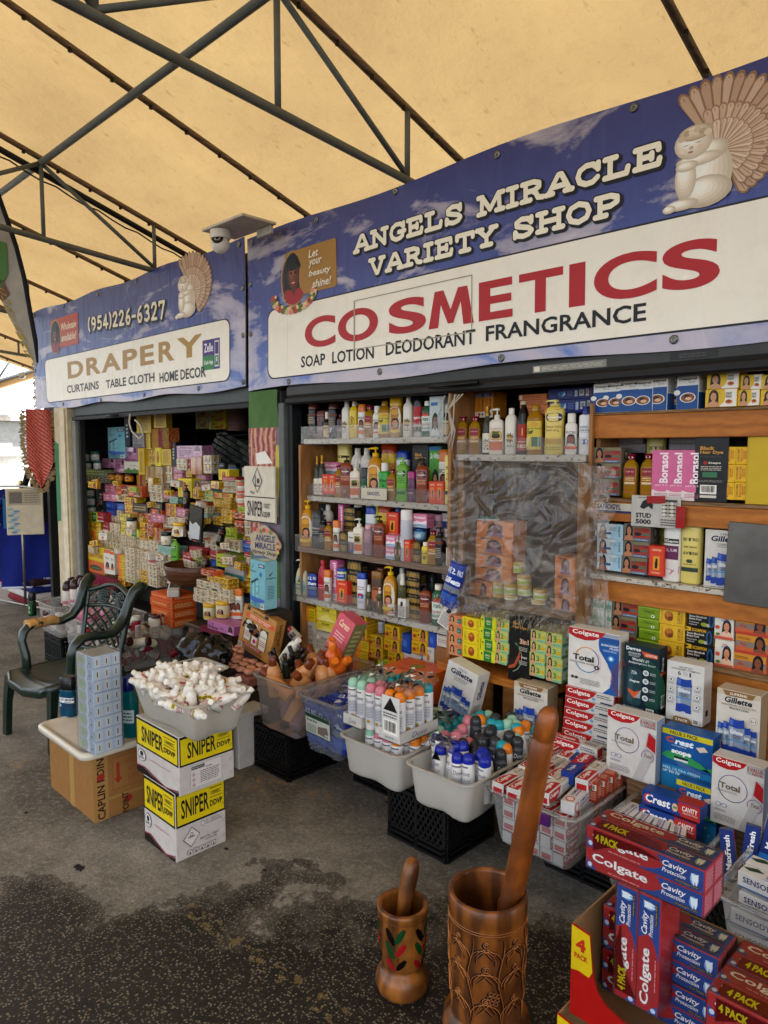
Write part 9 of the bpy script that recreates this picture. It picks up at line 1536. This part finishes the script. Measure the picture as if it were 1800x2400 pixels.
m_=MB();m_.box(-.045,-.11,0,.045,.11,.05,M('#c9c4ba','gloss'),.008,X=Matrix.Rotation(.15,4,'X'));m_.obj('body',o);m_=MB();m_.box(-.034,-.02,.051,.034,.085,.054,M('#1f1c1a','gloss'),.002,X=Matrix.Rotation(.15,4,'X'));m_.obj('screen',o)
o=empty('clothes_rack',(-7.9,2.66,0),0,'chrome clothes rack at the far left, beside the drapery stall','rack');ch=M('#a9a49c','metal')
m_=MB();m_.tube([(0,0,.08),(0,0,1.36)],.014,ch);m_.lathe([(.02,1.36),(.022,1.38),(.015,1.4)],M('#c4b87c','metal'),10);m_.obj('upright',o);m_=MB();m_.tube([(-1.1,.05,1.3),(0,0,1.34),(.5,0,1.33)],.012,ch);m_.obj('rail',o)
m_=MB();m_.tube([(-.9,-.2,.09),(.45,.1,.09)],.013,ch);m_.tube([(-.7,.2,.3),(0,0,.3)],.012,ch);m_.obj('base',o)
def jersey(x,y,z,w_,h_,rz,c1,c2,label,seed=0):
 m_=MB();o2=empty('jersey',(x,y,z),rz,label,'jersey','jerseys hanging on the clothes rack');nu,nv=14,16
 for s_ in(0,1):
  v=[]
  for j in range(nv+1):
   t=j/nv;hw=w_/2*(.62+.38*min(1,t*5)-.06*math.sin(t*3))
   for i in range(nu+1):q_=i/nu*2-1;v.append((q_*hw,(-.03 if s_==0 else .03)*(1-q_*q_)-.018*math.sin(q_*6+t*4+seed)*t,-h_*t+.03*(1-abs(q_))*(t==0)-.02*abs(q_)*(t==0)))
  m_.add(v,[(j*(nu+1)+i,j*(nu+1)+i+1,(j+1)*(nu+1)+i+1,(j+1)*(nu+1)+i)for j in range(nv)for i in range(nu)],M(c1,'cloth'),True)
 m_.obj('body',o2)
 for s_ in(-1,1):
  m_=MB();m_.tube([(s_*w_*.36,0,-.03),(s_*w_*.5,0,-.14),(s_*w_*.58,-.01,-.3)],[(.07,.03),(.08,.035),(.075,.03)],M(c1,'cloth'),10);m_.obj('sleeve',o2)
  m_=MB();m_.tube([(s_*w_*.575,-.01,-.29),(s_*w_*.59,-.01,-.315)],(.08,.034),M(c2,'cloth'),10);m_.obj('cuff',o2)
 m_=MB();m_.tube([(-w_*.48,-.035,-h_+.0),(0,-.05,-h_-.01),(w_*.48,-.035,-h_)],(.006,.012),M(c2,'cloth'),6);m_.art([('t','T-MOBIL',0,0,1,1,'#c9ccd8',.02)],lambda a,b,e:(w_*(.16+.18*a),-.075-e,-h_+.07+.02*b));m_.obj('hem',o2)
jersey(-8.05,2.8,1.26,.62,1.0,1.2,'#172a80','#c9ccd8','blue football jersey with palm shadow print facing forward',1)
jersey(-8.35,2.95,1.27,.62,1.04,1.2,'#8c2434','#d8d6d2','dark red jersey behind the blue one',2)
jersey(-8.5,3.1,1.27,.62,1.08,1.2,'#cfcac4','#3a4a94','white jersey behind the red one',3)
jersey(-8.7,2.75,1.25,.62,1.0,1.25,'#1c2c74','#b8303c','navy and red jersey at the far left',4)
for n_,(x,y,z,w_,h_,c_,lb_)in enumerate([(-7.95,3.05,1.62,.55,1.3,'#1c1a1c','black jacket hanging behind the lace runner'),(-8.15,3.35,1.5,.6,1.35,'#3a1c20','dark maroon jacket hanging at the back of the rack'),(-8.5,3.5,1.45,.6,1.3,'#1a1c28','dark navy jacket hanging furthest back')]):jersey(x,y,z,w_,h_,1.2,c_,c_,lb_,n_+5)
for n_,c_ in enumerate(('#8c2434','#cfcac4','#1c2c74','#3a1c20')):tag(MB().box(-8.75,2.75,.02+n_*.08,-7.95,3.3,.095+n_*.08,M(c_,'cloth'),.03).obj('folded_clothes'),'%s pile of folded clothes under the rack, %s from the ground'%(('dark red','off white','navy','maroon')[n_],od(n_)),'clothes','folded clothes under the rack')
m_=MB();m_.box(-.17,0,-.47,.17,.02,0,M('#c9bfa8','cloth'),.006);m_.art([('r',.06,.64,.94,.96,'#a89c84'),('r',.1,.68,.44,.92,'#6f685c'),('l',.5,.68,.9,.92,5,'#7c7464')]+[('e',.2+.09*math.sin(i*2.1),.06+.045*i,.09,.025,('#6c8ca4','#8fa8b4')[i%2])for i in range(12)],lambda a,b,e:(-.17+.34*a,-e,-.47+.47*b))
m_.box(-.2,.01,-.4,-.165,.018,-.1,M('#2c6c8c','cloth'));o=m_.obj('linen_packet');o.location=(-7.75,2.6,1.33);o.rotation_euler=(0,0,1.1);o.location.x+=.12;tag(o,'packaged cream table linen hanging on the clothes rack','packet')
m_=MB();m_.lathe([(.001,-.22),(.12,-.2),(.17,-.05),(.16,.1),(.1,.2),(.03,.24),(.001,.25)],M('#15130f','cloth'),22,1,.7,cap=False);m_.v=[tuple(Vector(p)*(1+.15*noise.noise(Vector(p)*9)))for p in m_.v];o=m_.obj('backpack');o.location=(-8.1,3.0,1.72);tag(o,'black backpack hanging behind the red lace runner','bag')
def lace_mat():
 a=NT('red_gold_brocade');co=a.coord('Object');v_=a.new('TexVoronoi');v_.inputs['Scale'].default_value=55;a.l(co,v_.inputs[0]);n=a.noise(60,3,co);wv=a.new('TexWave');wv.bands_direction='DIAGONAL';wv.inputs['Scale'].default_value=17;wv.inputs['Distortion'].default_value=1;a.l(co,wv.inputs[0])
 c=a.mix(a.ramp(wv.outputs[0],(.86,G(0)),(.93,G(.7))),hx('#a81420'),hx('#b99a58'));c=a.mix(a.ramp(v_.outputs['Distance'],(.1,G(.8)),(.22,G(0))),c,hx('#c9b070'));a.base(c,.45);a.bump(v_.outputs['Distance'],.5,.01);return a.m
o=empty('lace_runner',(-7.33,2.66,1.33),1.15,'pointed red and gold brocade runner with beige lace edge, hanging by the post','table runner')
m_=MB();nv=14;v=[]
for j in range(nv+1):
 t=j/nv;hw=.115*min(1,t*3.2)*(1 if t<.75 else .96);
 for i in range(7):q_=i/6*2-1;v.append((q_*hw,.012*math.sin(q_*4+t*3),t*.78))
m_.add(v,[(j*7+i,j*7+i+1,(j+1)*7+i+1,(j+1)*7+i)for j in range(nv)for i in range(6)],lace_mat(),True);m_.add([(x,y+.004,z)for x,y,z in v],[(j*7+i,(j+1)*7+i,(j+1)*7+i+1,j*7+i+1)for j in range(nv)for i in range(6)],M('#7c1420','cloth'));m_.obj('cloth',o)
m_=MB();lc=M('#a08a68','cloth');rr=random.Random(4)
for s_ in(-1,1):
 for k in range(60):
  t=k/60*.98;hw=.115*min(1,t*3.2);cx,cz=s_*(hw+.025),t*.78-.02*(t<.3)
  for a in range(3):
   an=rr.uniform(0,2*pi);r_=rr.uniform(.012,.026);c0=(cx+rr.uniform(-.02,.02),rr.uniform(-.008,.008),cz+rr.uniform(-.012,.012))
   m_.add([(c0[0]+r_*math.cos(an+b),c0[1],c0[2]+r_*.6*math.sin(an+b))for b in(0,.9,pi,pi+.9)],[(0,1,2,3)],lc)
m_.obj('lace_edge',o)
m_=MB()
for k in range(150):
 z=2.08+k*.0045;c0=(-7.6+rr.uniform(-.04,.02),D-.06+rr.uniform(-.02,.02),z);an=rr.uniform(0,6.3);r_=rr.uniform(.012,.03);m_.add([(c0[0]+r_*math.cos(an+b),c0[1],c0[2]+r_*.6*math.sin(an+b))for b in(0,.9,pi,pi+.9)],[(0,1,2,3)],lc)
tag(m_.obj('lace_trim'),'beige lace trim hanging down the left end of the drapery banner','trim')
o=empty('feather_flag',(-4.6,.9,0),0,'tall curved feather flag with a black edge, cut by the left border','flag')
fx=lambda px,py:PX_(px,py)
fl=lambda px,py:CO+ray(px,py)*(4.9)
eg=[(-30,380),(0,470),(18,520),(38,580),(56,650),(70,730),(83,800),(88,850)]
ed=[fl(*p)for p in eg];inn=[fl(p[0]-w_,p[1]+10)for p,w_ in zip(eg,(90,90,90,85,74,50,26,4))]
m_=MB();nrm=Vector((.7,-.7,0))*.004
v=[p-Vector(o.location)for q_ in zip(ed,inn)for p in q_];F_=[(2*i,2*i+1,2*i+3,2*i+2)for i in range(7)]
m_.add(v,F_,M('#a8a49c','cloth'),True);m_.add([p+Vector((0,.004,0))for p in v],[f[::-1]for f in F_],M('#8c887f','cloth'),True);m_.obj('cloth',o)
m_=MB();m_.tube([p-Vector(o.location)for p in ed],[(.03,.012)]*7+[(.01,.006)],M('#16151a','cloth'),8);m_.obj('sleeve',o)
m_=MB()
for a_,c_ in(([(-20,560),(16,570),(20,640),(-8,700),(-30,640)],'#4f7a3c'),([(-20,640),(10,660),(24,690),(6,705),(-20,690)],'#6c4a38')):
 m_.add([fl(*p)+Vector((.006,-.006,0))-Vector(o.location)for p in a_],[tuple(t)for t in tessellate_polygon([[Vector((p[0],p[1],0))for p in a_]])],M(c_,'ink'))
ul,vd=fl(60,800)-fl(-6,700),None
for n_,ch_ in enumerate('CURTAINS'):
 v_,f_=text_geo(ch_,.02,0);cx,cy_=-2+n_*8.6,690+n_*21
 m_.add([fl(cx+16*a-10*b+6,cy_+6*a-18*b)+Vector((.007,-.007,0))-Vector(o.location)for a,b in v_],f_,M('#a08c3c','ink'))
m_.obj('printing',o)
m_=MB();bt_=fl(-60,900);m_.tube([(ed[0]-Vector(o.location)),Vector((-.5,-.35,1.0)),Vector((-.5,-.4,0))],.012,M('#2c2c2c','metal'));m_.obj('pole',o)
m_=MB();m_.tube([(0,0,0),(.12,-.05,0)],.035,M('#cfcac0','gloss'),12);o=m_.obj('bullet_camera');o.location=(-9.0,3.1,2.58);tag(o,'small white bullet camera under the far canopy edge','camera')
p=PY(78,1470,2.2);bot('greenspray',p.x,2.2,.3,0,.2,'lime green bottle in the small tub at far left','bottles by the clothes rack')
p=PZ(186,2036);m_=MB();rr=random.Random(3)
m_.add([(.035*rr.uniform(.4,1.2)*math.cos(a),.02*rr.uniform(.4,1.3)*math.sin(a),.0015)for a in[2*pi*i/14 for i in range(14)]],[tuple(range(14))],M('#1f1a15','cloth'))
o=m_.obj('litter_scrap');o.location=(p.x,p.y,.002);tag(o,'small dark scrap of flattened litter on the dry grey asphalt','litter')
for n_,(x,y)in enumerate([(1140,2060),(620,2040),(905,1880),(60,1905),(530,1990)]):
 p=PZ(x,y);m_=MB();m_.lathe([(.001,0),(.012,.0005),(.009,.003),(.001,.004)],M('#2c2823','rubber'),9,1,.7,cap=False);o=m_.obj('gum_spot');o.location=(p.x,p.y,.001);tag(o,'flattened gum spot on the ground, %s'%('near the black crates','right of the insecticide cartons','in front of the deodorant tubs','left of the cardboard box','just in front of the insecticide cartons')[n_],'gum')
# ================= LABELS =================
def wc(s):return len(s.split())
grp_={}
for o,d,w_,shd in LB:
 k=(d+' '+w_).strip();grp_.setdefault(k,[]).append((o,shd,d,w_))
OW=lambda i,n:'leftmost' if i==0 else 'rightmost' if i==n-1 else od(i)+' from left'
for k,lst in grp_.items():
 shd=lst[0][1]
 if len(lst)==1 or shd:
  for o,*_ in lst:o['label']=k
 else:
  lst.sort(key=lambda t:RT.dot(t[0].location-CO)/FW.dot(t[0].location-CO))
  for i,(o,_,d,w2)in enumerate(lst):o['label']=d+' '+w2+', '+OW(i,len(lst))
SHORT=[('cellophane ',''),(' of the drapery stall pile',' of the stall pile'),('in the ','in '),(' with a ',' with '),(' of the ',' of '),('on the ','on '),('under the ','under '),('at the ','at '),(' and ',' '),('behind the ','behind ')]
for o in list(sc.objects):
 if o.parent is None and 'label' in o:
  s=o['label'].replace('  ',' ').strip()
  for a,b in SHORT:
   if wc(s)<=16:break
   s=s.replace(a,b)
  if wc(s)>16:print('LONG',wc(s),s);s=' '.join(s.split()[:16])
  o['label']=s
print('objects',len(sc.objects))
